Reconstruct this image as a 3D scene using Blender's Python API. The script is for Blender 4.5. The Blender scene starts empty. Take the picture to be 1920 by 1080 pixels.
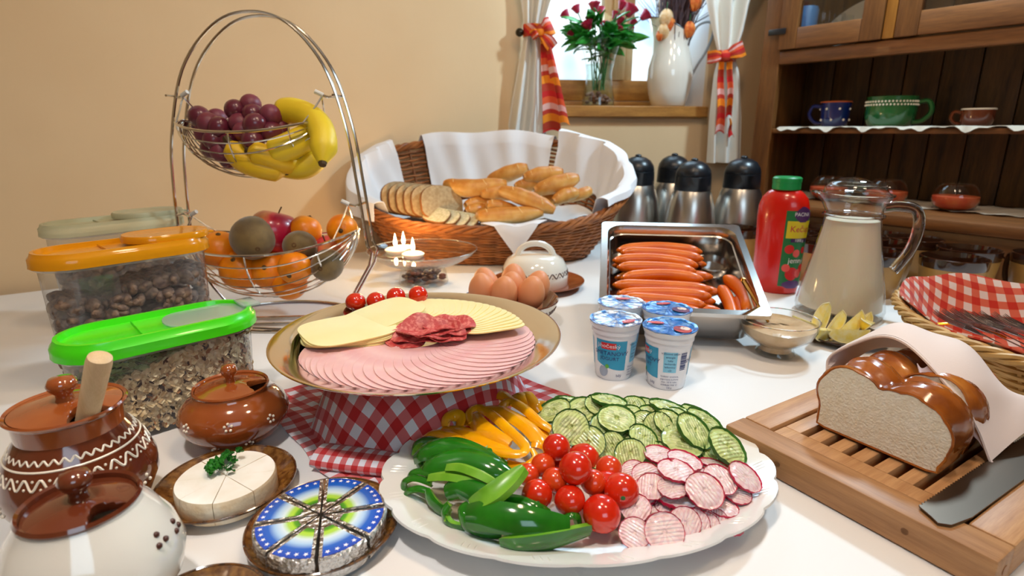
import bpy, bmesh, math, random
from mathutils import Vector, Matrix, noise
random.seed(7)
PI = math.pi
sc = bpy.context.scene
col = sc.collection

# ---------------------------------------------------------------- camera, world, light, exposure
FPX, CAMH = 1060.0, 0.32
TH = math.atan(295 / FPX)
CT, ST = math.cos(TH), math.sin(TH)
cam = bpy.data.cameras.new('camera')
cam.sensor_width = 36.0
cam.lens = FPX / 1920 * 36
cam.clip_start = 0.02
cam.dof.use_dof = True
cam.dof.focus_distance = 0.60
cam.dof.aperture_fstop = 7.0
camo = bpy.data.objects.new('camera', cam)
col.objects.link(camo)
camo.location = (0, 0, CAMH)
camo.rotation_euler = (PI / 2 - TH, 0, 0)
sc.camera = camo
sc.view_settings.view_transform = 'Standard'
sc.view_settings.look = 'None'
sc.view_settings.gamma = 1
sc.view_settings.use_curve_mapping = False
sc.view_settings.exposure = -0.17
sc.cycles.max_bounces = 10
sc.cycles.diffuse_bounces = 4
sc.cycles.glossy_bounces = 5
sc.cycles.transmission_bounces = 8
sc.cycles.transparent_max_bounces = 24
sc.cycles.caustics_reflective = False
sc.cycles.caustics_refractive = False
sc.cycles.use_denoising = True
sc.cycles.sample_clamp_indirect = 6

w = bpy.data.worlds.new('winter_sky')
sc.world = w
w.use_nodes = True
nt = w.node_tree
bg = nt.nodes['Background']
tc = nt.nodes.new('ShaderNodeTexCoord')
nz = nt.nodes.new('ShaderNodeTexNoise'); nz.inputs['Scale'].default_value = 9
cr = nt.nodes.new('ShaderNodeValToRGB')
cr.color_ramp.elements[0].position = 0.38; cr.color_ramp.elements[0].color = (0.42, 0.62, 0.85, 1)
cr.color_ramp.elements[1].position = 0.56; cr.color_ramp.elements[1].color = (0.86, 0.95, 1.0, 1)
nt.links.new(tc.outputs['Generated'], nz.inputs['Vector'])
nt.links.new(nz.outputs['Fac'], cr.inputs['Fac'])
nt.links.new(cr.outputs['Color'], bg.inputs['Color'])
bg.inputs['Strength'].default_value = 2.0

def area(name, loc, target, size, power, color, shape='DISK', sy=None):
    l = bpy.data.lights.new(name, 'AREA')
    l.shape = shape; l.size = size
    if sy: l.size_y = sy
    l.energy = power; l.color = color
    o = bpy.data.objects.new(name, l); col.objects.link(o)
    o.location = loc
    o.rotation_euler = (Vector(target) - Vector(loc)).to_track_quat('-Z', 'Y').to_euler()
    return o
area('daylight_lamp', (0.92, 1.33, 1.05), (-0.08, 0.85, 0.05), 0.13, 14.0, (0.60, 0.84, 1.0))
area('ceiling_lamp_warm', (0.15, 0.55, 1.5), (0.1, 0.9, 0), 0.2, 5.5, (1.0, 0.74, 0.50))
area('ceiling_lamp_warm', (0.65, 0.2, 1.5), (0.2, 0.8, 0), 0.2, 4.5, (1.0, 0.74, 0.50))
area('ceiling_lamp_warm', (-0.25, 0.0, 1.5), (-0.2, 0.7, 0.0), 0.2, 1.8, (1.0, 0.76, 0.52))
sl = area('added_foreground_fill', (-0.25, 0.10, 1.5), (-0.12, 0.42, 0), 0.12, 1.5, (1.0, 0.96, 0.92)); sl.data.spread = 1.1  # added fill without a known fitting, brightens the left foreground
area('window_daylight', (0.42, 1.95, 0.85), (0.1, 0.6, 0), 0.45, 6, (0.55, 0.8, 1.0), 'RECTANGLE', 0.5)
area('room_window', (0.5, -1.2, 1.0), (0.0, 0.8, 0.1), 0.9, 8, (0.6, 0.82, 1.0), 'RECTANGLE', 0.7)

# ---------------------------------------------------------------- helpers
def at(x, y, z=0.0):
    u = (x - 960) / FPX; v = (540 - y) / FPX
    t = (z - CAMH) / (-ST + v * CT)
    return Vector((u * t, (CT + v * ST) * t, z))

def atY(x, y, Y):
    u = (x - 960) / FPX; v = (540 - y) / FPX
    t = Y / (CT + v * ST)
    return Vector((u * t, Y, CAMH + t * (-ST + v * CT)))

class G:
    def __init__(s):
        s.v = []; s.f = []; s.m = []; s.uv = []
    def add(s, vs, fs, mi=0, uv=None):
        b = len(s.v)
        s.v += [tuple(p) for p in vs]
        s.uv += uv if uv else [(0, 0)] * len(vs)
        s.f += [tuple(i + b for i in f) for f in fs]
        s.m += [mi] * len(fs)
        return s
    def tube(s, pts, r, n=6, closed=False, mi=0, cap=True, flat=1.0):
        pts = [Vector(p) for p in pts]
        N = len(pts); rs = r if isinstance(r, (list, tuple)) else [r] * N
        vs = []; up = None
        for i, p in enumerate(pts):
            if closed: d = pts[(i + 1) % N] - pts[i - 1]
            else: d = pts[min(i + 1, N - 1)] - pts[max(i - 1, 0)]
            if d.length < 1e-9: d = Vector((0, 0, 1))
            d.normalize()
            if up is None:
                up = d.orthogonal().normalized() if abs(d.z) > .9 else Vector((0, 0, 1))
            a = (up - d * up.dot(d))
            if a.length < 1e-6: a = d.orthogonal()
            a.normalize(); up = a
            b = d.cross(a)
            for k in range(n):
                t = 2 * PI * k / n
                vs.append(p + a * (math.cos(t) * rs[i] * flat) + b * (math.sin(t) * rs[i]))
        fs = []
        for i in range(N if closed else N - 1):
            j = (i + 1) % N
            for k in range(n):
                l = (k + 1) % n
                fs.append((i * n + k, j * n + k, j * n + l, i * n + l))
        if cap and not closed:
            fs.append(tuple(range(n))[::-1]); fs.append(tuple((N - 1) * n + k for k in range(n)))
        return s.add([tuple(v) for v in vs], [f[::-1] for f in fs], mi)
    def lathe(s, prof, n=48, c=(0, 0, 0), mi=0, sx=1, sy=1, fn=None, arc=None):
        vs = []; fs = []; M = len(prof); full = arc is None
        steps = n if full else n + 1
        for i in range(steps):
            t = 2 * PI * i / n if full else arc[0] + (arc[1] - arc[0]) * i / n
            for (r, z) in prof:
                if fn: r, z = fn(r, z, t)
                vs.append((c[0] + r * sx * math.cos(t), c[1] + r * sy * math.sin(t), c[2] + z))
        for i in range(n):
            j = (i + 1) % n if full else i + 1
            for k in range(M - 1):
                q = [i * M + k, j * M + k, j * M + k + 1, i * M + k + 1]
                if prof[k][0] < 1e-7: q = [i * M + k, j * M + k + 1, i * M + k + 1]
                elif prof[k + 1][0] < 1e-7: q = [i * M + k, j * M + k, i * M + k + 1]
                fs.append(tuple(q))
        uv = []
        for i in range(steps):
            for k in range(M): uv.append((i / n, k / max(1, M - 1)))
        return s.add(vs, fs, mi, uv)
    def ball(s, c, r, nu=16, nv=10, mi=0, fn=None, M=None):
        if not isinstance(r, (tuple, list)): r = (r, r, r)
        vs = []; fs = []
        for j in range(nv + 1):
            ph = PI * j / nv - PI / 2
            for i in range(nu):
                t = 2 * PI * i / nu
                p = Vector((math.cos(t) * math.cos(ph), math.sin(t) * math.cos(ph), math.sin(ph)))
                if fn: p = fn(p)
                p = Vector((p.x * r[0], p.y * r[1], p.z * r[2]))
                if M: p = M @ p
                vs.append((c[0] + p.x, c[1] + p.y, c[2] + p.z))
        for j in range(nv):
            for i in range(nu):
                k = (i + 1) % nu
                a, b, d, e = j * nu + i, j * nu + k, (j + 1) * nu + k, (j + 1) * nu + i
                if j == 0: fs.append((a, d, e))
                elif j == nv - 1: fs.append((a, b, e))
                else: fs.append((a, b, d, e))
        return s.add(vs, fs, mi)
    def grid(s, fn, nu, nv, mi=0, uvs=1.0, closed=False, thick=0, mi2=None):
        """fn(u,v)->point; optional thickness gives a second skin"""
        P = [[Vector(fn(i / nu, j / nv)) for j in range(nv + 1)] for i in range(nu + (0 if closed else 1))]
        R = len(P); C = nv + 1
        vs = [P[i][j] for i in range(R) for j in range(C)]
        uv = [(i / nu * uvs, j / nv * uvs) for i in range(R) for j in range(C)]
        fs = []
        for i in range(nu):
            k = (i + 1) % R
            for j in range(nv): fs.append((i * C + j, k * C + j, k * C + j + 1, i * C + j + 1))
        if not thick: return s.add(vs, fs, mi, uv)
        nr = []
        for i in range(R):
            for j in range(C):
                a = P[(i + 1) % R if closed else min(i + 1, R - 1)][j] - P[i - 1 if closed else max(i - 1, 0)][j]
                b = P[i][min(j + 1, C - 1)] - P[i][max(j - 1, 0)]
                q = a.cross(b)
                nr.append(q.normalized() if q.length > 1e-12 else Vector((0, 0, 1)))
        vs2 = [v - m * thick for v, m in zip(vs, nr)]
        s.add(vs, fs, mi, uv)
        s.add(vs2, [f[::-1] for f in fs], mi if mi2 is None else mi2, uv)
        b1, b2 = len(s.v) - 2 * len(vs), len(s.v) - len(vs)
        ed = []
        for i in range(nu):
            k = (i + 1) % R
            ed += [(k * C, i * C), (i * C + C - 1, k * C + C - 1)]
        if not closed:
            for j in range(nv): ed += [(j, j + 1), ((R - 1) * C + j + 1, (R - 1) * C + j)]
        for a, b in ed:
            s.f.append((b1 + a, b2 + a, b2 + b, b1 + b)[::-1]); s.m.append(mi)
        return s
    def prism(s, out, z0, z1, mi=0, bev=0.0, mside=None):
        """closed outline (x,y) extruded, with a chamfer of bev at the top and bottom"""
        n = len(out)
        cx = sum(p[0] for p in out) / n; cy = sum(p[1] for p in out) / n
        def ins(d):
            r = []
            for i in range(n):
                a = Vector(out[i - 1]); b = Vector(out[i]); c = Vector(out[(i + 1) % n])
                t = (c - a); 
                if t.length < 1e-9: r.append((b.x, b.y)); continue
                t.normalize(); nn = Vector((-t.y, t.x))
                if nn.dot(Vector((cx, cy)) - b) < 0: nn = -nn
                q = b + nn * d; r.append((q.x, q.y))
            return r
        rings = [(out, z0), (out, z1)] if bev <= 0 else [(ins(bev), z0), (out, z0 + bev), (out, z1 - bev), (ins(bev), z1)]
        vs = [(p[0], p[1], z) for o, z in rings for p in o]
        K = len(rings)
        sides = [(k * n + i, k * n + (i + 1) % n, (k + 1) * n + (i + 1) % n, (k + 1) * n + i) for k in range(K - 1) for i in range(n)]
        s.add(vs, sides, mi if mside is None else mside)
        b = len(s.v) - len(vs)
        s.f += [tuple(b + i for i in range(n))[::-1], tuple(b + (K - 1) * n + i for i in range(n))]
        s.m += [mi, mi]
        return s
    def box(s, x0, x1, y0, y1, z0, z1, mi=0, bev=0.0):
        return s.prism([(x0, y0), (x1, y0), (x1, y1), (x0, y1)], z0, z1, mi, 0) if bev <= 0 else s.bbox(x0, x1, y0, y1, z0, z1, mi, bev)
    def bbox(s, x0, x1, y0, y1, z0, z1, mi, b):
        bm = bmesh.new(); bmesh.ops.create_cube(bm, size=1)
        for v in bm.verts:
            v.co = Vector(((x0 + x1) / 2 + v.co.x * (x1 - x0), (y0 + y1) / 2 + v.co.y * (y1 - y0), (z0 + z1) / 2 + v.co.z * (z1 - z0)))
        bmesh.ops.bevel(bm, geom=bm.edges[:], offset=b, segments=2, affect='EDGES', profile=.5)
        bm.verts.index_update()
        s.add([v.co[:] for v in bm.verts], [tuple(v.index for v in f.verts) for f in bm.faces], mi)
        bm.free(); return s
    def xf(s, M, start=0):
        for i in range(start, len(s.v)): s.v[i] = tuple(M @ Vector(s.v[i]))
        return s
    def warp(s, fn, start=0):
        for i in range(start, len(s.v)): s.v[i] = tuple(fn(Vector(s.v[i])))
        return s
    def mesh(s, name, mats, smooth=True, ang=40):
        me = bpy.data.meshes.new(name)
        me.from_pydata(s.v, [], s.f)
        for m in (mats if isinstance(mats, (list, tuple)) else [mats]): me.materials.append(m)
        me.polygons.foreach_set('material_index', s.m)
        uvl = me.uv_layers.new(name='UVMap')
        idx = [0] * len(me.loops); me.loops.foreach_get('vertex_index', idx)
        flat = []
        for i in idx: flat += s.uv[i]
        uvl.data.foreach_set('uv', flat)
        if smooth:
            me.polygons.foreach_set('use_smooth', [True] * len(me.polygons))
            me.update()
            me.set_sharp_from_angle(angle=math.radians(ang))
        me.update()
        return me
    def obj(s, name, mats, parent=None, loc=None, smooth=True, ang=40, rot=None):
        o = bpy.data.objects.new(name, s.mesh(name, mats, smooth, ang))
        col.objects.link(o)
        if parent: o.parent = parent
        if loc is not None: o.location = loc
        if rot is not None: o.rotation_euler = rot
        return o

def tag(o, label, cat, group=None, kind=None):
    o['label'] = label
    o['category'] = cat
    if group: o['group'] = group
    if kind: o['kind'] = kind
    return o
def struct(o):
    o['kind'] = 'structure'; return o
def stuff(o):
    o['kind'] = 'stuff'; return o
def thing(name, label, cat, loc=(0, 0, 0), rot=(0, 0, 0), group=None):
    o = bpy.data.objects.new(name, None); col.objects.link(o)
    o.empty_display_size = .02
    o.location = loc; o.rotation_euler = rot
    return tag(o, label, cat, group)
def dup(root, loc=None, rot=None, label=None, group=None, scale=None):
    def cp(o, par):
        c = o.copy(); col.objects.link(c)
        if par: c.parent = par
        for ch in o.children: cp(ch, c)
        return c
    r = cp(root, None)
    if loc is not None: r.location = loc
    if rot is not None: r.rotation_euler = rot
    if scale is not None: r.scale = scale
    if label: r['label'] = label
    if group: r['group'] = group
    return r
def place(o, loc, rot=(0, 0, 0), M=None):
    if M is not None: o.matrix_world = M
    else: o.location = loc; o.rotation_euler = rot
    return o
def smooth_pts(P, n=6, closed=False):
    P = [Vector(p) for p in P]; N = len(P); out = []
    R = range(N) if closed else range(N - 1)
    for i in R:
        a = P[(i - 1) % N] if closed or i > 0 else P[0] * 2 - P[1]
        b = P[i]; c = P[(i + 1) % N]
        d = P[(i + 2) % N] if closed or i + 2 < N else P[-1] * 2 - P[-2]
        for k in range(n):
            t = k / n
            out.append(.5 * ((2 * b) + (c - a) * t + (2 * a - 5 * b + 4 * c - d) * t * t + (3 * b - a - 3 * c + d) * t ** 3))
    if not closed: out.append(P[-1])
    return out
def lerp(a, b, t): return a + (b - a) * t
def interp(tab, x):
    if x <= tab[0][0]: return tab[0][1]
    for (a, va), (b, vb) in zip(tab, tab[1:]):
        if x <= b: return va + (vb - va) * (x - a) / (b - a)
    return tab[-1][1]

# ---------------------------------------------------------------- materials
def hexc(r, g, b):
    f = lambda c: (c / 255 / 12.92) if c / 255 <= .04045 else ((c / 255 + .055) / 1.055) ** 2.4
    return (f(r), f(g), f(b), 1)
class NT:
    def __init__(s, name):
        s.mat = bpy.data.materials.new(name); s.mat.use_nodes = True
        s.t = s.mat.node_tree; s.b = s.t.nodes['Principled BSDF']; s.out = s.t.nodes['Material Output']
    def n(s, typ, **kw):
        x = s.t.nodes.new('ShaderNode' + typ)
        for k, v in kw.items():
            if hasattr(x, k): setattr(x, k, v)
        return x
    def l(s, a, b): s.t.links.new(a, b)
    def val(s, name, v): s.b.inputs[name].default_value = v
    def math(s, op, a, b=None, c=None):
        x = s.n('Math'); x.operation = op
        for i, q in enumerate((a, b, c)):
            if q is None: continue
            if isinstance(q, (int, float)): x.inputs[i].default_value = q
            else: s.l(q, x.inputs[i])
        return x.outputs[0]
    def mix(s, f, a, b):
        x = s.n('Mix'); x.data_type = 'RGBA'
        for i, q in ((0, f), (6, a), (7, b)):
            if isinstance(q, (int, float, tuple)): x.inputs[i].default_value = q
            else: s.l(q, x.inputs[i])
        return x.outputs[2]
    def noise(s, scale, detail=3, coord='Object', rough=.5, stretch=None):
        tc = s.n('TexCoord'); z = s.n('TexNoise')
        z.inputs['Scale'].default_value = scale; z.inputs['Detail'].default_value = detail; z.inputs['Roughness'].default_value = rough
        if stretch:
            mp = s.n('Mapping'); mp.inputs['Scale'].default_value = stretch
            s.l(tc.outputs[coord], mp.inputs[0]); s.l(mp.outputs[0], z.inputs['Vector'])
        else: s.l(tc.outputs[coord], z.inputs['Vector'])
        return z.outputs['Fac']
    def ramp(s, f, stops):
        r = s.n('ValToRGB'); e = r.color_ramp.elements
        e[0].position, e[0].color = stops[0]; e[1].position, e[1].color = stops[-1]
        for p, c in stops[1:-1]:
            q = e.new(p); q.color = c
        s.l(f, r.inputs[0]); return r.outputs[0]
    def color(s, c):
        if isinstance(c, tuple): s.b.inputs['Base Color'].default_value = c
        else: s.l(c, s.b.inputs['Base Color'])
    def bump(s, h, strength=.3, dist=.001):
        b = s.n('Bump'); b.inputs['Strength'].default_value = strength; b.inputs['Distance'].default_value = dist
        s.l(h, b.inputs['Height']); s.l(b.outputs[0], s.b.inputs['Normal'])

def M_(name, c, rough=.5, metal=0, c2=None, ns=20, stops=(.35, .65), bump=None, coat=0, sss=0, spec=None, stretch=None, sheen=0, detail=3):
    m = NT(name)
    m.val('Roughness', rough); m.val('Metallic', metal)
    if spec is not None: m.val('Specular IOR Level', spec)
    if coat: m.val('Coat Weight', coat); m.val('Coat Roughness', .05)
    if sss: m.val('Subsurface Weight', sss); m.val('Subsurface Radius', (.01, .004, .002)); m.val('Subsurface Scale', 1.0)
    if sheen: m.val('Sheen Weight', sheen)
    if c2: m.color(m.ramp(m.noise(ns, detail, stretch=stretch), [(stops[0], c), (stops[1], c2)]))
    else: m.color(c)
    if bump: m.bump(m.noise(bump[0], 4, stretch=bump[3] if len(bump) > 3 else None), bump[1], bump[2] if len(bump) > 2 else .001)
    return m.mat
def wood(name, c1, c2, axis='X', scale=6, rough=.45, fine=60):
    m = NT(name)
    st = {'X': (1, 12, 12), 'Y': (12, 1, 12), 'Z': (12, 12, 1)}[axis]
    f = m.noise(scale, 5, stretch=st, rough=.6)
    g = m.noise(fine, 3, stretch=tuple(q if q > 1 else .6 for q in st))
    mixed = m.math('ADD', m.math('MULTIPLY', f, .7), m.math('MULTIPLY', g, .3))
    m.color(m.ramp(mixed, [(.36, c1), (.62, c2)]))
    m.val('Roughness', rough); m.bump(g, .12, .0006)
    return m.mat
def thin_glass(name, tint=(1, 1, 1, 1), frost=0.0, fcol=(1, 1, 1, 1), gloss=.0, fres=1.45, refl=1.0):
    """thin clear sheet: what is behind shows through straight, edges reflect more"""
    m = NT(name); t = m.t
    tr = m.n('BsdfTransparent'); tr.inputs[0].default_value = tint
    gl = m.n('BsdfGlossy'); gl.inputs['Roughness'].default_value = gloss
    fr = m.n('LayerWeight'); k0 = ((fres - 1) / (fres + 1)) ** 2
    fz = m.math('ADD', m.math('MULTIPLY', m.math('POWER', fr.outputs['Facing'], 4.0), 1 - k0), k0 * 1.6)
    base = tr.outputs[0]
    if frost:
        df = m.n('BsdfDiffuse'); df.inputs[0].default_value = fcol
        tl = m.n('BsdfTranslucent'); tl.inputs[0].default_value = fcol
        a = m.n('MixShader'); m.l(df.outputs[0], a.inputs[1]); m.l(tl.outputs[0], a.inputs[2])
        b = m.n('MixShader'); b.inputs[0].default_value = frost
        m.l(base, b.inputs[1]); m.l(a.outputs[0], b.inputs[2]); base = b.outputs[0]
    mx = m.n('MixShader')
    m.l(m.math('MULTIPLY', fz, refl), mx.inputs[0]); m.l(base, mx.inputs[1]); m.l(gl.outputs[0], mx.inputs[2])
    m.l(mx.outputs[0], m.out.inputs[0])
    return m.mat
def gingham(name, red, pink, white, scale, rough=.85):
    """square check woven from two sets of stripes, in cloth (UV) coordinates"""
    m = NT(name)
    tc = m.n('TexCoord'); sp = m.n('SeparateXYZ'); m.l(tc.outputs['UV'], sp.inputs[0])
    a = m.math('GREATER_THAN', m.math('FRACT', m.math('MULTIPLY', sp.outputs[0], scale)), .5)
    b = m.math('GREATER_THAN', m.math('FRACT', m.math('MULTIPLY', sp.outputs[1], scale)), .5)
    ab = m.math('MULTIPLY', m.math('ADD', a, b), .5)
    m.color(m.ramp(ab, [(.0, white), (.5, pink), (1.0, red)]))
    m.t.nodes[-1]
    for r in m.t.nodes:
        if r.type == 'VALTORGB': r.color_ramp.interpolation = 'CONSTANT'; r.color_ramp.elements[1].position = .3; r.color_ramp.elements[2].position = .8
    m.val('Roughness', rough); m.val('Sheen Weight', .2)
    m.bump(m.noise(900, 2), .25, .0004)
    return m.mat

W_ = hexc(240, 240, 238)
CREAM_WALL = M_('cream_wall_paint', hexc(230, 200, 158), .8, c2=hexc(225, 193, 150), ns=3, bump=(40, .12, .003))
CEIL = M_('ceiling_white', hexc(240, 232, 220), .85)
FLOORM = wood('floor_wood', hexc(130, 90, 55), hexc(165, 120, 78), 'X')
LINEN = M_('white_table_linen', hexc(235, 233, 232), .75, c2=hexc(226, 224, 224), ns=3, bump=(1400, .08, .0003), sheen=.1)
NAPKIN = M_('white_napkin_cotton', hexc(238, 238, 242), .85, bump=(700, .25, .0005), sheen=.2)
CURTAIN = M_('curtain_cotton', hexc(235, 232, 224), .85, bump=(300, .15, .0006), sheen=.2)
PEACHCLOTH = M_('unbleached_napkin', hexc(232, 216, 210), .85, bump=(800, .2, .0004))
PINE = wood('sill_pine', hexc(150, 98, 38), hexc(186, 130, 58), 'X', 5)
PINEV = wood('sash_pine', hexc(196, 160, 110), hexc(214, 184, 140), 'Z', 5)
DWOOD = wood('hutch_wood', hexc(98, 58, 24), hexc(140, 88, 42), 'X', 5, .5)
DWOODV = wood('hutch_wood_upright', hexc(96, 58, 24), hexc(136, 88, 42), 'Z', 5, .5)
BACKW = wood('hutch_back_wood', hexc(56, 36, 17), hexc(110, 74, 34), 'Z', 4, .55)
OAK = wood('board_beech', hexc(152, 106, 66), hexc(184, 136, 90), 'X', 9, .5, 90)
OAKY = wood('board_beech_cross', hexc(170, 120, 76), hexc(200, 152, 104), 'Y', 9, .5, 90)
OAKD = wood('board_slat_wood', hexc(150, 98, 58), hexc(186, 134, 88), 'X', 9, .45, 90)
CHROME = M_('chrome', hexc(225, 222, 215), .12, 1)
STEEL = M_('brushed_steel', hexc(205, 203, 198), .28, 1, bump=(300, .05, .0003, (1, 1, .05)))
STEELP = M_('pan_steel', hexc(200, 198, 196), .2, 1)
SILVER = M_('silver_platter', hexc(238, 232, 222), .1, 1)
BLACKP = M_('black_plastic', hexc(22, 26, 32), .32)
BROWNG = M_('brown_glaze', hexc(160, 84, 38), .12, c2=hexc(142, 66, 26), ns=25, coat=1, stops=(.3, .7))
DBROWNG = M_('dark_brown_glaze', hexc(108, 50, 28), .12, c2=hexc(90, 38, 20), ns=12, coat=1)
WHITEG = M_('white_glaze', hexc(236, 230, 218), .1, coat=1)
PORCEL = M_('porcelain', hexc(238, 236, 232), .12, coat=1)
SLIP = M_('white_slip', hexc(240, 228, 208), .3)
DARKSLIP = M_('brown_slip', hexc(72, 32, 18), .3)
MOTTLE = M_('mottled_brown_glaze', hexc(92, 54, 18), .15, c2=hexc(150, 104, 48), ns=160, stops=(.35, .7), coat=1)
MOTTLED = M_('mottled_rim_glaze', hexc(60, 34, 14), .15, c2=hexc(110, 68, 26), ns=200, coat=1)
CLEAR = thin_glass('clear_glass', (.97, .985, .98, 1))
PLASTIC = thin_glass('clear_container_plastic', (.93, .95, .97, 1), .08, (.85, .86, .9, 1), .12)
# ---------------------------------------------------------------- the room
FLZ, CEZ = -.72, 1.62
LW0 = Vector((.04, 1.86, 0)); LWD = Vector((-.826, -.563, 0)).normalized()     # left wall runs from the corner towards the camera
WWD = Vector((.988, .153, 0)).normalized()                                    # window wall
RD = Vector((.622, -.783, 0)).normalized()                                    # cupboard wall, towards the camera
RN = Vector((.783, .622, 0)).normalized()                                     # into the cupboard wall
HO = Vector((.70, 1.67, 0))                                                   # front left corner of the cupboard base
def wall_slab(name, a, b, out, z0=FLZ, z1=CEZ, th=.12, mat=None):
    a = Vector(a); b = Vector(b); out = Vector(out).normalized() * th
    P = [(a.x, a.y), (b.x, b.y), (b.x + out.x, b.y + out.y), (a.x + out.x, a.y + out.y)]
    g = G(); g.prism(P, z0, z1); return struct(g.obj(name, mat or CREAM_WALL, smooth=False))
lwE = LW0 + LWD * 3.4
wall_slab('wall_left', LW0 + LWD * -.0, lwE, (-.563, .826, 0))
rw_c = HO + RN * .40
k = ((rw_c - LW0).dot(RN)) / WWD.dot(RN)
WC = LW0 + WWD * k                                                             # corner of window wall and cupboard wall
rwE = WC + RD * 3.3
wall_slab('wall_right', WC, rwE, RN)
fl = lwE + Vector((.55, -.83, 0)) * 2.2
fr = rwE + Vector((-.55, -.5, 0)) * 1.3
wall_slab('wall_rear', lwE, fl, (-1, -.6, 0))
wall_slab('wall_front', fl, fr, (0, -1, 0))
wall_slab('wall_side', fr, rwE, (1, -.5, 0))
poly = [LW0, WC, rwE, fr, fl, lwE]
g = G(); g.prism([(p.x * 1.05, p.y * 1.08) for p in poly], FLZ - .05, FLZ); struct(g.obj('floor', FLOORM, smooth=False))
g = G(); g.prism([(p.x * 1.05, p.y * 1.08) for p in poly], CEZ, CEZ + .05); struct(g.obj('ceiling', CEIL, smooth=False))

# window wall in its own frame: s along the wall, d outwards, z up
WN = Vector((-WWD.y, WWD.x, 0))
def WP(s, d, z):
    p = LW0 + WWD * s + WN * d; return (p.x, p.y, z)
def s_of_px(x, d=0.0):
    dr = Vector(((x - 960) / FPX, 0, 0)); lo, hi = -1.0, 2.0
    for _ in range(50):
        m = (lo + hi) / 2; P = Vector(WP(m, d, .4)); zc = P.y * CT - (P.z - CAMH) * ST
        if P.x / zc < dr.x: lo = m
        else: hi = m
    return lo
def z_of_py(y, s, d=0.0):
    P = Vector(WP(s, d, 0)); v = (540 - y) / FPX
    t = P.y / (CT + v * ST); return CAMH + t * (-ST + v * CT)
SL = s_of_px(1003); SR = s_of_px(1322)
SILZ = z_of_py(199, (SL + SR) / 2)
SILB = z_of_py(220, (SL + SR) / 2)
BL = SL + .02; BR = s_of_px(1238, .2)                                          # splayed reveal, .2 deep
WTOP = 1.25
L_ = (WC - LW0).length
g = G()
def wbox(s0, s1, z0, z1, d0=0, d1=.22):
    P = [WP(s0, d0, 0), WP(s1, d0, 0), WP(s1, d1, 0), WP(s0, d1, 0)]
    g.prism([(p[0], p[1]) for p in P], z0, z1)
wbox(-.05, SL, FLZ, CEZ); wbox(SL, SR, FLZ, SILB + .004); wbox(SL, SR, WTOP, CEZ)
P = [WP(SR, 0, 0), WP(L_ + .05, 0, 0), WP(L_ + .05, .22, 0), WP(BR, .22, 0)]
g.prism([(p[0], p[1]) for p in P], FLZ, CEZ)
struct(g.obj('wall_back', CREAM_WALL, smooth=False))
# whitewashed reveal faces
g = G()
g.add([WP(SR - .001, .004, SILZ), WP(BR - .001, .2, SILZ), WP(BR - .001, .2, WTOP), WP(SR - .001, .004, WTOP),
       WP(SR + .003, .004, SILZ), WP(BR + .003, .2, SILZ), WP(BR + .003, .2, WTOP), WP(SR + .003, .004, WTOP)],
      [(0, 1, 2, 3), (7, 6, 5, 4), (0, 3, 7, 4), (1, 5, 6, 2)])
struct(g.obj('trim_1', M_('reveal_whitewash', hexc(232, 228, 226), .8), smooth=False))
g = G(); wb = len(g.v)
P = [WP(SL + .012, -.028, 0), WP(SR - .002, -.028, 0), WP(SR - .002, .0, 0), WP(BR, .2, 0), WP(SL + .012, .2, 0)]
g.prism([(p[0], p[1]) for p in P], SILB, SILZ, bev=.003)
struct(g.obj('trim_2', PINE, smooth=False)); bpy.data.objects['trim_2']['label'] = 'pine window sill board'
# window: frame, two sashes, panes
def wpart(name, s0, s1, z0, z1, d0, d1, mat, par, bev=.002):
    g = G(); g.bbox(s0, s1, d0, d1, z0, z1, 0, bev)
    g.warp(lambda p: WP(p.x, p.y, p.z))
    return g.obj(name, mat, par, ang=30)
win = bpy.data.objects.new('window_1', None); col.objects.link(win); struct(win)
ZF = z_of_py(190, .3, .2); ZG = z_of_py(152, .3, .2)
wpart('lower_rail', BL, BR, SILZ, ZF - .002, .15, .21, PINE, win)
wpart('sash_rail', BL, BR, ZF, ZG, .16, .21, PINE, win)
sm0 = s_of_px(1136, .2); sm1 = s_of_px(1160, .2)
for a, b in ((BL, BL + .03), (BR - .03, BR), (sm0 - .03, sm0), (sm1, sm1 + .03)):
    wpart('stile', a, b, ZG, WTOP - .04, .165, .205, PINEV, win)
wpart('mullion', sm0, sm1, ZG, WTOP, .155, .21, PINEV, win)
wpart('head_rail', BL, BR, WTOP - .05, WTOP, .155, .215, PINE, win)
for a, b in ((BL + .03, sm0 - .03), (sm1 + .03, BR - .03)):
    wpart('pane', a, b, ZG, WTOP - .05, .184, .188, CLEAR, win, .001)

# ---------------------------------------------------------------- curtains with gingham tie bows
YEL = gingham('orange_check_ribbon', hexc(178, 20, 24), hexc(222, 84, 40), hexc(236, 140, 20), 1.0)
m = NT('madras_ribbon')
tcn = m.n('TexCoord'); sp = m.n('SeparateXYZ'); m.l(tcn.outputs['UV'], sp.inputs[0])
rA = m.n('ValToRGB'); rA.color_ramp.interpolation = 'CONSTANT'
cols = [(0, hexc(236, 150, 24)), (.2, hexc(176, 60, 36)), (.4, hexc(196, 24, 30)), (.55, hexc(222, 96, 50)), (.72, hexc(226, 190, 196)), (.88, hexc(190, 60, 44))]
rA.color_ramp.elements[0].color = cols[0][1]; rA.color_ramp.elements[1].position = cols[-1][0]; rA.color_ramp.elements[1].color = cols[-1][1]
for p_, c_ in cols[1:-1]:
    e_ = rA.color_ramp.elements.new(p_); e_.color = c_
m.l(m.math('FRACT', sp.outputs[1]), rA.inputs[0])
rB = m.n('ValToRGB'); rB.color_ramp.interpolation = 'CONSTANT'
rB.color_ramp.elements[0].color = (1, .86, .7, 1); rB.color_ramp.elements[1].position = .5; rB.color_ramp.elements[1].color = (1, .62, .5, 1)
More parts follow.
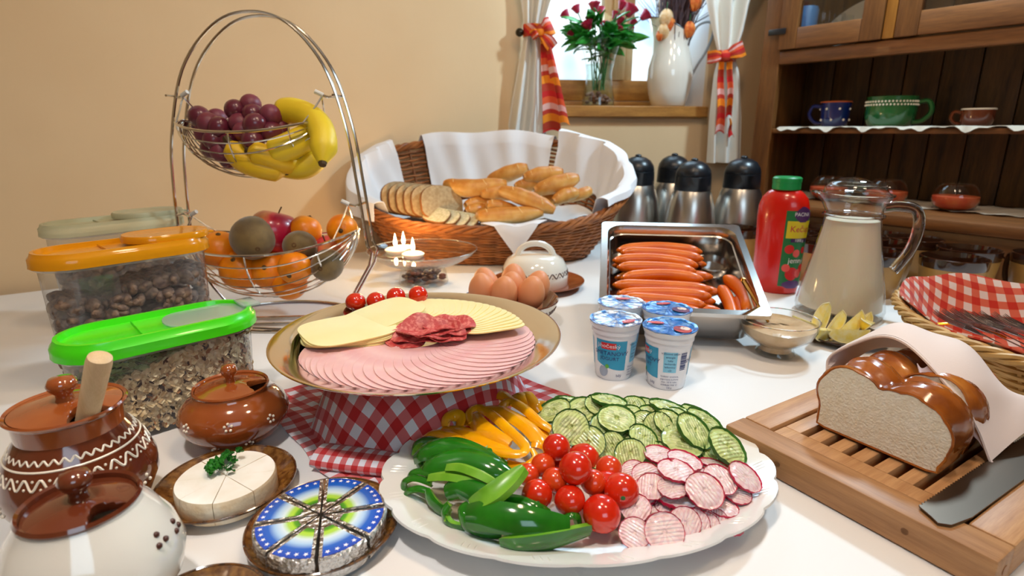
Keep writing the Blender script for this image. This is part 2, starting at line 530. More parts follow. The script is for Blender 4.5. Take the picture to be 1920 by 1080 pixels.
m.l(m.math('FRACT', sp.outputs[0]), rB.inputs[0])
mx = m.n('Mix'); mx.data_type = 'RGBA'; mx.blend_type = 'MULTIPLY'; mx.inputs[0].default_value = .8
m.l(rA.outputs[0], mx.inputs[6]); m.l(rB.outputs[0], mx.inputs[7]); m.color(mx.outputs[2]); m.val('Roughness', .8)
RIBBON = m.mat

def curtain(label, edges, base, dirv, nrm, seed, tie_z, bow, tails, knob=None):
    """edges: list of (z, left, right) metres along dirv from base"""
    root = thing('curtain', label, 'curtain', (base.x, base.y, 0))
    zs = [e[0] for e in edges]
    def f(u, v):
        z = lerp(zs[0], zs[-1], v)
        l = interp([(e[0], e[1]) for e in edges], z); r = interp([(e[0], e[2]) for e in edges], z)
        wd = r - l; amp = .016 * min(1, abs(z - tie_z) * 5 + .3)
        d = amp * math.sin(u * 5.5 * PI + seed + .8 * math.sin(z * 5)) + .01 * math.sin(u * 13 + z * 4 + seed)
        p = dirv * (l + wd * u) + nrm * d
        return (p.x, p.y, z)
    g = G(); g.grid(f, 60, 60, thick=.0015); g.obj('curtain_panel', CURTAIN, root)
    # tie band round the gather
    l = interp([(e[0], e[1]) for e in edges], tie_z); r = interp([(e[0], e[2]) for e in edges], tie_z)
    c = (l + r) / 2; hw = (r - l) / 2 + .005
    g = G()
    def fb(u, v):
        t = 2 * PI * u; p = dirv * (c + hw * math.cos(t)) + nrm * (.026 * math.sin(t))
        return (p.x, p.y, tie_z + (v - .5) * .034)
    g.grid(fb, 24, 2, closed=True, thick=.002); 
    for i in range(len(g.uv)): g.uv[i] = (g.uv[i][0] * 5, g.uv[i][1] * .5 + g.uv[i][0] * 2)
    g.obj('tie_band', RIBBON, root)
    for (s0, z0, s1, z1, wid) in bow:
        g = G()
        def fl(u, v):
            s_ = lerp(s0, s1, u); z_ = lerp(z0, z1, u)
            wdt = wid * (.35 + .65 * min(1, u * 1.6)); L = Vector((s1 - s0, z1 - z0)); L.normalize()
            o = (v - .5) * wdt
            dd = -.03 - .022 * math.sin(PI * min(1, u)) 
            p = dirv * (s_ - L.y * o) + nrm * dd
            return (p.x, p.y, z_ + L.x * o)
        g.grid(fl, 10, 4, thick=.004); g.uv = [(a * 1.2, b) for a, b in g.uv]
        def fl2(u, v):
            p = Vector(fl(u, v)); q = nrm * (.028 * math.sin(PI * u) + .004); return p + q
        g.grid(fl2, 10, 4, thick=.002); g.obj('bow_loop', RIBBON, root)
    g = G(); s0, z0 = bow[0][0], bow[0][1]
    p = dirv * s0 + nrm * -.035
    g.ball((p.x, p.y, z0), (.016, .014, .018), 12, 8); g.uv = [(v[0] * 30, v[2] * 12) for v in g.v]; g.obj('bow_knot', RIBBON, root)
    for (s0, z0, s1, z1, w0, w1, ph) in tails:
        g = G()
        def ft(u, v):
            s_ = lerp(s0, s1, u) + (v - .5) * lerp(w0, w1, u)
            p = dirv * s_ + nrm * (-.036 + .006 * math.sin(u * 7 + ph) + .006 * math.sin(v * 4 + ph))
            return (p.x, p.y, lerp(z0, z1, u) + .01 * u * math.sin(v * 3))
        g.grid(ft, 20, 6, thick=.001); n_ = abs(z1 - z0) * 9
        g.uv = [(b * 1.0, a * n_) for a, b in g.uv]; g.obj('ribbon_tail', RIBBON, root)
    if knob is not None:
        g = G(); g.ball(knob, (.012, .012, .012), 12, 8); g.tube([knob, Vector(knob) + nrm * .04], .004)
        g.obj('holdback_knob', M_('dark_brass', hexc(60, 52, 40), .3, .8), root)
    return root
# left curtain: stands in the corner, .08 m into the room
cb = Vector((.10, 1.80, 0)); cn = Vector((0, 1, 0)); cx = Vector((1, 0, 0))
def sx_(px, py): return atY(px, py, 1.80).x - cb.x
def sz_(py): return atY(1000, py, 1.80).z
curtain('white cotton curtain gathered by an orange and red check bow beside the rose vase', 
        [(sz_(268), sx_(948, 268), sx_(1022, 268)), (sz_(200), sx_(958, 200), sx_(1030, 200)), (sz_(110), sx_(974, 110), sx_(1024, 110)), (sz_(60), sx_(984, 60), sx_(1014, 60)),
         (sz_(0), sx_(977, 0), sx_(1032, 0)), (1.0, -.20, .14), (1.3, -.26, .2)][::1],
        cb, cx, cn, .4, sz_(58),
        [(sx_(1012, 60), sz_(62), sx_(1034, 56), sz_(50), .05), (sx_(1012, 66), sz_(66), sx_(1036, 84), sz_(92), .036), (sx_(1010, 60), sz_(62), sx_(996, 70), sz_(70), .025)],
        [(sx_(1018, 70), sz_(70), sx_(1034, 245), sz_(250), .018, .055, 0), (sx_(1024, 75), sz_(75), sx_(1054, 240), sz_(236), .015, .04, 2)],
        knob=(sx_(974, 62), -.01, sz_(62)))
cb = Vector((.70, 1.88, 0))
def sx_(px, py): return atY(px, py, 1.88).x - cb.x
def sz_(py): return atY(1300, py, 1.88).z
curtain('white cotton curtain gathered by a small check bow beside the wooden cupboard',
        [(sz_(305), sx_(1326, 305), sx_(1391, 305)), (sz_(220), sx_(1330, 220), sx_(1392, 220)), (sz_(140), sx_(1338, 140), sx_(1386, 140)), (sz_(105), sx_(1346, 105), sx_(1376, 105)),
         (sz_(60), sx_(1336, 60), sx_(1392, 60)), (sz_(0), sx_(1325, 0), sx_(1405, 0)), (1.0, -.16, .16), (1.3, -.2, .2)],
        cb, cx, cn, 2.0, sz_(106),
        [(sx_(1352, 107), sz_(108), sx_(1388, 96), sz_(92), .045), (sx_(1348, 107), sz_(108), sx_(1322, 108), sz_(110), .036)],
        [(sx_(1345, 118), sz_(118), sx_(1342, 254), sz_(252), .014, .026, 0), (sx_(1361, 118), sz_(118), sx_(1360, 222), sz_(222), .014, .014, 1), (sx_(1361, 222), sz_(222), sx_(1363, 260), sz_(258), .005, .018, 3)])

# ---------------------------------------------------------------- cupboard (hutch on a base cabinet), local frame: x along the front, y into the wall, z up from the table plane
HM = Matrix(((RD.x, RN.x, 0, HO.x), (RD.y, RN.y, 0, HO.y), (0, 0, 1, 0), (0, 0, 0, 1)))
def HP(x, y, z): return HM @ Vector((x, y, z))
def hutch_px(px, py, z=None, y=None):
    """local x,y (and z) where the view ray meets height z or front-parallel plane y"""
    u = (px - 960) / FPX; v = (540 - py) / FPX
    d = Vector((u, CT + v * ST, -ST + v * CT)); o = Vector((0, 0, CAMH))
    I = HM.inverted(); o2 = I @ o; d2 = I.to_3x3() @ d
    t = (z - o2.z) / d2.z if z is not None else (y - o2.y) / d2.y
    return o2 + d2 * t
hutch = thing('cupboard', 'tall dark wooden cupboard with open shelves and glazed top doors', 'cupboard')
hutch.matrix_world = HM
CZ = .125; Y0 = .11; Y1 = .37; X1 = 1.45; XL = -.075
pz = lambda px, py, y: hutch_px(px, py, y=y).z
SHZ = pz(1700, 240, Y0); SHB = pz(1700, 251, Y0)
RB = pz(1500, 118, Y0); RT = pz(1500, 93, Y0)
def hp(name, x0, x1, y0, y1, z0, z1, mat=DWOOD, bev=.0025, par=None):
    g = G(); g.bbox(x0, x1, y0, y1, z0, z1, 0, bev); return g.obj(name, mat, par or hutch, ang=30)
hp('countertop', XL - .02, X1, -.02, Y1, CZ - .028, CZ, DWOOD, .006)
hp('side_panel', XL, XL + .03, .02, Y1, FLZ + .01, CZ - .028, DWOODV)
hp('base_rail', XL + .03, X1, 0, .03, CZ - .07, CZ - .029)
hp('base_back', XL + .03, X1, Y1 - .02, Y1, FLZ + .02, CZ - .03, BACKW)
for i, x in enumerate((XL + .035, .42, .88)):
    hp('base_door', x, x + .43, .003, .026, FLZ + .08, CZ - .074, DWOODV)
hp('plinth', XL + .03, X1, .02, .05, FLZ + .01, FLZ + .078)
post_w = .055
hp('front_post', XL, XL + post_w, Y0, Y0 + .025, CZ, 1.30, DWOODV)
hp('hutch_side', XL, XL + .018, Y0 + .026, Y1, CZ, 1.30, DWOODV)
hp('front_post', X1 - .05, X1, Y0, Y0 + .025, CZ, 1.30, DWOODV)
x = XL + .02
while x < X1 - .02:
    wd = .088 if int(x * 100) % 3 else .104
    hp('back_board', x, min(x + wd, X1) - .0025, Y1 - .012 - .002 * (int(x * 91) % 2), Y1, CZ + .001, 1.30, BACKW, .003); x += wd
hp('shelf', XL + .019, X1 - .05, Y0 + .005, Y1 - .015, SHB, SHZ, DWOOD, .003)
hp('shelf', XL + .019, X1 - .05, Y0 + .03, Y1 - .015, RT - .005, RT + .01, DWOOD, .003)
hp('cross_rail', XL + post_w, X1 - .05, Y0 - .002, Y0 + .024, RB, RT, DWOOD, .003)
# glazed doors
dz0 = RT + .003; dz1 = 1.22
xs = [XL + post_w - .003, hutch_px(1655, 60, y=Y0).x - .0, hutch_px(1680, 60, y=Y0).x, 1.0]
def glazed(x0, x1, hinge=None):
    d = hp('door', x0, x0 + .05, Y0 - .012, Y0 + .012, dz0, dz1, DWOODV)
    hp('door_stile', x1 - .05, x1, Y0 - .012, Y0 + .012, dz0, dz1, DWOODV, par=d)
    hp('door_rail', x0 + .05, x1 - .05, Y0 - .011, Y0 + .011, dz0, dz0 + .055, par=d)
    hp('door_rail', x0 + .05, x1 - .05, Y0 - .011, Y0 + .011, dz1 - .055, dz1, par=d)
    hp('door_glass', x0 + .05, x1 - .05, Y0 - .002, Y0 + .001, dz0 + .055, dz1 - .055, CLEAR, .0005, par=d)
    if hinge:
        hp('hinge', x0 - .03, x0 + .02, Y0 - .018, Y0 - .013, hinge - .008, hinge + .008, BLACKP, .002, par=d)
glazed(xs[0], xs[1], pz(1440, 64, Y0))
hp('centre_stile', xs[1] + .002, xs[2] - .002, Y0 - .008, Y0 + .016, dz0, dz1, wood('honey_stile', hexc(150, 96, 30), hexc(176, 118, 44), 'Z'))
glazed(xs[2], xs[2] + .52)
hp('cornice', XL - .02, X1 + .02, Y0 - .03, Y1, 1.30, 1.36, DWOOD, .01)

# doilies
def doily(name, label, x0, x1, yf, yb, z, drop, seed):
    def f(u, v):
        x = lerp(x0, x1, u); e = .006 * math.sin(u * 70 + seed) + .004 * math.sin(u * 170)
        L = yb - yf; s = v * (L + drop + e)
        y = yb - s
        if y >= yf - .012: zz = z + .0025
        else: zz = z + .0025 - (yf - .012 - y); y = yf - .014 - .002 * math.sin(u * 60)
        p = HP(x, y, zz + .0012 * math.sin(u * 90 + v * 7)); return p
    g = G(); g.grid(f, 150, 14, thick=.0015)
    return tag(g.obj(name, M_('lace', hexc(206, 196, 180), .9, bump=(500, .6, .001))), label, 'doily')
doily('lace_doily', 'white lace doily under the mugs on the cupboard shelf', -.0, 1.2, Y0 + .008, Y0 + .2, SHZ, .016, 0)
doily('lace_doily', 'white crocheted doily under the three candle bowls', .0, .86, Y0 + .03, Y0 + .2, CZ, .0, 2)
bpy.data.objects['lace_doily.001'].location = (0, 0, .001)
# ---------------------------------------------------------------- things in the cupboard
def hplace(px, z, y):
    """world point on a shelf at height z, depth y, seen at column px"""
    lo, hi = -.2, 1.6
    for _ in range(50):
        mm = (lo + hi) / 2; P = HP(mm, y, z); zc = P.y * CT - (P.z - CAMH) * ST
        if 960 + FPX * P.x / zc < px: lo = mm
        else: hi = mm
    return HP(lo, y, z)
def cup(name, label, cat, r, h, mat, inner, rim, handle, loc, prof=None, hang=0, hr=.005, hs=.6, deco=None):
    t = thing(name, label, cat, loc)
    pr = prof or [(0, 0), (r * .8, 0), (r * .86, .003), (r * .93, h * .4), (r, h)]
    pr = pr + [(pr[-1][0] - .003, h), ]
    inn = [(max(0, a - .0035), b + .002) for a, b in pr[1:-1]][::-1]
    g = G(); g.lathe(pr, 40); g.obj('body', mat, t)
    g = G(); g.lathe([(pr[-1][0], h)] + inn[1:] + [(0, .004)], 40); g.obj('inner_glaze', inner, t)
    if rim: g = G(); g.tube([(pr[-2][0] * math.cos(a * PI / 16) * .985, pr[-2][0] * math.sin(a * PI / 16) * .985, h) for a in range(32)], .0022, closed=True); g.obj('rim', rim, t)
    R = pr[len(pr) // 2][0]
    pts = [(R * .9, h * (.5 + hs / 2)), (R + h * .3, h * (.5 + hs / 2 + .04)), (R + h * .42, h * .5), (R + h * .2, h * (.5 - hs / 2)), (R * .88, h * (.5 - hs / 2 - .06))]
    g = G(); g.tube(smooth_pts([(a * math.cos(hang), a * math.sin(hang), b) for a, b in pts], 5), hr); g.obj('handle', handle, t)
    if deco: deco(t, r, h)
    return t
BLUEG = M_('cobalt_glaze', hexc(18, 34, 96), .12, coat=1)
GREENG = M_('green_glaze', hexc(30, 96, 48), .15, coat=1)
def dots(t, r, h):
    g = G()
    for k in range(14):
        a = k * 2 * PI / 7; z = h * (.28 if k % 2 else .72); a += .4 * (k % 2)
        rr = r * (.905 + .07 * z / h)
        g.ball((rr * math.cos(a), rr * math.sin(a), z), (.0035, .0035, .0035), 8, 5)
    g.obj('white_dots', SLIP, t)
def band(t, r, h):
    g = G()
    for k in range(46):
        a = k * 2 * PI / 46
        for dz in (0, .008): g.ball((r * 1.0 * math.cos(a + dz * 9), r * 1.0 * math.sin(a + dz * 9), h * .74 + dz), .0028, 6, 4)
    g.obj('cream_dot_band', SLIP, t)
SY = Y0 + .09
lp = hplace(1562, SHZ + .004, SY)
cup('mug', 'small cobalt blue mug with white dots on the cupboard shelf', 'mug', .040, .068, BLUEG, BROWNG, M_('terracotta_rim', hexc(190, 90, 40), .3), BLUEG, lp, hang=PI * 1.05 - .6, deco=dots)
lp = hplace(1665, SHZ + .004, SY)
cup('soup_cup', 'large green cup with cream dotted band on the cupboard shelf', 'cup', .060, .075, GREENG, GREENG, GREENG, GREENG, lp, prof=[(0, 0), (.045, 0), (.05, .003), (.0585, .02), (.060, .04), (.0595, .075)], hang=-.75, hr=.006, deco=band)
lp = hplace(1829, SHZ + .004, SY)
cup('small_cup', 'small brown cup with pale rim at the end of the cupboard shelf', 'cup', .034, .04, DBROWNG, SLIP, SLIP, DBROWNG, lp, prof=[(0, 0), (.026, 0), (.03, .003), (.035, .018), (.034, .04)], hang=PI - .6, hr=.004)
WAX = M_('red_wax', hexc(206, 72, 44), .5, c2=hexc(222, 120, 70), ns=20, sss=.2)
for px, lab in ((1551, 'round glass bowl with red wax, nearest the cupboard post'), (1658, 'round glass bowl with red wax, the middle of three on the cupboard counter'), (1787, 'round glass bowl with red wax, farthest from the cupboard post')):
    lp = hplace(px, CZ + .0045, .16)
    t = thing('candle_bowl', lab, 'candle', lp, group='glass candle bowls on the counter')
    pr = [(.030, .0), (.043, .008), (.050, .024), (.050, .034), (.044, .052), (.036, .062)]
    g = G(); g.lathe([(0, .0)] + pr, 40); g.obj('glass_bowl', CLEAR, t)
    g = G(); g.tube([(.036 * math.cos(a * PI / 16), .036 * math.sin(a * PI / 16), .062) for a in range(32)], .0015, closed=True); g.obj('rim', CHROME if False else CLEAR, t)
    g = G(); g.lathe([(0, .003), (.029, .003), (.042, .010), (.0485, .024), (.0485, .034), (0, .036)], 40); g.obj('wax', WAX, t)
    g = G(); g.tube([(0, 0, .035), (.001, 0, .043)], .0008); g.obj('wick', BLACKP, t)
# glasses, a blue cloth and a plate behind the door glass
GZ = RT + .011
GL2 = thin_glass('glassware', (.9, .93, .95, 1))
for i, px in enumerate((1478, 1494, 1512, 1537, 1552, 1566, 1583, 1846, 1872, 1896)):
    lp = hplace(px, GZ, Y0 + .06 + .03 * (i % 3)); h = .07 + .02 * (i % 2)
    t = thing('stem_glass', 'small stemmed glass behind the cupboard door glass', 'glass', lp, group='glasses in the glazed cupboard')
    g = G(); g.lathe([(0, .0), (.016, .001), (.004, .005), (.003, h * .4), (.012, h * .5), (.016, h * .75), (.0145, h)], 20); g.obj('glass_body', GL2, t)
    if i % 2: g = G(); g.lathe([(0, h * .46), (.0115, h * .52), (.013, h * .6), (0, h * .6)], 16); g.obj('amber_drink', M_('amber', hexc(150, 84, 20), .2), t)
lp = hplace(1504, GZ, Y0 + .12)
g = G(); g.lathe([(0, 0), (.026, 0), (.030, .05), (.032, .11), (.028, .12)], 24)
tag(g.obj('blue_tumbler', M_('light_blue', hexc(70, 140, 205), .4), loc=lp), 'light blue tumbler behind the cupboard door glass', 'tumbler')
lp = hplace(1618, GZ, Y0 + .10)
g = G(); g.lathe([(0, 0), (.05, .002), (.10, .012), (.102, .014), (.05, .005), (0, .003)], 40); o = g.obj('white_plate', PORCEL, loc=lp + Vector((0, 0, .05)))
o.rotation_euler = (.2, -.75, .2); tag(o, 'white plate leaning behind the cupboard door glass', 'plate')

# ---------------------------------------------------------------- window sill: vase with roses, pitcher with twigs
def sillp(px, d):
    s = s_of_px(px, d); return Vector(WP(s, d, SILZ))
vp = sillp(1121, .06)
vase = thing('glass_vase', 'clear glass vase on the window sill', 'vase', vp)
g = G(); g.lathe([(0, .004), (.048, .004), (.054, .0), (.054, .003), (.052, .03), (.044, .075), (.041, .10), (.050, .15), (.066, .205)], 40); g.obj('glass_body', CLEAR, vase)
g = G(); g.lathe([(0, .005), (.052, .005), (.050, .03), (.042, .075), (.0395, .10), (.044, .13), (0, .13)], 32); g.obj('water', thin_glass('vase_water', (.86, .95, .93, 1)), vase)
for k in range(34):
    a = random.random() * 2 * PI; rr = .042 * math.sqrt(random.random()); 
    if k == 0: 
        g = G()
    g.ball((rr * math.cos(a), rr * math.sin(a), .012 + .03 * random.random()), (.009, .007, .006), 8, 5)
stuff(g.obj('pebbles', M_('brown_pebbles', hexc(110, 60, 46), .5, c2=hexc(160, 110, 90), ns=60), vase))
PETAL = M_('crimson_petal', hexc(186, 14, 66), .5, c2=hexc(150, 6, 48), ns=60, sss=.15)
STEMG = M_('rose_stem', hexc(40, 110, 50), .5)
LEAFG = M_('rose_leaf', hexc(26, 124, 40), .4, c2=hexc(60, 160, 60), ns=40)
def leaf_mesh(L=.04, W=.022, curl=.25):
    g = G()
    def f(u, v):
        x = u * L; wv = W * math.sin(PI * min(1, u * 1.02 + .0)) ** .75 * (1 - .25 * u); y = (v - .5) * wv
        return (x, y, abs(v - .5) * W * .25 - curl * L * u * u)
    g.grid(f, 8, 4, thick=.0006); return g
def rose(k, top, base, bend, r):
    t = thing('rose', 'crimson rose in the glass vase', 'rose', base, group='crimson roses in the glass vase')
    T = Vector(top) - Vector(base); mid = T * .5 + Vector(bend)
    pts = smooth_pts([(0, 0, 0), mid, T], 7)
    g = G(); g.tube(pts, .0018, 5); g.obj('stem', STEMG, t)
    d = (pts[-1] - pts[-4]).normalized(); Q = d.to_track_quat('Z', 'Y').to_matrix().to_4x4()
    g = G(); g.lathe([(.001, 0), (r * .42, .004), (r * .5, r * .5), (r * .62, r * 1.0)], 12)
    for lay in range(3):
        R = r * (.92 - .22 * lay); n_ = 5 - lay // 2
        for q in range(n_):
            a0 = 2 * PI * (q / n_) + lay * .6
            def f(u, v):
                a = a0 + (u - .5) * 2.0; zz = v * r * (1.45 + .12 * lay)
                rad = R * (.42 + .62 * v ** .8 + .14 * v ** 4) * (1 - .05 * (2 * u - 1) ** 2)
                return (rad * math.cos(a), rad * math.sin(a), zz - .12 * r * (2 * u - 1) ** 2 * v)
            g.grid(f, 5, 5, thick=.0005)
    g.ball((0, 0, r * .9), (r * .35, r * .35, r * .55), 8, 6)
    g.xf(Matrix.Translation(T - d * .004) @ Q); g.obj('bloom', PETAL, t)
    g = G()
    for q in range(5):
        a = 2 * PI * q / 5; s0 = len(g.v); g.grid(lambda u, v: (u * r * 1.1, (v - .5) * r * .4 * (1 - u), 0), 3, 2, thick=.0004)
        g.xf(Matrix.Translation(T - d * .003) @ Q @ Matrix.Rotation(a, 4, 'Z') @ Matrix.Rotation(-1.0, 4, 'Y'), s0)
    g.obj('calyx', STEMG, t)
    lf = random.randint(2, 3)
    for q in range(lf):
        i = int(len(pts) * (.45 + .16 * q)); P = pts[min(i, len(pts) - 2)]
        g = leaf_mesh(.034 + random.random() * .018, .02 + random.random() * .008, .3)
        a = random.random() * 2 * PI
        g.xf(Matrix.Translation(P) @ Matrix.Rotation(a, 4, 'Z') @ Matrix.Rotation(-.5 + random.random() * .5, 4, 'Y'))
        g.obj('leaf', LEAFG, t)
for k, (px, py, d, r) in enumerate([(1064, 22, .06, .016), (1083, 12, .09, .015), (1106, 28, .10, .012), (1115, 10, .03, .019), (1126, 14, .1, .014), (1123, 34, .02, .016), (1104, 44, .0, .018), (1134, 42, .04, .015),
                                 (1152, 24, .08, .015), (1160, 34, .05, .016), (1164, 6, .06, .016), (1177, 18, .03, .022), (1184, 34, .06, .013), (1179, 44, .09, .012), (1204, 24, .05, .018), (1073, 54, .05, .012), (1161, 48, .02, .012), (1168, -12, .08, .016)]):
    Yw = vp.y + (d - .05); tp = atY(px, py + 10, Yw)
    a = random.random() * 6.28
    rose(k, tp, vp + Vector((.018 * math.cos(a), .018 * math.sin(a), .052)), ((tp.x - vp.x) * -.18, 0, .02), r)
# greenery low in the bouquet
for k in range(95):
    a = random.random() * 2 * PI; e = random.random()
    o_ = vp + Vector((.075 * math.cos(a) * (.3 + .7 * e), .04 * math.sin(a) * (.5 + .5 * e), .175 + .075 * random.random()))
    g = leaf_mesh(.055 + .025 * random.random(), .034, .35)
    g.xf(Matrix.Translation(o_) @ Matrix.Rotation(a, 4, 'Z') @ Matrix.Rotation(-.75 + .9 * random.random(), 4, 'Y') @ Matrix.Rotation(random.uniform(-1.2, 1.2), 4, 'X'))
    if k == 0: GG = G()
    GG.add(g.v, g.f)
tag(GG.obj('rose_foliage', LEAFG), 'dense green rose leaves around the vase mouth', 'foliage', kind='stuff')

pp = sillp(1252, .035)
pit = thing('pitcher', 'tall white enamel pitcher on the window sill', 'pitcher', pp)
prof = [(0, .002), (.050, .0), (.054, .003), (.066, .04), (.073, .085), (.072, .12), (.060, .165), (.052, .20), (.052, .22), (.056, .245)]
def spout(r, z, t):
    if z > .17:
        k_ = (z - .17) / .075; sp_ = max(0, math.cos(t - PI)) ** 3
        r += sp_ * .022 * k_; z += k_ * (.028 * math.cos(t - PI))
    return r, z
g = G(); g.lathe(prof, 48, fn=spout); g.obj('body', WHITEG, pit)
g = G(); g.lathe([(a - .002, b) for a, b in prof[4:]], 48, fn=spout); g.f = [f[::-1] for f in g.f]; g.obj('inner_face', WHITEG, pit)
g = G(); rim = []
for i in range(48):
    t = 2 * PI * i / 48; r, z = spout(.056, .245, t); rim.append((r * math.cos(t), r * math.sin(t), z))
g.tube(rim, .0016, closed=True); g.obj('rim', M_('dark_rim', hexc(60, 66, 80), .3), pit)
g = G(); g.tube(smooth_pts([(.052, 0, .20), (.075, 0, .245), (.112, 0, .255), (.125, 0, .225), (.108, 0, .17), (.085, 0, .13), (.071, 0, .10)], 6), .0042, 6, flat=1); g.obj('handle', M_('enamel_handle', hexc(150, 155, 160), .3), pit)
pit.rotation_euler = (0, 0, -.15)
g = G()
for k in range(300):
    a = random.random() * 6.28; r0 = .045 * math.sqrt(random.random()); lean = Vector((random.gauss(0.012, .045), random.gauss(-.02, .02), 0))
    b0 = pp + Vector((r0 * math.cos(a), r0 * math.sin(a), .10)); H_ = .30 + .16 * random.random()
    P = [b0, b0 + lean * .3 + Vector((0, 0, H_ * .5)), b0 + lean + Vector((random.gauss(0, .01), random.gauss(0, .01), H_))]
    g.tube(smooth_pts(P, 4), [.0016, .0016, .0015, .0014, .0012, .001, .0009, .0007, .0005], 4)
for k in range(20):
    a = random.random() * 6.28; b0 = pp + Vector((0, 0, .22)); L = .12 + .1 * random.random()
    d = Vector((math.cos(a), math.sin(a) * .3 - .3, .2 + random.random()))
    g.tube([b0, b0 + d * L * .5, b0 + d * L + Vector((.01, 0, .01))], [.0009, .0007, .0004], 4)
tag(g.obj('dry_twigs', M_('twig', hexc(60, 40, 52), .7, c2=hexc(92, 62, 60), ns=60)), 'thick bundle of dry dark twigs in the white pitcher', 'twigs', kind='stuff')
LAN = M_('lantern_orange', hexc(214, 90, 30), .6, c2=hexc(232, 140, 60), ns=80); LAN2 = M_('lantern_pale', hexc(222, 178, 120), .6, c2=hexc(232, 200, 160), ns=80)
for k, (px, py, r, m_, lab) in enumerate([(1249, 33, .021, LAN2, 'pale papery seed lantern, highest among the twigs'), (1256, 44, .016, LAN, 'orange seed lantern tucked below the pale upper one'), (1244, 57, .018, LAN2, 'pale peach seed lantern low at the left of the twigs'), (1237, 66, .012, LAN, 'small orange seed lantern at the pitcher mouth'), (1292, 54, .018, LAN, 'orange pointed seed lantern at the right of the twigs'), (1303, 2, .02, LAN, 'orange seed lantern at the top of the twigs')]):
    p = atY(px, py, pp.y - .045)
    t = thing('seed_lantern', lab, 'seed lantern', p)
    g = G(); g.ball((0, 0, 0), (r, r, r * 1.1), 20, 10, fn=lambda q: q * (1 + .12 * math.cos(5 * math.atan2(q.y, q.x))) + Vector((0, 0, -.25 * max(0, -q.z) ** 3))); g.obj('husk', m_, t)
    g = G(); g.tube([(0, 0, r), (.003, .006, r + .02), (.004, .03, r + .05)], .001, 5); g.obj('stalk', STEMG, t)
# ---------------------------------------------------------------- table under a white cloth
# outline follows the two walls with a small gap
tl = LW0 + LWD * .02 + Vector((.01, -.03, 0))
A_ = [tl, LW0 + WWD * .75 + Vector((0, -.03, 0)), HP(-.12, -.035, 0), HP(1.02, -.035, 0), Vector((.95, .24, 0)), Vector((-1.2, .24, 0)), LW0 + LWD * 1.5 + Vector((.01, -.03, 0))]
out = [(p.x, p.y) for p in A_]
tab = thing('table', 'long buffet table under the white cloth', 'table', (0, 0, 0))
g = G(); g.prism(out, -.035, -.004, bev=.002); g.obj('tabletop', OAK, tab, smooth=False)
for p in ((-1.0, .34), (.85, .34), (.95, .95), (-.95, 1.0), (.1, 1.65)):
    g = G(); g.bbox(p[0] - .03, p[0] + .03, p[1] - .03, p[1] + .03, FLZ + .002, -.036, 0, .004); g.obj('leg', OAKD, tab)
# cloth: top sheet with soft press creases, hanging over the front edge
m = NT('table_linen')
m.color(m.mix(.5, m.ramp(m.noise(2.5, 3), [(.35, hexc(232, 230, 229)), (.65, hexc(238, 237, 236))]), hexc(236, 234, 232)))
m.val('Roughness', .6); m.val('Sheen Weight', .15); m.val('Specular IOR Level', .35)
wv = m.n('TexWave'); tcn = m.n('TexCoord'); wv.inputs['Scale'].default_value = 1.6; wv.inputs['Distortion'].default_value = 1.5; wv.inputs['Detail'].default_value = 1; m.l(tcn.outputs['Object'], wv.inputs[0])
m.bump(m.math('ADD', m.math('MULTIPLY', wv.outputs['Fac'], .5), m.noise(9, 2)), .18, .006)
bm = bmesh.new()
vs = [bm.verts.new((p[0], p[1], 0)) for p in out]; bm.faces.new(vs)
r = bmesh.ops.extrude_face_region(bm, geom=bm.faces[:])
bmesh.ops.translate(bm, verts=[v for v in r['geom'] if isinstance(v, bmesh.types.BMVert)], vec=(0, 0, -.003))
bmesh.ops.recalc_face_normals(bm, faces=bm.faces[:])
me = bpy.data.meshes.new('tablecloth'); bm.to_mesh(me); bm.free(); me.materials.append(m.mat)
cl = bpy.data.objects.new('tablecloth', me); col.objects.link(cl)
tag(cl, 'white linen tablecloth spread over the buffet table', 'tablecloth')
g = G(); n_ = 120
def drape(u, v):
    x = lerp(-1.2, .95, u); f = v
    return (x, .236 - .012 * f - .014 * f * math.sin(u * 40) - .004 * math.sin(u * 93), -.001 - .24 * v)
g.grid(drape, n_, 8, thick=.0015); g.obj('front_drop', m.mat, cl)

# ---------------------------------------------------------------- storage containers
def oblong(L, W, n=10, k=1.0):
    r = W / 2 * k; o = []
    for i in range(n + 1):
        a = -PI / 2 + PI * i / n; o.append((L / 2 - r + r * math.cos(a), W / 2 * math.sin(a)))
    for i in range(n + 1):
        a = PI / 2 + PI * i / n; o.append((-L / 2 + r + r * math.cos(a), W / 2 * math.sin(a)))
    return o
def shell(g, levels, n=10, mi=0):
    """levels: list of (L, W, z)"""
    rings = [[(x, y, z) for x, y in oblong(L, W, n)] for L, W, z in levels]; N = len(rings[0])
    vs = [p for r_ in rings for p in r_]
    fs = [(k * N + i, k * N + (i + 1) % N, (k + 1) * N + (i + 1) % N, (k + 1) * N + i) for k in range(len(rings) - 1) for i in range(N)]
    g.add(vs, fs, mi); return g
def frame_at(a, b, z=0):
    """matrix with origin at the middle of a-b, x axis along a->b"""
    a = Vector(a); b = Vector(b); c = (a + b) / 2; d = (b - a); d.z = 0; d.normalize()
    return Matrix(((d.x, -d.y, 0, c.x), (d.y, d.x, 0, c.y), (0, 0, 1, z), (0, 0, 0, 1)))
ORL = NT('orange_lid_plastic'); ORL.color(hexc(246, 160, 20)); ORL.val('Roughness', .22); ORL.val('Transmission Weight', .25); ORL.val('IOR', 1.2); ORL.val('Coat Weight', .5)
GRL = M_('green_lid_plastic', hexc(70, 226, 16), .3, coat=.4)
PALE = NT('pale_lid_plastic'); PALE.color(hexc(226, 226, 190)); PALE.val('Roughness', .25); PALE.val('Transmission Weight', .4); PALE.val('IOR', 1.15)
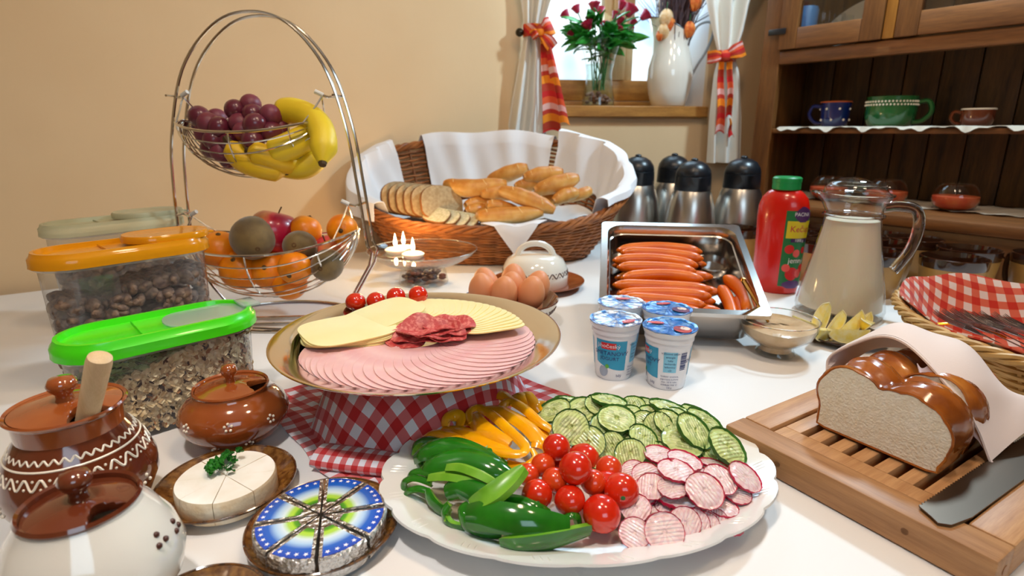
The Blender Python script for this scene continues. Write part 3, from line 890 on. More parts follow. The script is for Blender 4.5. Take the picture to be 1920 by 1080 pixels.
FLAPM = thin_glass('flap_plastic', (.95, .97, 1, 1), .55, (.78, .85, .85, 1), .15)
CHOC = M_('cocoa_pillow', hexc(140, 112, 90), .65, c2=hexc(84, 62, 52), ns=150, bump=(300, .4, .001))
def container(label, a, b, h, L, W, lidm, fill, fill_h, flap=True):
    t = thing('storage_container', label, 'container'); t.matrix_world = frame_at(a, b)
    g = G(); shell(g, [(L * .86, W * .86, .001), (L * .9, W * .9, .006), (L * .95, W * .93, h * .5), (L * .97, W * .95, h - .018), (L, W, h - .015)])
    N = 22; g.f.append(tuple(range(N))[::-1]); g.m.append(0)
    g.obj('tub', PLASTIC, t)
    g = G(); shell(g, [(L * 1.005, W * 1.01, h - .022), (L * 1.03, W * 1.04, h - .02), (L * 1.03, W * 1.04, h - .014), (L * 1.005, W * 1.0, h - .0135)]); g.obj('tub_rim', thin_glass('rim_plastic_' + lidm.name, (.95, .96, .97, 1), .35, (.85, .86, .86, 1), .1), t)
    g = G()
    shell(g, [(L * 1.01, W * 1.02, h - .0195), (L * 1.05, W * 1.10, h - .0185), (L * 1.045, W * 1.09, h - .014), (L * 1.045, W * 1.09, h - .008), (L * 1.02, W * 1.03, h - .005), (L * 1.0, W * .98, h), (L * .96, W * .88, h), (L * .94, W * .84, h - .006), (L * .93, W * .82, h - .0065)])
    n0 = len(g.v); g.f.append(tuple(range(n0 - 22, n0))); g.m.append(0)
    g.obj('lid', lidm, t)
    g = G(); g.bbox(-L * .12, -L * .115, -W * .36, W * .36, h - .0065, h - .0035, 0, .0008); g.obj('lid_crease', lidm, t)
    if flap:
        g = G(); o = [(x * .5 + L * .26, y * .72) for x, y in oblong(L, W)]; o = [(min(max(x, 0), L * .53), y) for x, y in o]
        g.prism(o, h - .0058, h - .0035, bev=.0006); g.obj('pour_flap', FLAPM, t)
        g = G(); g.bbox(L * .44, L * .545, -W * .2, W * .2, h - .0008, h + .0022, 0, .001); g.obj('flap_tab', FLAPM, t)
    else:
        g = G(); o = [(x * .52 + L * .24, y * .8) for x, y in oblong(L, W)]
        shell(g, [(L * .55, W * .9, 0), (L * .55, W * .9, .006), (L * .53, W * .84, .009), (L * .49, W * .74, .0085)]); n0 = len(g.v); g.f.append(tuple(range(n0 - 22, n0))); g.m.append(0)
        g.xf(Matrix.Translation((L * .26, 0, h - .001))); g.obj('pour_flap', lidm, t)
        g = G(); g.bbox(L * .49, L * .565, -W * .12, W * .12, h + .0, h + .003, 0, .001); g.obj('flap_tab', lidm, t)
    return t
def fill_shell(rnd, L, W, ztop, n, top_share=.3):
    """points just inside the wall of a tub and over the heap's top"""
    out_ = []
    for i in range(n):
        if rnd.random() < top_share:
            a = rnd.uniform(-1, 1); b = rnd.uniform(-1, 1); x = a * L * .43; y = b * W * .38
            out_.append((x, y, ztop(x) - .004 * rnd.random(), 1, 0))
        else:
            o = oblong(L * .91, W * .88, 24); ln_ = [(Vector(o[j]) - Vector(o[(j + 1) % len(o)])).length for j in range(len(o))]
            pick = rnd.random() * sum(ln_); k_ = 0
            while pick > ln_[k_] and k_ < len(o) - 1: pick -= ln_[k_]; k_ += 1
            q = o[k_]; q2 = o[(k_ + 1) % len(o)]; f = rnd.random()
            x = lerp(q[0], q2[0], f); y = lerp(q[1], q2[1], f); zt = ztop(x)
            out_.append((x, y, rnd.uniform(.008, zt), 0, math.atan2(y, x)))
    return out_
rnd = random.Random(3)
# green lid tub of muesli
a = Vector((-.452, .520, 0)); b = Vector((-.316, .652, 0)); mid_ = Vector((-.010, .014, 0))
gc = container('clear tub of muesli with a bright green lid', a + mid_, b + mid_, .116, .192, .088, GRL, None, 0)
OAT = [M_('oat_flake', hexc(236, 216, 176), .7, c2=hexc(212, 184, 138), ns=200), M_('raisin_and_gap_shade', hexc(58, 38, 32), .5), M_('nut_flake', hexc(160, 110, 70), .6), M_('bran_flake', hexc(190, 160, 118), .7)]
zt = lambda x: interp([(-.1, .058), (-.03, .075), (.03, .092), (.1, .094)], x)
g = G()
shell(g, [(.150, .064, .004), (.164, .070, .05)], mi=1)  # filler core, its dark brown stands in for shade between the flakes
o = oblong(.166, .071, 10); N = len(o)
g.add([(x, y, .05) for x, y in o] + [(x, y, zt(x) - .004) for x, y in o] + [(0, 0, .074)], [(i, (i + 1) % N, N + (i + 1) % N, N + i) for i in range(N)] + [(N + i, N + (i + 1) % N, 2 * N) for i in range(N)], 1)
for (x, y, z, top, ang) in fill_shell(rnd, .192, .088, zt, 5200, .2):
    kk = rnd.random(); mi = 1 if kk < .07 else (2 if kk < .13 else (3 if kk < .35 else 0))
    r_ = rnd.uniform(.0032, .0064) if z > .03 else rnd.uniform(.0022, .0042)
    s0 = len(g.v); nn = 6; g.add([(r_ * math.cos(2 * PI * q / nn), r_ * .8 * math.sin(2 * PI * q / nn), rnd.uniform(-.0004, .0004)) for q in range(nn)] + [(0, 0, .0009), (0, 0, -.0004)], [(q, (q + 1) % nn, nn) for q in range(nn)] + [((q + 1) % nn, q, nn + 1) for q in range(nn)], mi)
    if top: R = Matrix.Rotation(rnd.uniform(-.7, .7), 4, 'X') @ Matrix.Rotation(rnd.uniform(-.7, .7), 4, 'Y')
    else: R = Matrix.Rotation(math.atan2(y, x - max(-.05, min(.05, x))), 4, 'Z') @ Matrix.Rotation(PI / 2 + rnd.uniform(-.6, .6), 4, 'Y') @ Matrix.Rotation(rnd.uniform(-.6, .6), 4, 'X')
    g.xf(Matrix.Translation((x, y, z)) @ R, s0)
stuff(g.obj('muesli', OAT, gc))
# tall tubs of cocoa pillows
def pillows(t, L, W, hz, n, seed):
    rn = random.Random(seed); g = G(); ztp = lambda x: hz + .02 * x / L - .012 * math.exp(-((x + L * .2) / .02) ** 2)
    shell(g, [(L * .74, W * .5, .006), (L * .78, W * .52, hz - .03)]); n0 = len(g.v); g.f.append(tuple(range(n0 - 22, n0))); g.m.append(0)
    for (x, y, z, top, ang) in fill_shell(rn, L * .97, W * .93, ztp, n, .3):
        M3 = Matrix.Rotation(rn.random() * 6, 3, 'Z') @ Matrix.Rotation(rn.random() * 6, 3, 'X')
        g.ball((x * .95, y * .92, z), (.0115, .0095, .006), 10, 7, M=M3)
    stuff(g.obj('cocoa_pillows', CHOC, t))
a = at(62, 484, .172); b = at(376, 444, .172)
tc1 = container('tall clear tub of dark cereal with an orange lid', (a.x, a.y, 0), (b.x, b.y, 0), .178, .196, .085, ORL.mat, None, 0, False)
pillows(tc1, .200, .085, .124, 620, 1)
g = G()
for s_ in (-1,):
    g.grid(lambda u, v: (-.045 + (u - .5) * .048, -.0365 + .006 * math.sin(PI * u) ** .5 * 1.0, .02 + v * .125), 10, 8, thick=.0006)
g.obj('grip_hollow', PLASTIC, tc1)
a = at(78, 437, .172); b = at(358, 410, .172)
tc2 = container('tall clear tub of dark cereal with a pale lid, behind the orange one', (a.x - .035, a.y + .035, 0), (b.x - .045, b.y + .05, 0), .178, .200, .085, PALE.mat, None, 0, False)
pillows(tc2, .200, .085, .12, 420, 2)

# ---------------------------------------------------------------- two tier wire fruit stand
FS = Vector((-.410, .975, 0))
stand = thing('fruit_stand', 'chrome wire stand carrying two hanging fruit baskets', 'fruit stand', FS, rot=(0, 0, -.06))
def arch(dy, k):
    P = [(-.115, dy, .004 + .0), (-.152, dy, .06), (-.168, dy, .12), (-.166, dy, .22), (-.155, dy, .31), (-.120, dy, .415), (-.06, dy, .480), (.0, dy, .499), (.06, dy, .482), (.112, dy, .42), (.140, dy, .33), (.153, dy, .23), (.163, dy, .13)]
    Q = smooth_pts(P, 6)
    Q = Q + [Vector((.170, dy, .118)), Vector((.164, dy * .9, .095)), Vector((.128, dy - .02, .03)), Vector((.118, dy - .03, .008)), Vector((.06, dy - .045, .004)), Vector((-.045, dy - .06, .004))]
    return Q
for k, dy in enumerate((-.012, .022)):
    g = G(); g.tube(arch(dy, k), .0026, 8); g.obj('arch_wire', CHROME, stand)
g = G(); g.tube([Vector((.01 + .125 * math.cos(t * PI / 18), -.015 + .085 * math.sin(t * PI / 18), .0028)) for t in range(36)], .0028, 8, closed=True); g.obj('base_ring', CHROME, stand)
g = G(); g.tube(smooth_pts([(-.166, -.012, .13), (-.14, -.05, .05), (-.09, -.08, .008), (.0, -.09, .004), (.06, -.09, .004)], 6), .0024, 6); g.obj('base_wire', CHROME, stand)
HK = [(-.150, .375), (.126, .375), (-.165, .180), (.155, .200)]
for i, (x, z) in enumerate(HK):
    sg = 1 if x < 0 else -1
    g = G(); g.tube([(x, -.018, z), (x, .028, z)], .002, 6); g.tube([(x, .004, z), (x + sg * .012, -.004, z - .003), (x + sg * .024, -.008, z + .001)], .0022, 6); g.obj('hook', CHROME, stand)
    g = G(); g.tube([(x + sg * .020, -.0075, z), (x + sg * .032, -.010, z + .006)], .0036, 8); g.obj('hook_cap', M_('white_rubber', hexc(225, 222, 215), .5), stand)
def wire_basket(name, c, Lx, Wy, zrim_end, depth, hookL, hookR, tilt):
    """boat of bent wires: rim oval rising to both ends, nested lengthwise wires below"""
    b = G()
    def P(t, k):   # t along the length -1..1, k -1..1 across
        x = Lx * t; wy = Wy * math.sqrt(max(0, 1 - abs(t) ** 2.6)); y = wy * math.sin(k * PI / 2)
        dpt = depth * math.sqrt(max(0, 1 - abs(t) ** 2.2)); z = zrim_end * abs(t) ** 2.2 - dpt * math.cos(k * PI / 2)
        return Vector((c[0] + x, c[1] + y, c[2] + z + tilt * t))
    T = [-1 + 2 * i / 36 for i in range(37)]
    T = [math.sin(q * PI / 2) for q in T]
    for k in (-1, 1): b.tube([P(t, k) for t in T], .0022, 6)
    root = b.obj(name, CHROME, stand)
    for i in range(1, 14):
        k = -1 + 2 * i / 14; g = G(); g.tube([P(t, k) for t in T], .0012, 5); g.obj('basket_wire', CHROME, root)
    for t in (-.72, 0.0, .72):
        g = G(); g.tube([P(t, -1 + 2 * i / 20) for i in range(21)], .0014, 5); g.obj('cross_wire', CHROME, root)
    for e, hk in ((-1, hookL), (1, hookR)):
        for k in (-1, 1):
            g = G(); q = P(e * .86, k); g.tube([hk, Vector(hk) * .5 + q * .5 + Vector((0, 0, -.002)), q], .0016, 5); g.obj('hanger', CHROME, root)
    return root
wire_basket('upper_basket', (-.018, .0, .318), .120, .085, .018, .075, (-.128, -.008, .373), (.104, -.008, .373), 0)
wire_basket('lower_basket', (-.010, -.0, .128), .152, .098, .022, .092, (-.143, -.008, .178), (.133, -.008, .198), .004)
def fs(x, y, z): return stand.matrix_basis @ Vector((x, y, z))
bpy.context.view_layer.update()
def fs(x, y, z):
    c_, s_ = math.cos(-.06), math.sin(-.06); return FS + Vector((x * c_ - y * s_, x * s_ + y * c_, z))
def fpx(px, py, y):
    """point in the stand's frame at depth y behind its plane, seen at px,py -> world"""
    return atY(px, py, FS.y + y)
# fruit
ORG = M_('orange_peel', hexc(252, 150, 14), .35, c2=hexc(246, 132, 8), ns=30, bump=(260, .25, .0008), sss=.1)
KIWI = M_('kiwi_skin', hexc(122, 98, 52), .75, c2=hexc(98, 76, 38), ns=40, bump=(500, .5, .0006), sheen=.3)
m = NT('apple_skin'); tcn = m.n('TexCoord'); sp = m.n('SeparateXYZ'); m.l(tcn.outputs['Object'], sp.inputs[0])
q = m.math('ADD', m.math('MULTIPLY', sp.outputs[0], 12), m.math('MULTIPLY', m.noise(35, 3, stretch=(1, 1, .4)), 1.1))
m.color(m.ramp(q, [(.3, hexc(238, 150, 92)), (.52, hexc(222, 72, 70)), (.75, hexc(176, 18, 52))])); m.val('Roughness', .3); m.val('Coat Weight', .3); APPLE = m.mat
CALYX = M_('calyx_brown', hexc(96, 66, 26), .7)
def orange(label, p, r, rot, grp):
    t = thing('orange', label, 'orange', p, rot, grp)
    g = G(); g.ball((0, 0, 0), (r, r, r * .95), 28, 18, fn=lambda q: q * (1 - .05 * max(0, q.z) ** 14)); g.obj('peel', ORG, t)
    g = G(); g.lathe([(0, r * .93), (.003, r * .935), (.0042, r * .925), (.0042, r * .90)], 8); g.ball((0, 0, r * .93), .0022, 8, 5); g.obj('calyx', CALYX, t)
def kiwi(label, p, r, rot, grp='kiwis in the lower wire basket'):
    t = thing('kiwi', label, 'kiwi', p, rot, grp)
    g = G(); g.ball((0, 0, 0), (r, r * .95, r * 1.16), 24, 16); g.obj('skin', KIWI, t)
    g = G(); g.lathe([(0, r * 1.14), (.003, r * 1.17), (.005, r * 1.13), (.005, r * 1.1)], 9); g.obj('blossom_end', CALYX, t)
def apple(label, p, r, rot):
    t = thing('apple', label, 'apple', p, rot, 'apples in the lower wire basket')
    g = G(); g.ball((0, 0, 0), (r, r, r * .95), 28, 20, fn=lambda q: q * (1 - .22 * max(0, q.z) ** 8 - .12 * max(0, -q.z) ** 8) * (1 + .05 * q.z)); g.obj('skin', APPLE, t)
    g = G(); g.tube([(0, 0, r * .7), (.001, 0, r * .9), (.003, 0, r * 1.08)], .0013, 5); g.obj('stem', CALYX, t)
G1 = 'oranges in the lower wire basket'
orange('orange at the far left of the lower basket, behind the wires', fpx(412, 468, .0), .034, (.3, .2, 0), G1)
orange('orange low in the lower basket beneath the big kiwi', fpx(452, 505, -.01), .036, (.8, 0, 0), G1)
orange('orange low in the lower basket beside the small front tangerine', fpx(505, 505, -.005), .034, (1.2, .4, 0), G1)
orange('tangerine at the back of the lower basket, right of the apple', fpx(573, 432, .02), .028, (-.3, .3, 0), G1)
orange('tangerine with a dark calyx perched highest at the right of the lower basket', fpx(642, 430, -.005), .0265, (1.5, -.5, .2), G1)
orange('tangerine with its calyx facing out at the front of the lower basket', fpx(553, 502, -.052), .028, (1.9, .2, 0), G1)
orange('orange lying at the very bottom of the lower basket', fpx(543, 532, -.01), .030, (.2, 0, 0), G1)
kiwi('largest kiwi, at the left of the lower basket', fpx(474, 446, -.02), .0375, (1.9, -.5, .4))
kiwi('kiwi in the middle of the lower basket with its tip showing', fpx(563, 462, -.022), .0285, (1.3, .2, 0))
kiwi('kiwi at the right front of the lower basket under the wires', fpx(614, 497, -.035), .028, (1.5, -1.0, .0))
apple('red and yellow apple behind the kiwis in the lower basket', fpx(514, 436, .020), .044, (-.2, .25, 0))
apple('pale blush apple at the right of the lower basket', fpx(617, 478, .02), .037, (-.3, -.2, 2.4))
GRAPE = M_('red_grape', hexc(116, 42, 60), .3, c2=hexc(86, 24, 46), ns=60, sss=.15, coat=.3)
GRAPE2 = M_('red_grape_dusty', hexc(138, 62, 80), .45, c2=hexc(104, 36, 56), ns=60, sss=.15)
def grapes(label, spots, r0):
    c = spots[0]; base = fpx(c[0], c[1], c[2]); t = thing('grape_bunch', label, 'grapes', base)
    rn = random.Random(len(spots)); me = [None, None]
    for i, (px, py, y, r) in enumerate(spots):
        k = i % 2
        if me[k] is None: g = G(); g.ball((0, 0, 0), (1, 1, 1.08), 20, 12); me[k] = g.mesh('grape', (GRAPE, GRAPE2)[k])
        o = bpy.data.objects.new('grape', me[k]); col.objects.link(o); o.parent = t; o.location = fpx(px, py, y) - base; o.scale = (r, r, r)
        o.rotation_euler = (rn.random() * 3, rn.random() * 3, 0)
    g = G()
    for i in range(len(spots) - 1):
        a = fpx(*spots[i][:3]) - base; b = fpx(*spots[i + 1][:3]) - base
        if (a - b).length < .05: g.tube([a, (a + b) / 2 + Vector((0, .006, 0)), b], .001, 4)
    g.obj('stalk', M_('grape_stalk', hexc(120, 110, 50), .6), t)
grapes('bunch of dusky red grapes piled in the middle of the upper basket',
       [(441, 206, -.01, .017), (470, 196, .0, .017), (474, 214, -.015, .017), (449, 231, -.02, .0165), (478, 234, -.04, .018), (508, 217, -.02, .018), (509, 248, -.03, .0175), (524, 240, -.01, .0155), (474, 264, -.045, .018), (458, 248, -.03, .0165), (440, 250, .0, .0165), (490, 250, .0, .016), (462, 222, .012, .016), (500, 232, .01, .016), (430, 268, -.02, .017), (530, 226, .01, .012)], .017)
grapes('bunch of dark red grapes at the left end of the upper basket',
       [(374, 219, .0, .018), (392, 232, -.015, .018), (411, 240, -.02, .018), (386, 250, -.005, .018), (402, 262, -.02, .0175), (420, 258, .01, .018), (396, 278, -.01, .017), (415, 284, -.02, .017), (430, 298, -.015, .016), (380, 236, .02, .017), (445, 288, .0, .017), (408, 222, .02, .016), (425, 232, .03, .016)], .018)
BAN = M_('banana_skin', hexc(236, 206, 44), .45, c2=hexc(228, 196, 36), ns=14, bump=(40, .08))
BANF = M_('banana_skin_freckled', hexc(236, 192, 30), .45, c2=hexc(110, 70, 16), ns=70, stops=(.66, .74))
BTIP = M_('banana_tip', hexc(70, 50, 20), .7)
def banana(label, P, r, mat=None):
    t = thing('banana', label, 'banana', P[0], group='bananas in the upper wire basket'); P = [Vector(p) - Vector(P[0]) for p in P]
    pts = smooth_pts(P, 8); N = len(pts) - 1
    rs = [r * (1 - .0) * min(1, .42 + 5.2 * (i / N)) * min(1, .34 + 4.6 * (1 - i / N) ** .9) for i in range(N + 1)]
    g = G(); n = 10; g.tube(pts, rs, n)
    g.obj('skin', mat or BAN, t, ang=60)
    d = (pts[-1] - pts[-2]).normalized(); g = G(); g.tube([pts[-1] - d * .001, pts[-1] + d * .005], [rs[-1] * 1.02, rs[-1] * .8], 8); g.obj('tip', BTIP, t)
    d = (pts[0] - pts[1]).normalized(); g = G(); g.tube([pts[0] - d * .001, pts[0] + d * .014], [rs[0] * 1.0, rs[0] * .75], 6); g.obj('stem', BTIP, t)
Bp = lambda *L: [fpx(*q) for q in L]
banana('banana curving up over the right rim of the upper basket', Bp((516, 212, .0), (548, 208, -.005), (585, 222, -.02), (606, 255, -.045), (605, 305, -.075)), .021)
banana('short fat banana lying across the middle of the upper basket', Bp((500, 290, -.05), (530, 280, -.045), (562, 265, -.03), (580, 255, -.01), (585, 240, .02)), .022)
banana('freckled banana low at the front left of the upper basket', Bp((432, 270, -.04), (455, 300, -.05), (490, 314, -.05), (535, 322, -.035)), .0185, BANF)
banana('freckled banana under the grapes with its black tip showing', Bp((560, 312, -.01), (530, 304, -.04), (498, 292, -.055), (466, 282, -.06)), .018, BANF)
banana('greenish banana at the bottom right of the upper basket', Bp((505, 300, -.02), (540, 312, -.02), (572, 312, -.02), (600, 290, -.01)), .02)
# ---------------------------------------------------------------- big wicker bread basket
WICK = M_('willow_orange', hexc(176, 108, 52), .5, c2=hexc(140, 80, 34), ns=30, stretch=(1, 1, 3), bump=(200, .2))
WICKD = M_('willow_dark', hexc(128, 76, 34), .6)
WICKL = M_('willow_pale', hexc(214, 176, 112), .5, c2=hexc(190, 148, 86), ns=40, bump=(200, .2))
WICKLD = M_('willow_pale_shade', hexc(180, 138, 78), .6)
def wicker(name, label, cat, C, R, B, zr, rot, rows, ribs, sr, mats, rimr, amp=.0035, seg=None):
    """C centre (x,y), R rim radii, B base radii, zr(phi)->rim height; rows of strands weave in and out of upright ribs"""
    t = thing(name, label, cat, (C[0], C[1], 0), (0, 0, rot))
    seg = seg or ribs * 4
    def wp(phi, k, off=0.0):
        k = max(0, k); h = zr(phi); f = k ** .8
        rx = lerp(B[0], R[0], f) + off; ry = lerp(B[1], R[1], f) + off
        return Vector((rx * math.cos(phi), ry * math.sin(phi), .004 + (h - .004) * k))
    for r_ in range(rows):
        k = r_ / (rows - 1) * .93; g = G(); pts = []
        rn = random.Random(r_)
        ph = rn.random() * .02
        for i in range(seg):
            phi = 2 * PI * i / seg
            o = amp * math.cos(ribs / 2 * phi + PI * (r_ % 2)) + rn.uniform(-.0005, .0005)
            pts.append(wp(phi, k + rn.uniform(-.004, .004), o))
        g.tube(pts, sr * rn.uniform(.85, 1.1), 5, closed=True)
        g.obj('woven_strand', mats[0] if r_ % 5 else mats[1], t)
    g = G()
    for i in range(ribs):
        phi = 2 * PI * (i + .5) / ribs * 1.0 - PI / ribs
        g.tube([wp(phi, q / 6, 0) for q in range(7)], sr * 1.05, 5)
    stuff(g.obj('upright_ribs', mats[1], t))
    g = G(); g.lathe([(0, .003), (1, .003)], 48, sx=B[0], sy=B[1]); g.obj('woven_base', mats[1], t)
    # twisted rim rods
    for j in range(4):
        g = G(); pts = []; turns = int(ribs * .45)
        for i in range(seg * 2):
            phi = 2 * PI * i / (seg * 2); a = phi * turns + j * PI / 2
            p = wp(phi, 1, rimr * .75 * math.cos(a)); p.z += rimr * .9 * math.sin(a) - rimr * .3; pts.append(p)
        g.tube(pts, rimr * .62, 6, closed=True); g.obj('rim_rod', mats[0], t)
    return t, wp
BC = (-.055, 1.475)
def zrb(phi):
    s = math.sin(phi)
    return interp([(-1, .100), (-.85, .108), (-.4, .150), (0, .192), (.5, .262), (1, .298)], s) if True else 0
bbk, bwp = wicker('bread_basket', 'large oval orange-brown wicker bread basket with a high back', 'basket', BC, (.352, .175), (.25, .118), zrb, .0, 26, 44, .0036, (WICK, WICKD), .0075)
def bW(phi, k, off=0): return Vector((BC[0], BC[1], 0)) + bwp(phi, k, off)
# napkins hung over the rim
def rim_cloth(name, label, ph0, ph1, inn, outd, seed, lift=.012, mat=NAPKIN, wav=.006, n=40, grp=None):
    """inn(u)/outd(u): how far the cloth hangs inside and outside the rim"""
    def f(u, v):
        phi = lerp(ph0, ph1, u); a = inn(u); b = outd(u); s = lerp(-a, b, v)
        h = zrb(phi); top = h + lift
        w_ = wav * math.sin(u * 17 + seed) + wav * .6 * math.sin(u * 31 + seed * 2 + v * 3)
        if s < -.012:     # inside
            k = max(.05, 1 + s / max(h, .05) * .75); p = bwp(phi, k, -.022 + w_ * .8); p.z = max(p.z, .02)
        elif s > .012:    # outside, hanging down
            p = bwp(phi, 1, .017 + w_ * .5); p.z = top - s + .004
        else:
            q = s / .012; p = bwp(phi, 1, .019 * q + w_ * .3); p.z = top + .006 * (1 - q * q)
        p.z += .004 * math.sin(u * 11 + seed)
        return Vector((BC[0], BC[1], 0)) + p
    g = G(); g.grid(f, n, 26, thick=.0016)
    return tag(g.obj(name, mat), label, 'napkin', grp)
rad = math.radians
rim_cloth('cloth_napkin', 'white napkin spread over the high back rim of the bread basket', rad(124), rad(60), lambda u: .19, lambda u: .03, .3, .016)
rim_cloth('cloth_napkin', 'white quilted napkin folded over the left rim of the bread basket', rad(222), rad(142), lambda u: .07 + .06 * u, lambda u: .045 + .02 * math.sin(u * 3), 1.3, .022)
rim_cloth('cloth_napkin', 'white napkin billowing over the right rim of the bread basket', rad(57), rad(-40), lambda u: .15 - .06 * u, lambda u: .03 + .012 * math.sin(u * 5), 2.2, .03, wav=.009)
# front napkin tip: a triangle hanging over the low front rim
def tip(u, v):
    phi = rad(lerp(-93, -66, u)); w_ = 1 - v
    phi = lerp(rad(-80), phi, w_ if v > .35 else 1) if v > .35 else phi
    hh = zrb(phi); s = lerp(-.05, .085, v)
    if s < 0: p = bwp(phi, 1 + s / hh * .6, -.012)
    else: p = bwp(phi, 1, .014); 
    p.z = hh + .012 + (s * .5 if s < 0 else -s * .9)
    if s > 0: p.z = hh + .012 - s * .9; p.y -= .003 * math.sin(s * 60)
    p.z += .003 * math.sin(u * 9)
    return Vector((BC[0], BC[1], 0)) + p
g = G(); g.grid(tip, 20, 20, thick=.0015); tag(g.obj('cloth_napkin', NAPKIN), 'pointed corner of white napkin hanging over the front rim of the bread basket', 'napkin')
# cloth lining inside under the bread
def lining(u, v):
    t = 2 * PI * u; r_ = v; x = .27 * r_ * math.cos(t); y = .125 * r_ * math.sin(t)
    return (BC[0] + x, BC[1] + y, .06 + .05 * r_ ** 3 + .02 * max(0, y / .125) + .006 * math.sin(x * 60) * r_)
g = G(); g.grid(lining, 48, 8, closed=True, thick=.0016); tag(g.obj('cloth_lining', NAPKIN), 'white cloth lining the bottom of the bread basket under the rolls', 'cloth')
# rolls
m = NT('roll_crust'); tcn = m.n('TexCoord'); sp = m.n('SeparateXYZ'); m.l(tcn.outputs['UV'], sp.inputs[0])
q = m.math('ADD', m.math('MULTIPLY', m.noise(50, 4), .5), m.math('MULTIPLY', sp.outputs[0], .5))
m.color(m.ramp(q, [(.3, hexc(240, 206, 140)), (.5, hexc(228, 172, 88)), (.72, hexc(204, 128, 46))])); m.val('Roughness', .42); m.bump(m.noise(120, 4), .2, .001); ROLL = m.mat
SEAM = M_('seam_pale', hexc(240, 206, 140), .6)
def roll(label, P, r, grp='long bread rolls in the wicker basket'):
    P = [atY(px, py, Y) for px, py, Y in P]; o = P[0].copy(); P = [p - o for p in P]
    pts = smooth_pts(P, 8); N = len(pts) - 1
    rs = [max(.0015, r * (math.sin(PI * min(1, max(0, (i / N) * .94 + .03))) ** .38) * (1 + .03 * math.sin(i * 1.1))) for i in range(N + 1)]
    g = G(); n = 14; g.tube(pts, rs, n); g.uv = [(.5 + .5 * math.cos(2 * PI * (i % n) / n), (i // n) / N) for i in range(len(g.v))]
    t = g.obj('bread_roll', ROLL, loc=o, ang=180); tag(t, label, 'bread roll', grp)
    for fr in (.22, .72):
        g = G(); i = int(N * fr); g.tube([pts[i] + Vector((math.cos(a) * .15, 0, 1)).normalized().lerp(Vector((0, -1, 0)), (a) / 4).normalized() * rs[i] * .985 + (pts[i + 1] - pts[i]) * (a - 1) * .5 for a in (0, 1, 2, 3)], .0011, 5)
        g.obj('crust_seam', SEAM, t)
roll('golden roll lying along the front rim of the bread basket', [(892, 405, 1.33), (945, 405, 1.34), (1018, 398, 1.35)], .0215)
roll('long roll slanting down across the centre of the bread pile', [(935, 355, 1.38), (975, 368, 1.37), (1010, 382, 1.36), (1040, 395, 1.355)], .021)
roll('golden roll on top just right of the brown bread slices', [(832, 345, 1.42), (880, 353, 1.41), (950, 344, 1.42)], .0225)
roll('roll sticking up at the back of the bread pile', [(915, 338, 1.50), (955, 325, 1.50), (990, 313, 1.50)], .021)
roll('pale roll at the back right of the bread pile', [(982, 334, 1.46), (1015, 328, 1.47), (1055, 322, 1.48)], .021)
roll('plump roll resting right of centre on the bread pile', [(1002, 358, 1.42), (1045, 345, 1.43), (1085, 333, 1.44)], .0225)
roll('short pale roll at the right end of the bread pile', [(1037, 378, 1.39), (1060, 366, 1.41), (1085, 360, 1.42)], .018)
roll('roll against the right napkin, half hidden', [(1060, 375, 1.42), (1095, 362, 1.44), (1108, 355, 1.45)], .015)
roll('stub of a roll poking out from the middle of the pile', [(912, 382, 1.36), (940, 388, 1.37), (975, 397, 1.39)], .016)
roll('roll end under the central slanting roll', [(900, 362, 1.40), (930, 360, 1.41), (970, 368, 1.42)], .019)
roll('roll end low beside the bread slices', [(872, 385, 1.38), (900, 380, 1.41), (940, 380, 1.44)], .017)
roll('lowest roll end left of the front roll', [(872, 398, 1.36), (895, 394, 1.38), (930, 390, 1.42)], .017)
roll('roll hidden deep between the right rolls', [(965, 350, 1.46), (995, 345, 1.47), (1020, 343, 1.48)], .018)
roll('roll lying deep under the right of the pile', [(1000, 385, 1.42), (1040, 372, 1.46), (1070, 352, 1.5)], .02)
# slices
CRUMB = M_('brown_crumb', hexc(190, 166, 126), .85, c2=hexc(168, 140, 98), ns=130, bump=(350, .6, .001)); CRUST = M_('dark_crust', hexc(132, 84, 40), .7)
WCRUMB = M_('pale_crumb', hexc(226, 214, 180), .85, c2=hexc(196, 186, 140), ns=200, bump=(350, .5, .001))
def slice_mesh(W, Hh, th, mats):
    o = []
    for i in range(24):
        a = 2 * PI * i / 24; x = W / 2 * math.copysign(abs(math.cos(a)) ** .8, math.cos(a)); z = Hh / 2 * math.copysign(abs(math.sin(a)) ** (.9 if math.sin(a) > 0 else .45), math.sin(a))
        o.append((x, z))
    g = G(); g.prism([(x, z) for x, z in o], -th / 2, th / 2, 0, .0012, mside=1)
    g.v = [(v[0], v[2], v[1]) for v in g.v]; g.f = [f[::-1] for f in g.f]
    return g
g = slice_mesh(.115, .085, .009, None)
for i, px in enumerate((748, 762, 776, 790, 804, 822)):
    p = atY(px + 6, 372 + i * 1.6, 1.43 - i * .012)
    root = thing('bread_slice', ['hindmost brown bread slice, against the left napkin', 'second brown bread slice from the left napkin', 'third brown bread slice from the left napkin', 'fourth brown bread slice from the left napkin', 'fifth brown bread slice, behind the foremost', 'foremost brown bread slice, its whole face showing'][i], 'bread slice', p, (-.35, .12, .62), 'brown bread slices in the basket')
    if i == 0: g0 = g.mesh('loaf_slice', [CRUMB, CRUST])
    o = bpy.data.objects.new('slice_body', g0); col.objects.link(o); o.parent = root
g = slice_mesh(.07, .05, .007, None)
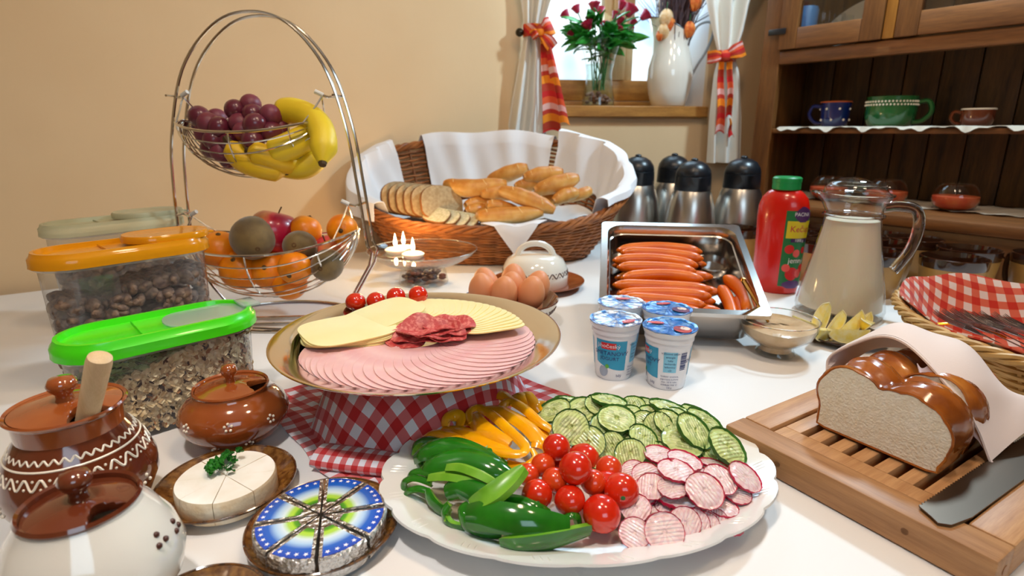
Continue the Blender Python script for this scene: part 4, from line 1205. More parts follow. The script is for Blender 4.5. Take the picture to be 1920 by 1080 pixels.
for i, px in enumerate((820, 838, 856, 872)):
    p = atY(px, 404 + i * 3, 1.335)
    root = thing('white_bread_slice', ['seeded pale slice nearest the brown slices', 'second seeded pale slice under the brown ones', 'third seeded pale slice towards the front roll', 'seeded pale slice touching the front roll'][i], 'bread slice', p, (-1.0, .1, -.5), 'seeded pale slices at the front of the basket')
    if i == 0: g1 = g.mesh('seeded_slice', [WCRUMB, CRUST])
    o = bpy.data.objects.new('slice_body', g1); col.objects.link(o); o.parent = root

# ---------------------------------------------------------------- floating candle bowl
CX, CY = -.193, 1.195
cb_ = thing('candle_bowl', 'wide clear footed glass bowl with three floating lit candles', 'bowl', (CX, CY, 0))
g = G(); g.lathe([(0, .003), (.052, .0), (.054, .004), (.050, .020), (.047, .034), (.052, .038), (.085, .050), (.112, .066), (.118, .0745), (.1165, .0745), (.110, .0675), (.084, .053), (.05, .041), (0, .040)], 56); g.obj('glass_body', CLEAR, cb_)
g = G(); g.tube([(.1172 * math.cos(a * PI / 28), .1172 * math.sin(a * PI / 28), .0745) for a in range(56)], .0011, 5, closed=True); g.obj('rim_edge', thin_glass('edge_glass', (.8, .85, .85, 1), .2, (1, 1, 1, 1), 0, 1.6), cb_)
g = G(); g.lathe([(0, .0605), (.1015, .0605)], 56); g.obj('water_surface', thin_glass('water', (.97, .98, .98, 1), 0, (1, 1, 1, 1), .02, 1.33), cb_)
g = G(); rn = random.Random(5)
for k in range(60):
    a = rn.random() * 6.28; r_ = .042 * math.sqrt(rn.random()); g.ball((r_ * math.cos(a), r_ * math.sin(a), .009 + .021 * rn.random()), (rn.uniform(.005, .009), .006, .0045), 8, 5, mi=rn.randrange(3))
stuff(g.obj('pebbles', [M_('pebble_red', hexc(120, 66, 52), .4), M_('pebble_grey', hexc(120, 100, 92), .4), M_('pebble_dark', hexc(70, 44, 42), .4)], cb_))
WAXW = M_('white_wax', hexc(245, 238, 225), .5, sss=.4)
fl = NT('candle_flame'); em = fl.n('Emission'); em.inputs[0].default_value = (1, .72, .38, 1); em.inputs[1].default_value = 38; fl.l(em.outputs[0], fl.out.inputs[0])
for i, (px, py, Y, r_) in enumerate([(742, 472, 1.23, .024), (775, 481, 1.185, .024), (757, 462, 1.255, .022)]):
    p = atY(px, py, Y); p = Vector((p.x, Y, .0615))
    t = thing('floating_candle', ['lit white floating candle at the left', 'lit white floating candle nearest the viewer', 'lit white floating candle at the rear'][i] + ' of the glass bowl', 'candle', p)
    g = G(); g.lathe([(0, -.006), (r_ * .55, -.006), (r_ * .9, .0), (r_, .005), (r_ * .8, .008), (0, .0085)], 28); g.obj('wax', WAXW, t)
    g = G(); g.tube([(0, 0, .008), (.0005, 0, .013)], .0006, 5); g.obj('wick', BLACKP, t)
    g = G(); g.lathe([(0, .010), (.0036, .015), (.0044, .020), (.0028, .029), (.0008, .038), (0, .041)], 14); g.obj('flame', fl.mat, t)
    l = bpy.data.lights.new('candle_light', 'POINT'); l.energy = .35; l.color = (1, .6, .25); l.shadow_soft_size = .012
    lo = bpy.data.objects.new('candle_light', l); col.objects.link(lo); lo.location = p + Vector((0, 0, .05))

# ---------------------------------------------------------------- thermos jugs
def thermos_at(label, loc, rz, first=None, sc_=1.0):
    if first: return dup(first, loc, (0, 0, rz), label, scale=(sc_,) * 3)
    t = thing('thermos_jug', label, 'thermos jug', loc, (0, 0, rz), 'steel thermos jugs with black lids')
    H_ = .172
    g = G(); g.lathe([(0, 0), (.068, 0), (.070, .004), (.070, .03), (.068, .08), (.062, .125), (.053, .158), (.0465, H_)], 56); g.obj('steel_body', STEEL, t)
    g = G(); g.lathe([(.0475, H_ - .002), (.0485, H_), (.0478, H_ + .020), (.0470, H_ + .036), (.0455, H_ + .0365)], 48, fn=lambda r_, z, a: (r_ + (.007 * max(0, math.cos(a + PI / 2)) ** 14 * (z - H_ + .01) / .04), z)); g.obj('collar', BLACKP, t)
    g = G(); g.lathe([(.0462, H_ + .037), (.0468, H_ + .039), (.044, H_ + .052), (.035, H_ + .066), (.020, H_ + .0745), (.010, H_ + .077), (0, H_ + .0775)], 48); g.obj('lid', BLACKP, t)
    g = G(); g.ball((0, 0, H_ + .079), (.009, .012, .005), 14, 8); g.obj('lid_button', BLACKP, t)
    g = G(); g.grid(lambda u, v: ((u - .5) * .034 * (1 - v * .75), -.0488 - .0075 * math.sin(PI * u) * (1 - v) - .001, H_ + .035 - .028 * v), 12, 6, thick=.002); g.obj('spout', BLACKP, t)
    g = G(); g.tube(smooth_pts([(0, .046, H_ + .03), (0, .078, H_ + .03), (0, .098, H_ - .01), (0, .098, H_ - .06), (0, .078, H_ - .115), (0, .065, H_ - .12)], 5), .008, 8); g.obj('handle', BLACKP, t)
    return t
t1 = thermos_at('thermos jug with black lid, between the bread basket and the other jugs', (.362, 1.66, 0), .05)
thermos_at('thermos jug half hidden behind the right end of the bread basket', (.287, 1.785, 0), -.1, t1)
thermos_at('rearmost thermos jug, seen between the two nearest jugs', (.487, 1.735, 0), .1, t1, 1.0)
thermos_at('nearest thermos jug, straight behind the sausage pan', (.483, 1.53, 0), -.05, t1, .98)
thermos_at('thermos jug in front of the right curtain and next to the cupboard', (.625, 1.56, 0), -.12, t1)

# ---------------------------------------------------------------- steel pan of sausages, its back propped up
pa = at(1137, 560, .078); pb = at(1437, 573, .078); Lp = .245; Dp = .272; Hp = .062
ux = (pb - pa); ux.z = 0; ux.normalize(); uy0 = Vector((-ux.y, ux.x, 0)); tl_ = rad(19.5)
uy = uy0 * math.cos(tl_) + Vector((0, 0, math.sin(tl_))); uz = ux.cross(uy)
mc = (pa + pb) / 2
org = mc - uz * Hp; org.z -= .0
PM = Matrix(((ux.x, uy.x, uz.x, org.x), (ux.y, uy.y, uz.y, org.y), (ux.z, uy.z, uz.z, org.z), (0, 0, 0, 1)))
org_z = org.z; PM[2][3] -= (org_z - .004)    # lowest front edge on the table
pan = thing('steel_pan', 'rectangular steel buffet pan tilted towards the viewer, holding sausages', 'pan'); pan.matrix_world = PM
def rrect(x0, x1, y0, y1, r_, n=6):
    o = []
    for cx_, cy_, a0 in ((x1 - r_, y0 + r_, -PI / 2), (x1 - r_, y1 - r_, 0), (x0 + r_, y1 - r_, PI / 2), (x0 + r_, y0 + r_, PI)):
        for i in range(n + 1): a = a0 + PI / 2 * i / n; o.append((cx_ + r_ * math.cos(a), cy_ + r_ * math.sin(a)))
    return o
def ringstack(g, rings, cap0=False, cap1=False, mi=0):
    N = len(rings[0]); vs = [p for r_ in rings for p in r_]
    g.add(vs, [(k * N + i, k * N + (i + 1) % N, (k + 1) * N + (i + 1) % N, (k + 1) * N + i) for k in range(len(rings) - 1) for i in range(N)], mi)
    b = len(g.v) - len(vs)
    if cap0: g.f.append(tuple(b + i for i in range(N))[::-1]); g.m.append(mi)
    if cap1: g.f.append(tuple(b + (len(rings) - 1) * N + i for i in range(N))); g.m.append(mi)
def rr(i, z, r_): return [(x, y, z) for x, y in rrect(-Lp / 2 + i, Lp / 2 - i, i, Dp - i, r_)]
g = G()
ringstack(g, [rr(.019, .0, .026), rr(.014, .004, .028), rr(.011, Hp - .012, .03), rr(.0095, Hp - .004, .03), rr(.0, Hp - .002, .008), rr(-.001, Hp - .006, .008), rr(-.0015, Hp - .006, .008), rr(-.001, Hp + .0005, .008), rr(.010, Hp + .0008, .03), rr(.013, Hp - .006, .03), rr(.0135, Hp - .016, .029), rr(.0155, Hp - .0175, .028), rr(.016, .006, .026), rr(.022, .0015, .024)], True, True)
g.obj('pan_body', STEELP, pan, ang=50)
blk = thing('prop_block', 'small dark block under the raised back of the sausage pan', 'block', tuple(org + uy0 * .20 - Vector((0, 0, org.z))))
g = G(); g.bbox(-.06, .06, -.015, .015, .0, .055, 0, .003); g.obj('block_body', DWOOD, blk)
SAUS = M_('frankfurter_skin', hexc(234, 120, 4), .34, c2=hexc(218, 100, 2), ns=22, coat=.08, sss=.03, bump=(120, .08, .0006))
SAUS2 = M_('sausage_end', hexc(170, 60, 24), .5)
def sausage(label, x0, y0, x1, y1, z0, z1, bend, r_=.0108, grp='frankfurters in the steel pan'):
    t = thing('frankfurter', label, 'sausage', PM @ Vector((x0, y0, z0)), group=grp)
    a = Vector((x0, y0, z0)); b = Vector((x1, y1, z1)); d = b - a; nrm = Vector((-d.y, d.x, 0)).normalized()
    P = [a + d * f + nrm * bend * math.sin(PI * f) for f in [i / 14 for i in range(15)]]
    Q = [PM @ p - Vector(t.location) for p in P]; N = len(Q) - 1
    rs = [r_ * (1 - .0) * (1 if 1 < i < N - 1 else (.86 if i in (1, N - 1) else .45)) for i in range(N + 1)]
    g = G(); g.tube(Q, rs, 12); g.obj('skin', SAUS, t, ang=180)
    for e, f in ((0, 1), (N, N - 1)):
        dd = (Q[e] - Q[f]).normalized(); g = G(); g.tube([Q[e] - dd * .001, Q[e] + dd * .002, Q[e] + dd * .004], [rs[e] * .9, rs[e] * .7, .0008], 8); g.obj('tied_end', SAUS, t)
LB = ['topmost', 'second from the back', 'third from the back', 'fourth from the back', 'fifth from the back', 'sixth from the back', 'seventh from the back', 'eighth from the back', 'frontmost']
sy_ = [.217, .198, .176, .152, .131, .104, .080, .058, .038]
for i, y in enumerate(sy_):
    x0 = -.092 + .008 * math.sin(i * 2.1); x1 = .045 + .010 * math.sin(i * 1.3 + 1)
    sausage(LB[i] + ' frankfurter of the lengthwise row in the pan', x0, y + .006 * math.sin(i), x1, y + .003 * math.cos(i * 2), .034 + .004 * (i % 2), .034, (.006 if i % 2 else .012) * (1 if i < 5 else .4))
for i, y in enumerate((.205, .165, .120, .092, .066, .045)):
    sausage(['hindmost', 'second', 'third', 'fourth', 'fifth', 'nearest'][i] + ' frankfurter of the under layer, its end showing past the row above', -.098 + .004 * i, y - .01, .062 + .006 * (i % 3), y + .004, .0145, .0145, .006)
sausage('frankfurter lying crosswise beside the row, left of two', .085, .045, .078, .135, .017, .017, -.004)
sausage('long frankfurter lying crosswise nearest the right side of the pan', .105, .048, .088, .155, .030, .024, -.012, .0115)
sausage('short frankfurter tucked under the crosswise pair', .100, .040, .104, .110, .0155, .015, .0)
g = G(); g.lathe([(0, 0), (.026, 0), (.028, .004), (.028, .016), (.026, .018), (.0245, .004), (0, .003)], 32); o = g.obj('steel_ring', STEELP); o.matrix_world = PM @ Matrix.Translation((.075, .21, .0015)); tag(o, 'round steel cup lying at the back of the sausage pan', 'cup')

# ---------------------------------------------------------------- ketchup bottle
KR = NT('ketchup_red'); KR.color(KR.mix(.5, hexc(214, 24, 10), KR.ramp(KR.noise(8, 2), [(.3, hexc(206, 20, 10)), (.7, hexc(220, 30, 12))]))); KR.val('Roughness', .22); KR.val('Coat Weight', .4)
kp = Vector((.545, 1.135, 0)); kb = thing('ketchup_bottle', 'red ketchup bottle with a green cap', 'bottle', kp, (0, 0, -.70))
def kx(r_, z, a):
    gx = 1.0; 
    if .13 < z < .185 and math.cos(a) > .2: r_ -= .0012 * (math.sin(z * 500) + 1) * (math.cos(a) - .2)
    return r_, z
prof = [(0, .003), (.036, .0), (.041, .004), (.043, .02), (.043, .06), (.044, .11), (.0455, .15), (.045, .175), (.040, .192), (.031, .203), (.025, .207)]
g = G(); g.lathe(prof, 56, sx=1.06, sy=.78, fn=kx); g.obj('bottle_body', KR.mat, kb)
CAPG = M_('green_cap', hexc(10, 140, 70), .35)
g = G(); g.lathe([(.0245, .2075), (.0262, .209), (.0262, .222), (.0268, .2225), (.0268, .230), (.024, .2325), (0, .233)], 40); g.obj('cap', CAPG, kb)
def klab(az0, az1, z0, z1, mat, off, name, shp=None):
    g = G()
    def f(u, v):
        z = lerp(z0, z1, v)
        if shp: a0, a1 = shp(v)
        else: a0, a1 = az0, az1
        a = lerp(a0, a1, u); r_ = interp([(q[1], q[0]) for q in prof[2:]], z) + off
        return (r_ * 1.06 * math.cos(a), r_ * .78 * math.sin(a), z)
    g.grid(f, 16, 10, thick=-.0002); return g.obj(name, mat, kb)
fla = lambda n_, c_: M_(n_, c_, .3)
a0, a1 = -1.25, .25
klab(a0, a1, .018, .17, fla('label_green', hexc(20, 110, 56)), .0004, 'label')
klab(a0 + .08, a1 - .08, .116, .150, fla('label_yellow', hexc(214, 190, 30)), .0007, 'yellow_band')
klab(0, 0, .148, .178, fla('label_purple', hexc(74, 34, 92)), .0009, 'brand_badge', lambda v: (-.55 - .38 * math.sin(PI * (.1 + .85 * v)), -.55 + .6 * math.sin(PI * (.1 + .85 * v))))
klab(0, 0, .014, .030, fla('label_purple2', hexc(90, 50, 110)), .0009, 'bottom_badge', lambda v: (-.6 - .5 * math.sin(PI * (.15 + .7 * v)), -.6 + .5 * math.sin(PI * (.15 + .7 * v))))
klab(a0 + .3, a1 - .3, .108, .116, fla('label_purple3', hexc(60, 30, 84)), .0009, 'quantity_band')
def kball(a, z, r_, mat, nm):
    rr_ = interp([(q[1], q[0]) for q in prof[2:]], z) + .0004; g = G(); 
    def f(u, v):
        t = 2 * PI * u; da = r_ * v * math.cos(t) / rr_; dz = r_ * v * math.sin(t); q = interp([(q[1], q[0]) for q in prof[2:]], z + dz) + .0010
        return (q * 1.06 * math.cos(a + da), q * .78 * math.sin(a + da), z + dz)
    g.grid(f, 16, 2, closed=True); return g.obj(nm, mat, kb)
TR = fla('label_tomato', hexc(208, 30, 36)); TR2 = fla('label_tomato_light', hexc(230, 84, 80))
for a, z, r_, mm_ in ((-.95, .094, .009, TR), (-.6, .086, .008, TR2), (-.2, .092, .007, TR), (-.7, .044, .0135, TR), (-1.0, .056, .008, TR2), (-.15, .055, .009, TR), (-.35, .045, .009, TR2)): kball(a, z, r_, mm_, 'printed_tomato')
def text_geo(s, size):
    c = bpy.data.curves.new('t', 'FONT'); c.body = s; c.size = size; c.align_x = 'CENTER'; c.align_y = 'CENTER'; c.resolution_u = 3
    o = bpy.data.objects.new('t', c); col.objects.link(o)
    me = bpy.data.meshes.new_from_object(o.evaluated_get(bpy.context.evaluated_depsgraph_get()))
    v = [tuple(p.co) for p in me.vertices]; f = [tuple(p.vertices) for p in me.polygons]
    bpy.data.objects.remove(o); bpy.data.curves.remove(c); bpy.data.meshes.remove(me)
    return v, f
bpy.context.view_layer.update()
def ktext(s, size, a, z, mat, sx=1.0):
    v, f = text_geo(s, size); g = G()
    out_ = []
    for p in v:
        zz = z + p[1]; r_ = interp([(q[1], q[0]) for q in prof[2:]], zz) + .0014; aa = a + p[0] * sx / r_
        out_.append((r_ * 1.06 * math.cos(aa), r_ * .78 * math.sin(aa), zz))
    g.add(out_, f); return g.obj('lettering', mat, kb, smooth=False)
TW = fla('print_white', hexc(240, 236, 236)); 
ktext('PACINA', .010, -.55, .163, TW); ktext('Kečup', .017, -.55, .134, fla('print_red', hexc(190, 40, 60))); ktext('1000 g', .008, -.55, .112, TW); ktext('jemný', .015, -.55, .071, TW)

# ---------------------------------------------------------------- milk jug
jp = Vector((.590, .975, 0)); jug = thing('milk_jug', 'large clear glass jug full of milk', 'jug', jp, (0, 0, -.12))
MILK = M_('milky_drink', hexc(232, 216, 192), .35, sss=.3)
def jsp(r_, z, t):
    if z > .185:
        k_ = min(1, (z - .185) / .03); c_ = max(0, math.cos(t - PI)) ** 4; r_ += .014 * c_ * k_; z += .004 * k_ * c_
    return r_, z
g = G(); g.lathe([(0, .006), (.05, .004), (.064, .0), (.070, .006), (.072, .016), (.066, .05), (.056, .10), (.047, .15), (.0435, .175), (.0455, .178), (.0455, .182), (.0435, .185), (.046, .200), (.054, .212), (.0555, .215)], 64, fn=jsp); g.obj('glass_body', CLEAR, jug)
g = G(); g.lathe([(0, .012), (.055, .012), (.0665, .018), (.0635, .05), (.0535, .10), (.0445, .15), (.0412, .172), (0, .172)], 56); g.obj('milk', MILK, jug)
GLS = NT('solid_glass'); GLS.color((1, 1, 1, 1)); GLS.val('Roughness', .0); GLS.val('Transmission Weight', 1); GLS.val('IOR', 1.45)
g = G(); g.tube(smooth_pts([(.047, -.0, .193), (.070, 0, .196), (.098, 0, .190), (.108, 0, .165), (.103, 0, .125), (.085, 0, .090), (.0795, 0, .083)], 7), [.0075] * 30 + [.006] * 8 if False else .0075, 12, flat=1.25); g.obj('handle', GLS.mat, jug)
g = G()
for zz in (.180,): g.tube([((.0463) * math.cos(a * PI / 24), .0463 * math.sin(a * PI / 24), zz) for a in range(48)], .0022, 6, closed=True)
g.obj('neck_ring', GLS.mat, jug)
g = G(); g.tube([(jsp(.0555, .215, a * PI / 32)[0] * math.cos(a * PI / 32), jsp(.0555, .215, a * PI / 32)[0] * math.sin(a * PI / 32), jsp(.0555, .215, a * PI / 32)[1]) for a in range(64)], .0018, 6, closed=True); g.obj('rim', GLS.mat, jug)
g = G(); g.lathe([(.049, .205), (.052, .214), (.050, .226), (.042, .236), (.025, .243), (0, .2445)], 48, fn=lambda r_, z, t: (r_, z - (.010 * max(0, math.cos(t)) if z > .22 else 0))); g.obj('glass_lid', CLEAR, jug)
g = G(); g.tube([(.0455 * math.cos(a), .0455 * math.sin(a) , .2315 - .0 * a) for a in [PI * .3 + i * PI * .1 for i in range(15)]], .0014, 5); g.obj('lid_edge', GLS.mat, jug)

# ---------------------------------------------------------------- stoneware cups on the table under the counter
OCH = M_('ochre_glaze', hexc(178, 132, 66), .45, c2=hexc(150, 106, 50), ns=14, coat=.15)
CUPD = M_('dark_cup_glaze', hexc(54, 28, 16), .1, coat=1)
def stone_cup(label, loc, rz, first=None):
    if first: return dup(first, loc, (0, 0, rz), label)
    t = thing('stoneware_cup', label, 'cup', loc, (0, 0, rz), 'stoneware cups in front of the cupboard')
    r_ = .056; h = .086
    g = G(); g.lathe([(0, .0), (r_ * .72, 0), (r_ * .78, .004), (r_ * .88, h * .3), (r_ * .95, h * .7), (r_ * .97, h * .8)], 40); g.obj('ochre_body', OCH, t)
    g = G(); g.lathe([(r_ * .97, h * .78), (r_ * .995, h * .9), (r_, h), (r_ * .95, h + .001), (r_ * .90, h * .8), (r_ * .84, h * .3), (r_ * .6, .01), (0, .009)], 40); g.obj('dark_rim', CUPD, t)
    g = G(); g.tube(smooth_pts([(r_ * .93, 0, h * .82), (r_ * 1.08, 0, h * .85), (r_ * 1.13, 0, h * .55), (r_ * 1.04, 0, h * .25), (r_ * .88, 0, h * .22)], 4), .0055, 6); g.obj('handle', CUPD, t)
    return t
spots = [(1790, 482, 'nearest big stoneware cup, right of the milk jug handle'), (1816, 467, 'stoneware cup just behind the nearest one'), (1853, 453, 'rightmost stoneware cup near the cupboard'), (1738, 441, 'stoneware cup beyond the jug handle in the back row'), (1697, 453, 'stoneware cup seen through the jug handle'), (1668, 470, 'stoneware cup half hidden right behind the milk jug'),
         (1578, 455, 'stoneware cup left of the milk jug, pale side showing'), (1506, 441, 'stoneware cup right behind the ketchup label'), (1546, 427, 'stoneware cup in the second row between ketchup and jug'), (1424, 430, 'stoneware cup left of the ketchup bottle'), (1487, 418, 'stoneware cup behind the ketchup bottle cap side'), (1525, 411, 'small-looking cup at the very back between ketchup and jug'), (1625, 440, 'stoneware cup hidden behind the milk jug neck'), (1655, 428, 'stoneware cup in the back row behind the jug neck')]
fc = None; placed = []
for i, (px, py, lab) in enumerate(spots):
    p = at(px, py, .086); p.z = 0
    for _ in range(20):       # keep cups from sinking into each other or the cupboard
        for q in placed + [Vector((.625, 1.56, 0)) + Vector((0, 0, 0))]:
            d = p - q
            if d.length < .1235: p = q + d.normalized() * .124
        l_ = HM.inverted() @ p
        if l_.y > -.085: p = p - RN * (l_.y + .085)
    placed.append(p)
    rz_ = 1.0 + (i * 1.7) % 1.2
    t = stone_cup(lab, p, rz_, fc); fc = fc or t

# ---------------------------------------------------------------- butter dish, egg bowl
bp_ = Vector((.0546, 1.16, 0)); sau = thing('saucer', 'brown glazed saucer under the white butter dish', 'saucer', bp_)
g = G(); g.lathe([(0, .002), (.05, .0), (.055, .002), (.085, .009), (.0985, .0145), (.0985, .0165), (.085, .0125), (.055, .006), (0, .005)], 56); g.obj('plate_body', BROWNG, sau)
bd = thing('butter_dome', 'white ceramic butter dome with brown wavy band and loop handle', 'butter dish', bp_ + Vector((-.006, 0, .0065)))
dprof = [(.068, .0), (.070, .004), (.070, .02), (.067, .04), (.058, .056), (.044, .064), (.02, .067), (0, .0675)]
g = G(); g.lathe(dprof, 56); g.obj('dome', WHITEG, bd)
g = G(); g.tube(smooth_pts([(-.038, -.01, .063), (-.03, -.01, .078), (-.012, -.01, .088), (.012, -.01, .088), (.03, -.01, .078), (.038, -.01, .063)], 6), .0062, 8); g.obj('loop_handle', WHITEG, bd)
def wave_band(t, rfun, z0, amp, nw, mat, w_=.0014, dots=True, name='wavy_band', arc=(0, 2 * PI), zig=False):
    g = G(); N = nw * 10; pts = []
    for i in range(N):
        a = lerp(arc[0], arc[1], i / N); s_ = math.sin(nw * 2 * PI * i / N); 
        if zig: s_ = 2 / PI * math.asin(s_ * .98)
        z = z0 + amp * s_; r_ = rfun(z) + .0002; pts.append((r_ * math.cos(a), r_ * math.sin(a), z))
    g.tube(pts, w_, 5, closed=abs(arc[1] - arc[0] - 2 * PI) < .01, flat=1.0); g.obj(name, mat, t)
    if dots:
        g = G()
        for i in range(nw * 2):
            a = lerp(arc[0], arc[1], (i + .5) / (nw * 2)); s_ = 1 if i % 2 else -1; z = z0 + amp * .75 * s_; r_ = rfun(z)
            g.ball((r_ * math.cos(a), r_ * math.sin(a), z), w_ * 1.15, 7, 5)
        g.obj('band_dots', mat, t)
wave_band(bd, lambda z: interp([(b, a) for a, b in dprof[:6]], z) - .0004, .030, .0048, 22, DARKSLIP, .0013)
ep = Vector((-.0027, .915, 0)); eb = thing('egg_bowl', 'cream ceramic bowl with brown wavy band, full of eggs', 'bowl', ep)
eprof = [(0, .001), (.034, 0), (.038, .002), (.060, .016), (.075, .032), (.0815, .047)]
g = G(); g.lathe(eprof + [(.0795, .049)], 56); g.obj('outer_body', WHITEG, eb)
g = G(); g.lathe([(.0815, .0475), (.0805, .0495), (.0775, .0478), (.071, .033), (.057, .018), (.03, .006), (0, .005)], 56); g.obj('inner_glaze', DBROWNG, eb)
wave_band(eb, lambda z: interp([(b, a) for a, b in eprof], z) - .0003, .032, .0052, 24, DARKSLIP, .0014)
EGG = M_('brown_eggshell', hexc(224, 152, 104), .5, c2=hexc(214, 136, 88), ns=8, sss=.15, bump=(300, .08, .0004))
def egg(q): return Vector((q.x * (1 - .13 * q.z), q.y * (1 - .13 * q.z), q.z))
g = G(); g.ball((0, 0, 0), (.0225, .0225, .029), 28, 18, fn=egg); em_ = g.mesh('egg', EGG)
for i, (px, py, Y, r3, lab) in enumerate([(904, 543, .886, (.2, -.1, 0), 'egg at the left front of the bowl'), (911, 532, .930, (-.2, -.3, 0), 'egg at the left back of the bowl'), (945, 549, .874, (.25, .1, 0), 'egg at the front centre of the bowl'), (958, 540, .915, (.1, .15, 0), 'egg in the middle of the bowl, behind the front one'),
    (963, 525, .952, (-.2, 0, 0), 'rearmost egg in the bowl centre'), (996, 549, .880, (.15, .2, 0), 'largest-looking egg at the right front of the bowl'), (1007, 538, .925, (-.1, .3, 0), 'egg at the right back of the bowl')]):
    o = bpy.data.objects.new('egg', em_); col.objects.link(o); o.location = atY(px, py, Y); o.rotation_euler = r3; tag(o, lab, 'egg', 'brown eggs in the bowl')
for k, (dx, dy) in enumerate(((-.025, 0), (.028, .005), (.0, -.03))):
    o = bpy.data.objects.new('egg', em_); col.objects.link(o); o.location = ep + Vector((dx, dy, .030)); o.rotation_euler = (1.4, 0, k * 2); tag(o, 'brown egg lying under the upper eggs, ' + ('at the left', 'at the right', 'at the front')[k], 'egg', 'eggs under the top layer')
# ---------------------------------------------------------------- yogurt cups
YW = M_('yogurt_cup_white', hexc(238, 238, 242), .25); YB = fla('print_cyan', hexc(28, 150, 190)); YB2 = fla('print_pale_blue', hexc(130, 200, 226)); INK = fla('print_navy', hexc(28, 44, 110)); YRED = fla('print_badge_red', hexc(206, 40, 40)); YGR = fla('print_leaf_green', hexc(90, 170, 60)); YGREY = fla('print_bowl_grey', hexc(150, 160, 178))
FOILB = M_('foil_lid_blue', hexc(44, 120, 200), .25, .35, c2=hexc(120, 170, 220), ns=90, stops=(.48, .6), bump=(120, .5, .001))
FOILS = M_('foil_lid_pale', hexc(70, 130, 200), .22, .4, c2=hexc(206, 216, 232), ns=80, stops=(.42, .56), bump=(120, .5, .001))
yprof = [(.0225, .0), (.024, .002), (.026, .02), (.0285, .05), (.0298, .064)]
yr = lambda z: interp([(b, a) for a, b in yprof], z)
def yo(label, loc, rz, foil, fruit, badge_a, front):
    t = thing('yogurt_cup', label, 'yogurt cup', loc, (0, 0, rz), 'yogurt cups in front of the sausage pan')
    g = G(); g.lathe([(0, .001)] + yprof + [(.0312, .065), (.0312, .072), (.0325, .0725), (.0338, .0765), (.0345, .0785), (.0345, .0795)], 48); g.obj('cup_body', YW, t)
    g = G(); g.lathe([(.0348, .0795), (.0345, .0802), (.030, .0796), (.029, .0785), (0, .0787)], 48, fn=lambda r_, z, a: (r_, z + (.0005 * math.sin(a * 9) * (r_ / .035) + .0003 * math.sin(a * 23)) * (r_ > .005))); g.obj('foil_lid', foil, t)
    def lidflat(v, f, x, y, rot, mat, nm, z=.0802):
        c_, s_ = math.cos(rot), math.sin(rot); g = G(); g.add([(x + p[0] * c_ - p[1] * s_, y + p[0] * s_ + p[1] * c_, z) for p in v], f); return g.obj(nm, mat, t, smooth=False)
    v, f = text_geo('JOGURT', .0075); lidflat(v, f, .004, .004, .9, INK, 'lid_lettering', .0806)
    v, f = text_geo('JIHOČESKÝ', .0055); lidflat(v, f, .012, .0, .9, INK, 'lid_lettering', .0806)
    q = [(.011 * math.cos(a), .005 * math.sin(a)) for a in [i * PI / 8 for i in range(16)]]
    lidflat([(x, y, 0) for x, y in q], [tuple(range(16))], badge_a[0], badge_a[1], badge_a[2], YRED, 'lid_badge', .0803)
    v, f = text_geo('Jihočeský', .0042); lidflat(v, f, badge_a[0], badge_a[1], badge_a[2], YW, 'lid_badge_lettering', .0808)
    if fruit:
        q = [(.016 + .013 * math.cos(a), .010 + .011 * math.sin(a)) for a in [i * PI / 8 for i in range(16)]]
        lidflat([(x, y, 0) for x, y in q], [tuple(range(16))], 0, 0, 0, fla('lid_fruit_' + str(loc[0])[:5], fruit), 'lid_fruit_print', .0802)
        q = [(.014 + .007 * math.cos(a), .014 + .006 * math.sin(a)) for a in [i * PI / 8 for i in range(16)]]
        lidflat([(x, y, 0) for x, y in q], [tuple(range(16))], 0, 0, 0, fla('lid_cream_' + str(loc[0])[:5], hexc(236, 214, 200)), 'lid_cream_print', .0804)
    def wrap(a0, a1, z0, z1, mat, nm, off=.0003, fn=None):
        g = G()
        def f(u, v):
            z = lerp(z0, z1, v); 
            if fn: z = lerp(fn(u), z1, v)
            a = lerp(a0, a1, u); r_ = yr(z) + off; return (r_ * math.cos(a), r_ * math.sin(a), z)
        g.grid(f, 14, 5); return g.obj(nm, mat, t)
    def wtext(s, size, a, z, mat, off=.0008, sx=1):
        v, f = text_geo(s, size); g = G()
        g.add([((yr(z + p[1]) + off) * math.cos(a + p[0] * sx / .027), (yr(z + p[1]) + off) * math.sin(a + p[0] * sx / .027), z + p[1]) for p in v], f); g.obj('lettering', mat, t, smooth=False)
    F = -PI / 2 + front   # where the picture panel is centred
    wrap(F - .75, F + .75, .014, .058, YB, 'picture_panel', fn=lambda u: .016 + .010 * (1 - u) ** 2)
    wrap(F - .45, F + .25, .046, .055, YRED, 'brand_badge', .0006); wtext('Jihočeský', .0075, F - .1, .0505, YW)
    wtext('SMETANOVÝ', .0078, F + .0, .0400, INK); wtext('JOGURT', .0068, F - .05, .0325, INK)
    g = G(); g.grid(lambda u, v: ((yr(.014) + .0007) * math.cos(F - .35 + .24 * v * math.cos(2 * PI * u)), (yr(.014) + .0007) * math.sin(F - .35 + .24 * v * math.cos(2 * PI * u)), .014 + .008 * v * math.sin(2 * PI * u)), 16, 2, closed=True); g.obj('printed_bowl', YGREY, t)
    g = G(); g.grid(lambda u, v: ((yr(.02) + .0009) * math.cos(F - .15 + .1 * v * math.cos(2 * PI * u)), (yr(.02) + .0009) * math.sin(F - .15 + .1 * v * math.cos(2 * PI * u)), .0215 + .003 * v * math.sin(2 * PI * u)), 12, 2, closed=True); g.obj('printed_leaf', YGR, t)
    wtext('bílý', .0055, F + .45, .0085, INK)
    N_ = F + 1.35
    wrap(N_ - .35, N_ + .25, .026, .054, YB2, 'nutrition_panel')
    for k in range(6): wtext(['Výživové údaje', 'energie', 'tuky', 'sacharidy', 'bílkoviny', 'sůl'][k], .0036, N_ - .05, .0520 - .0046 * k, INK)
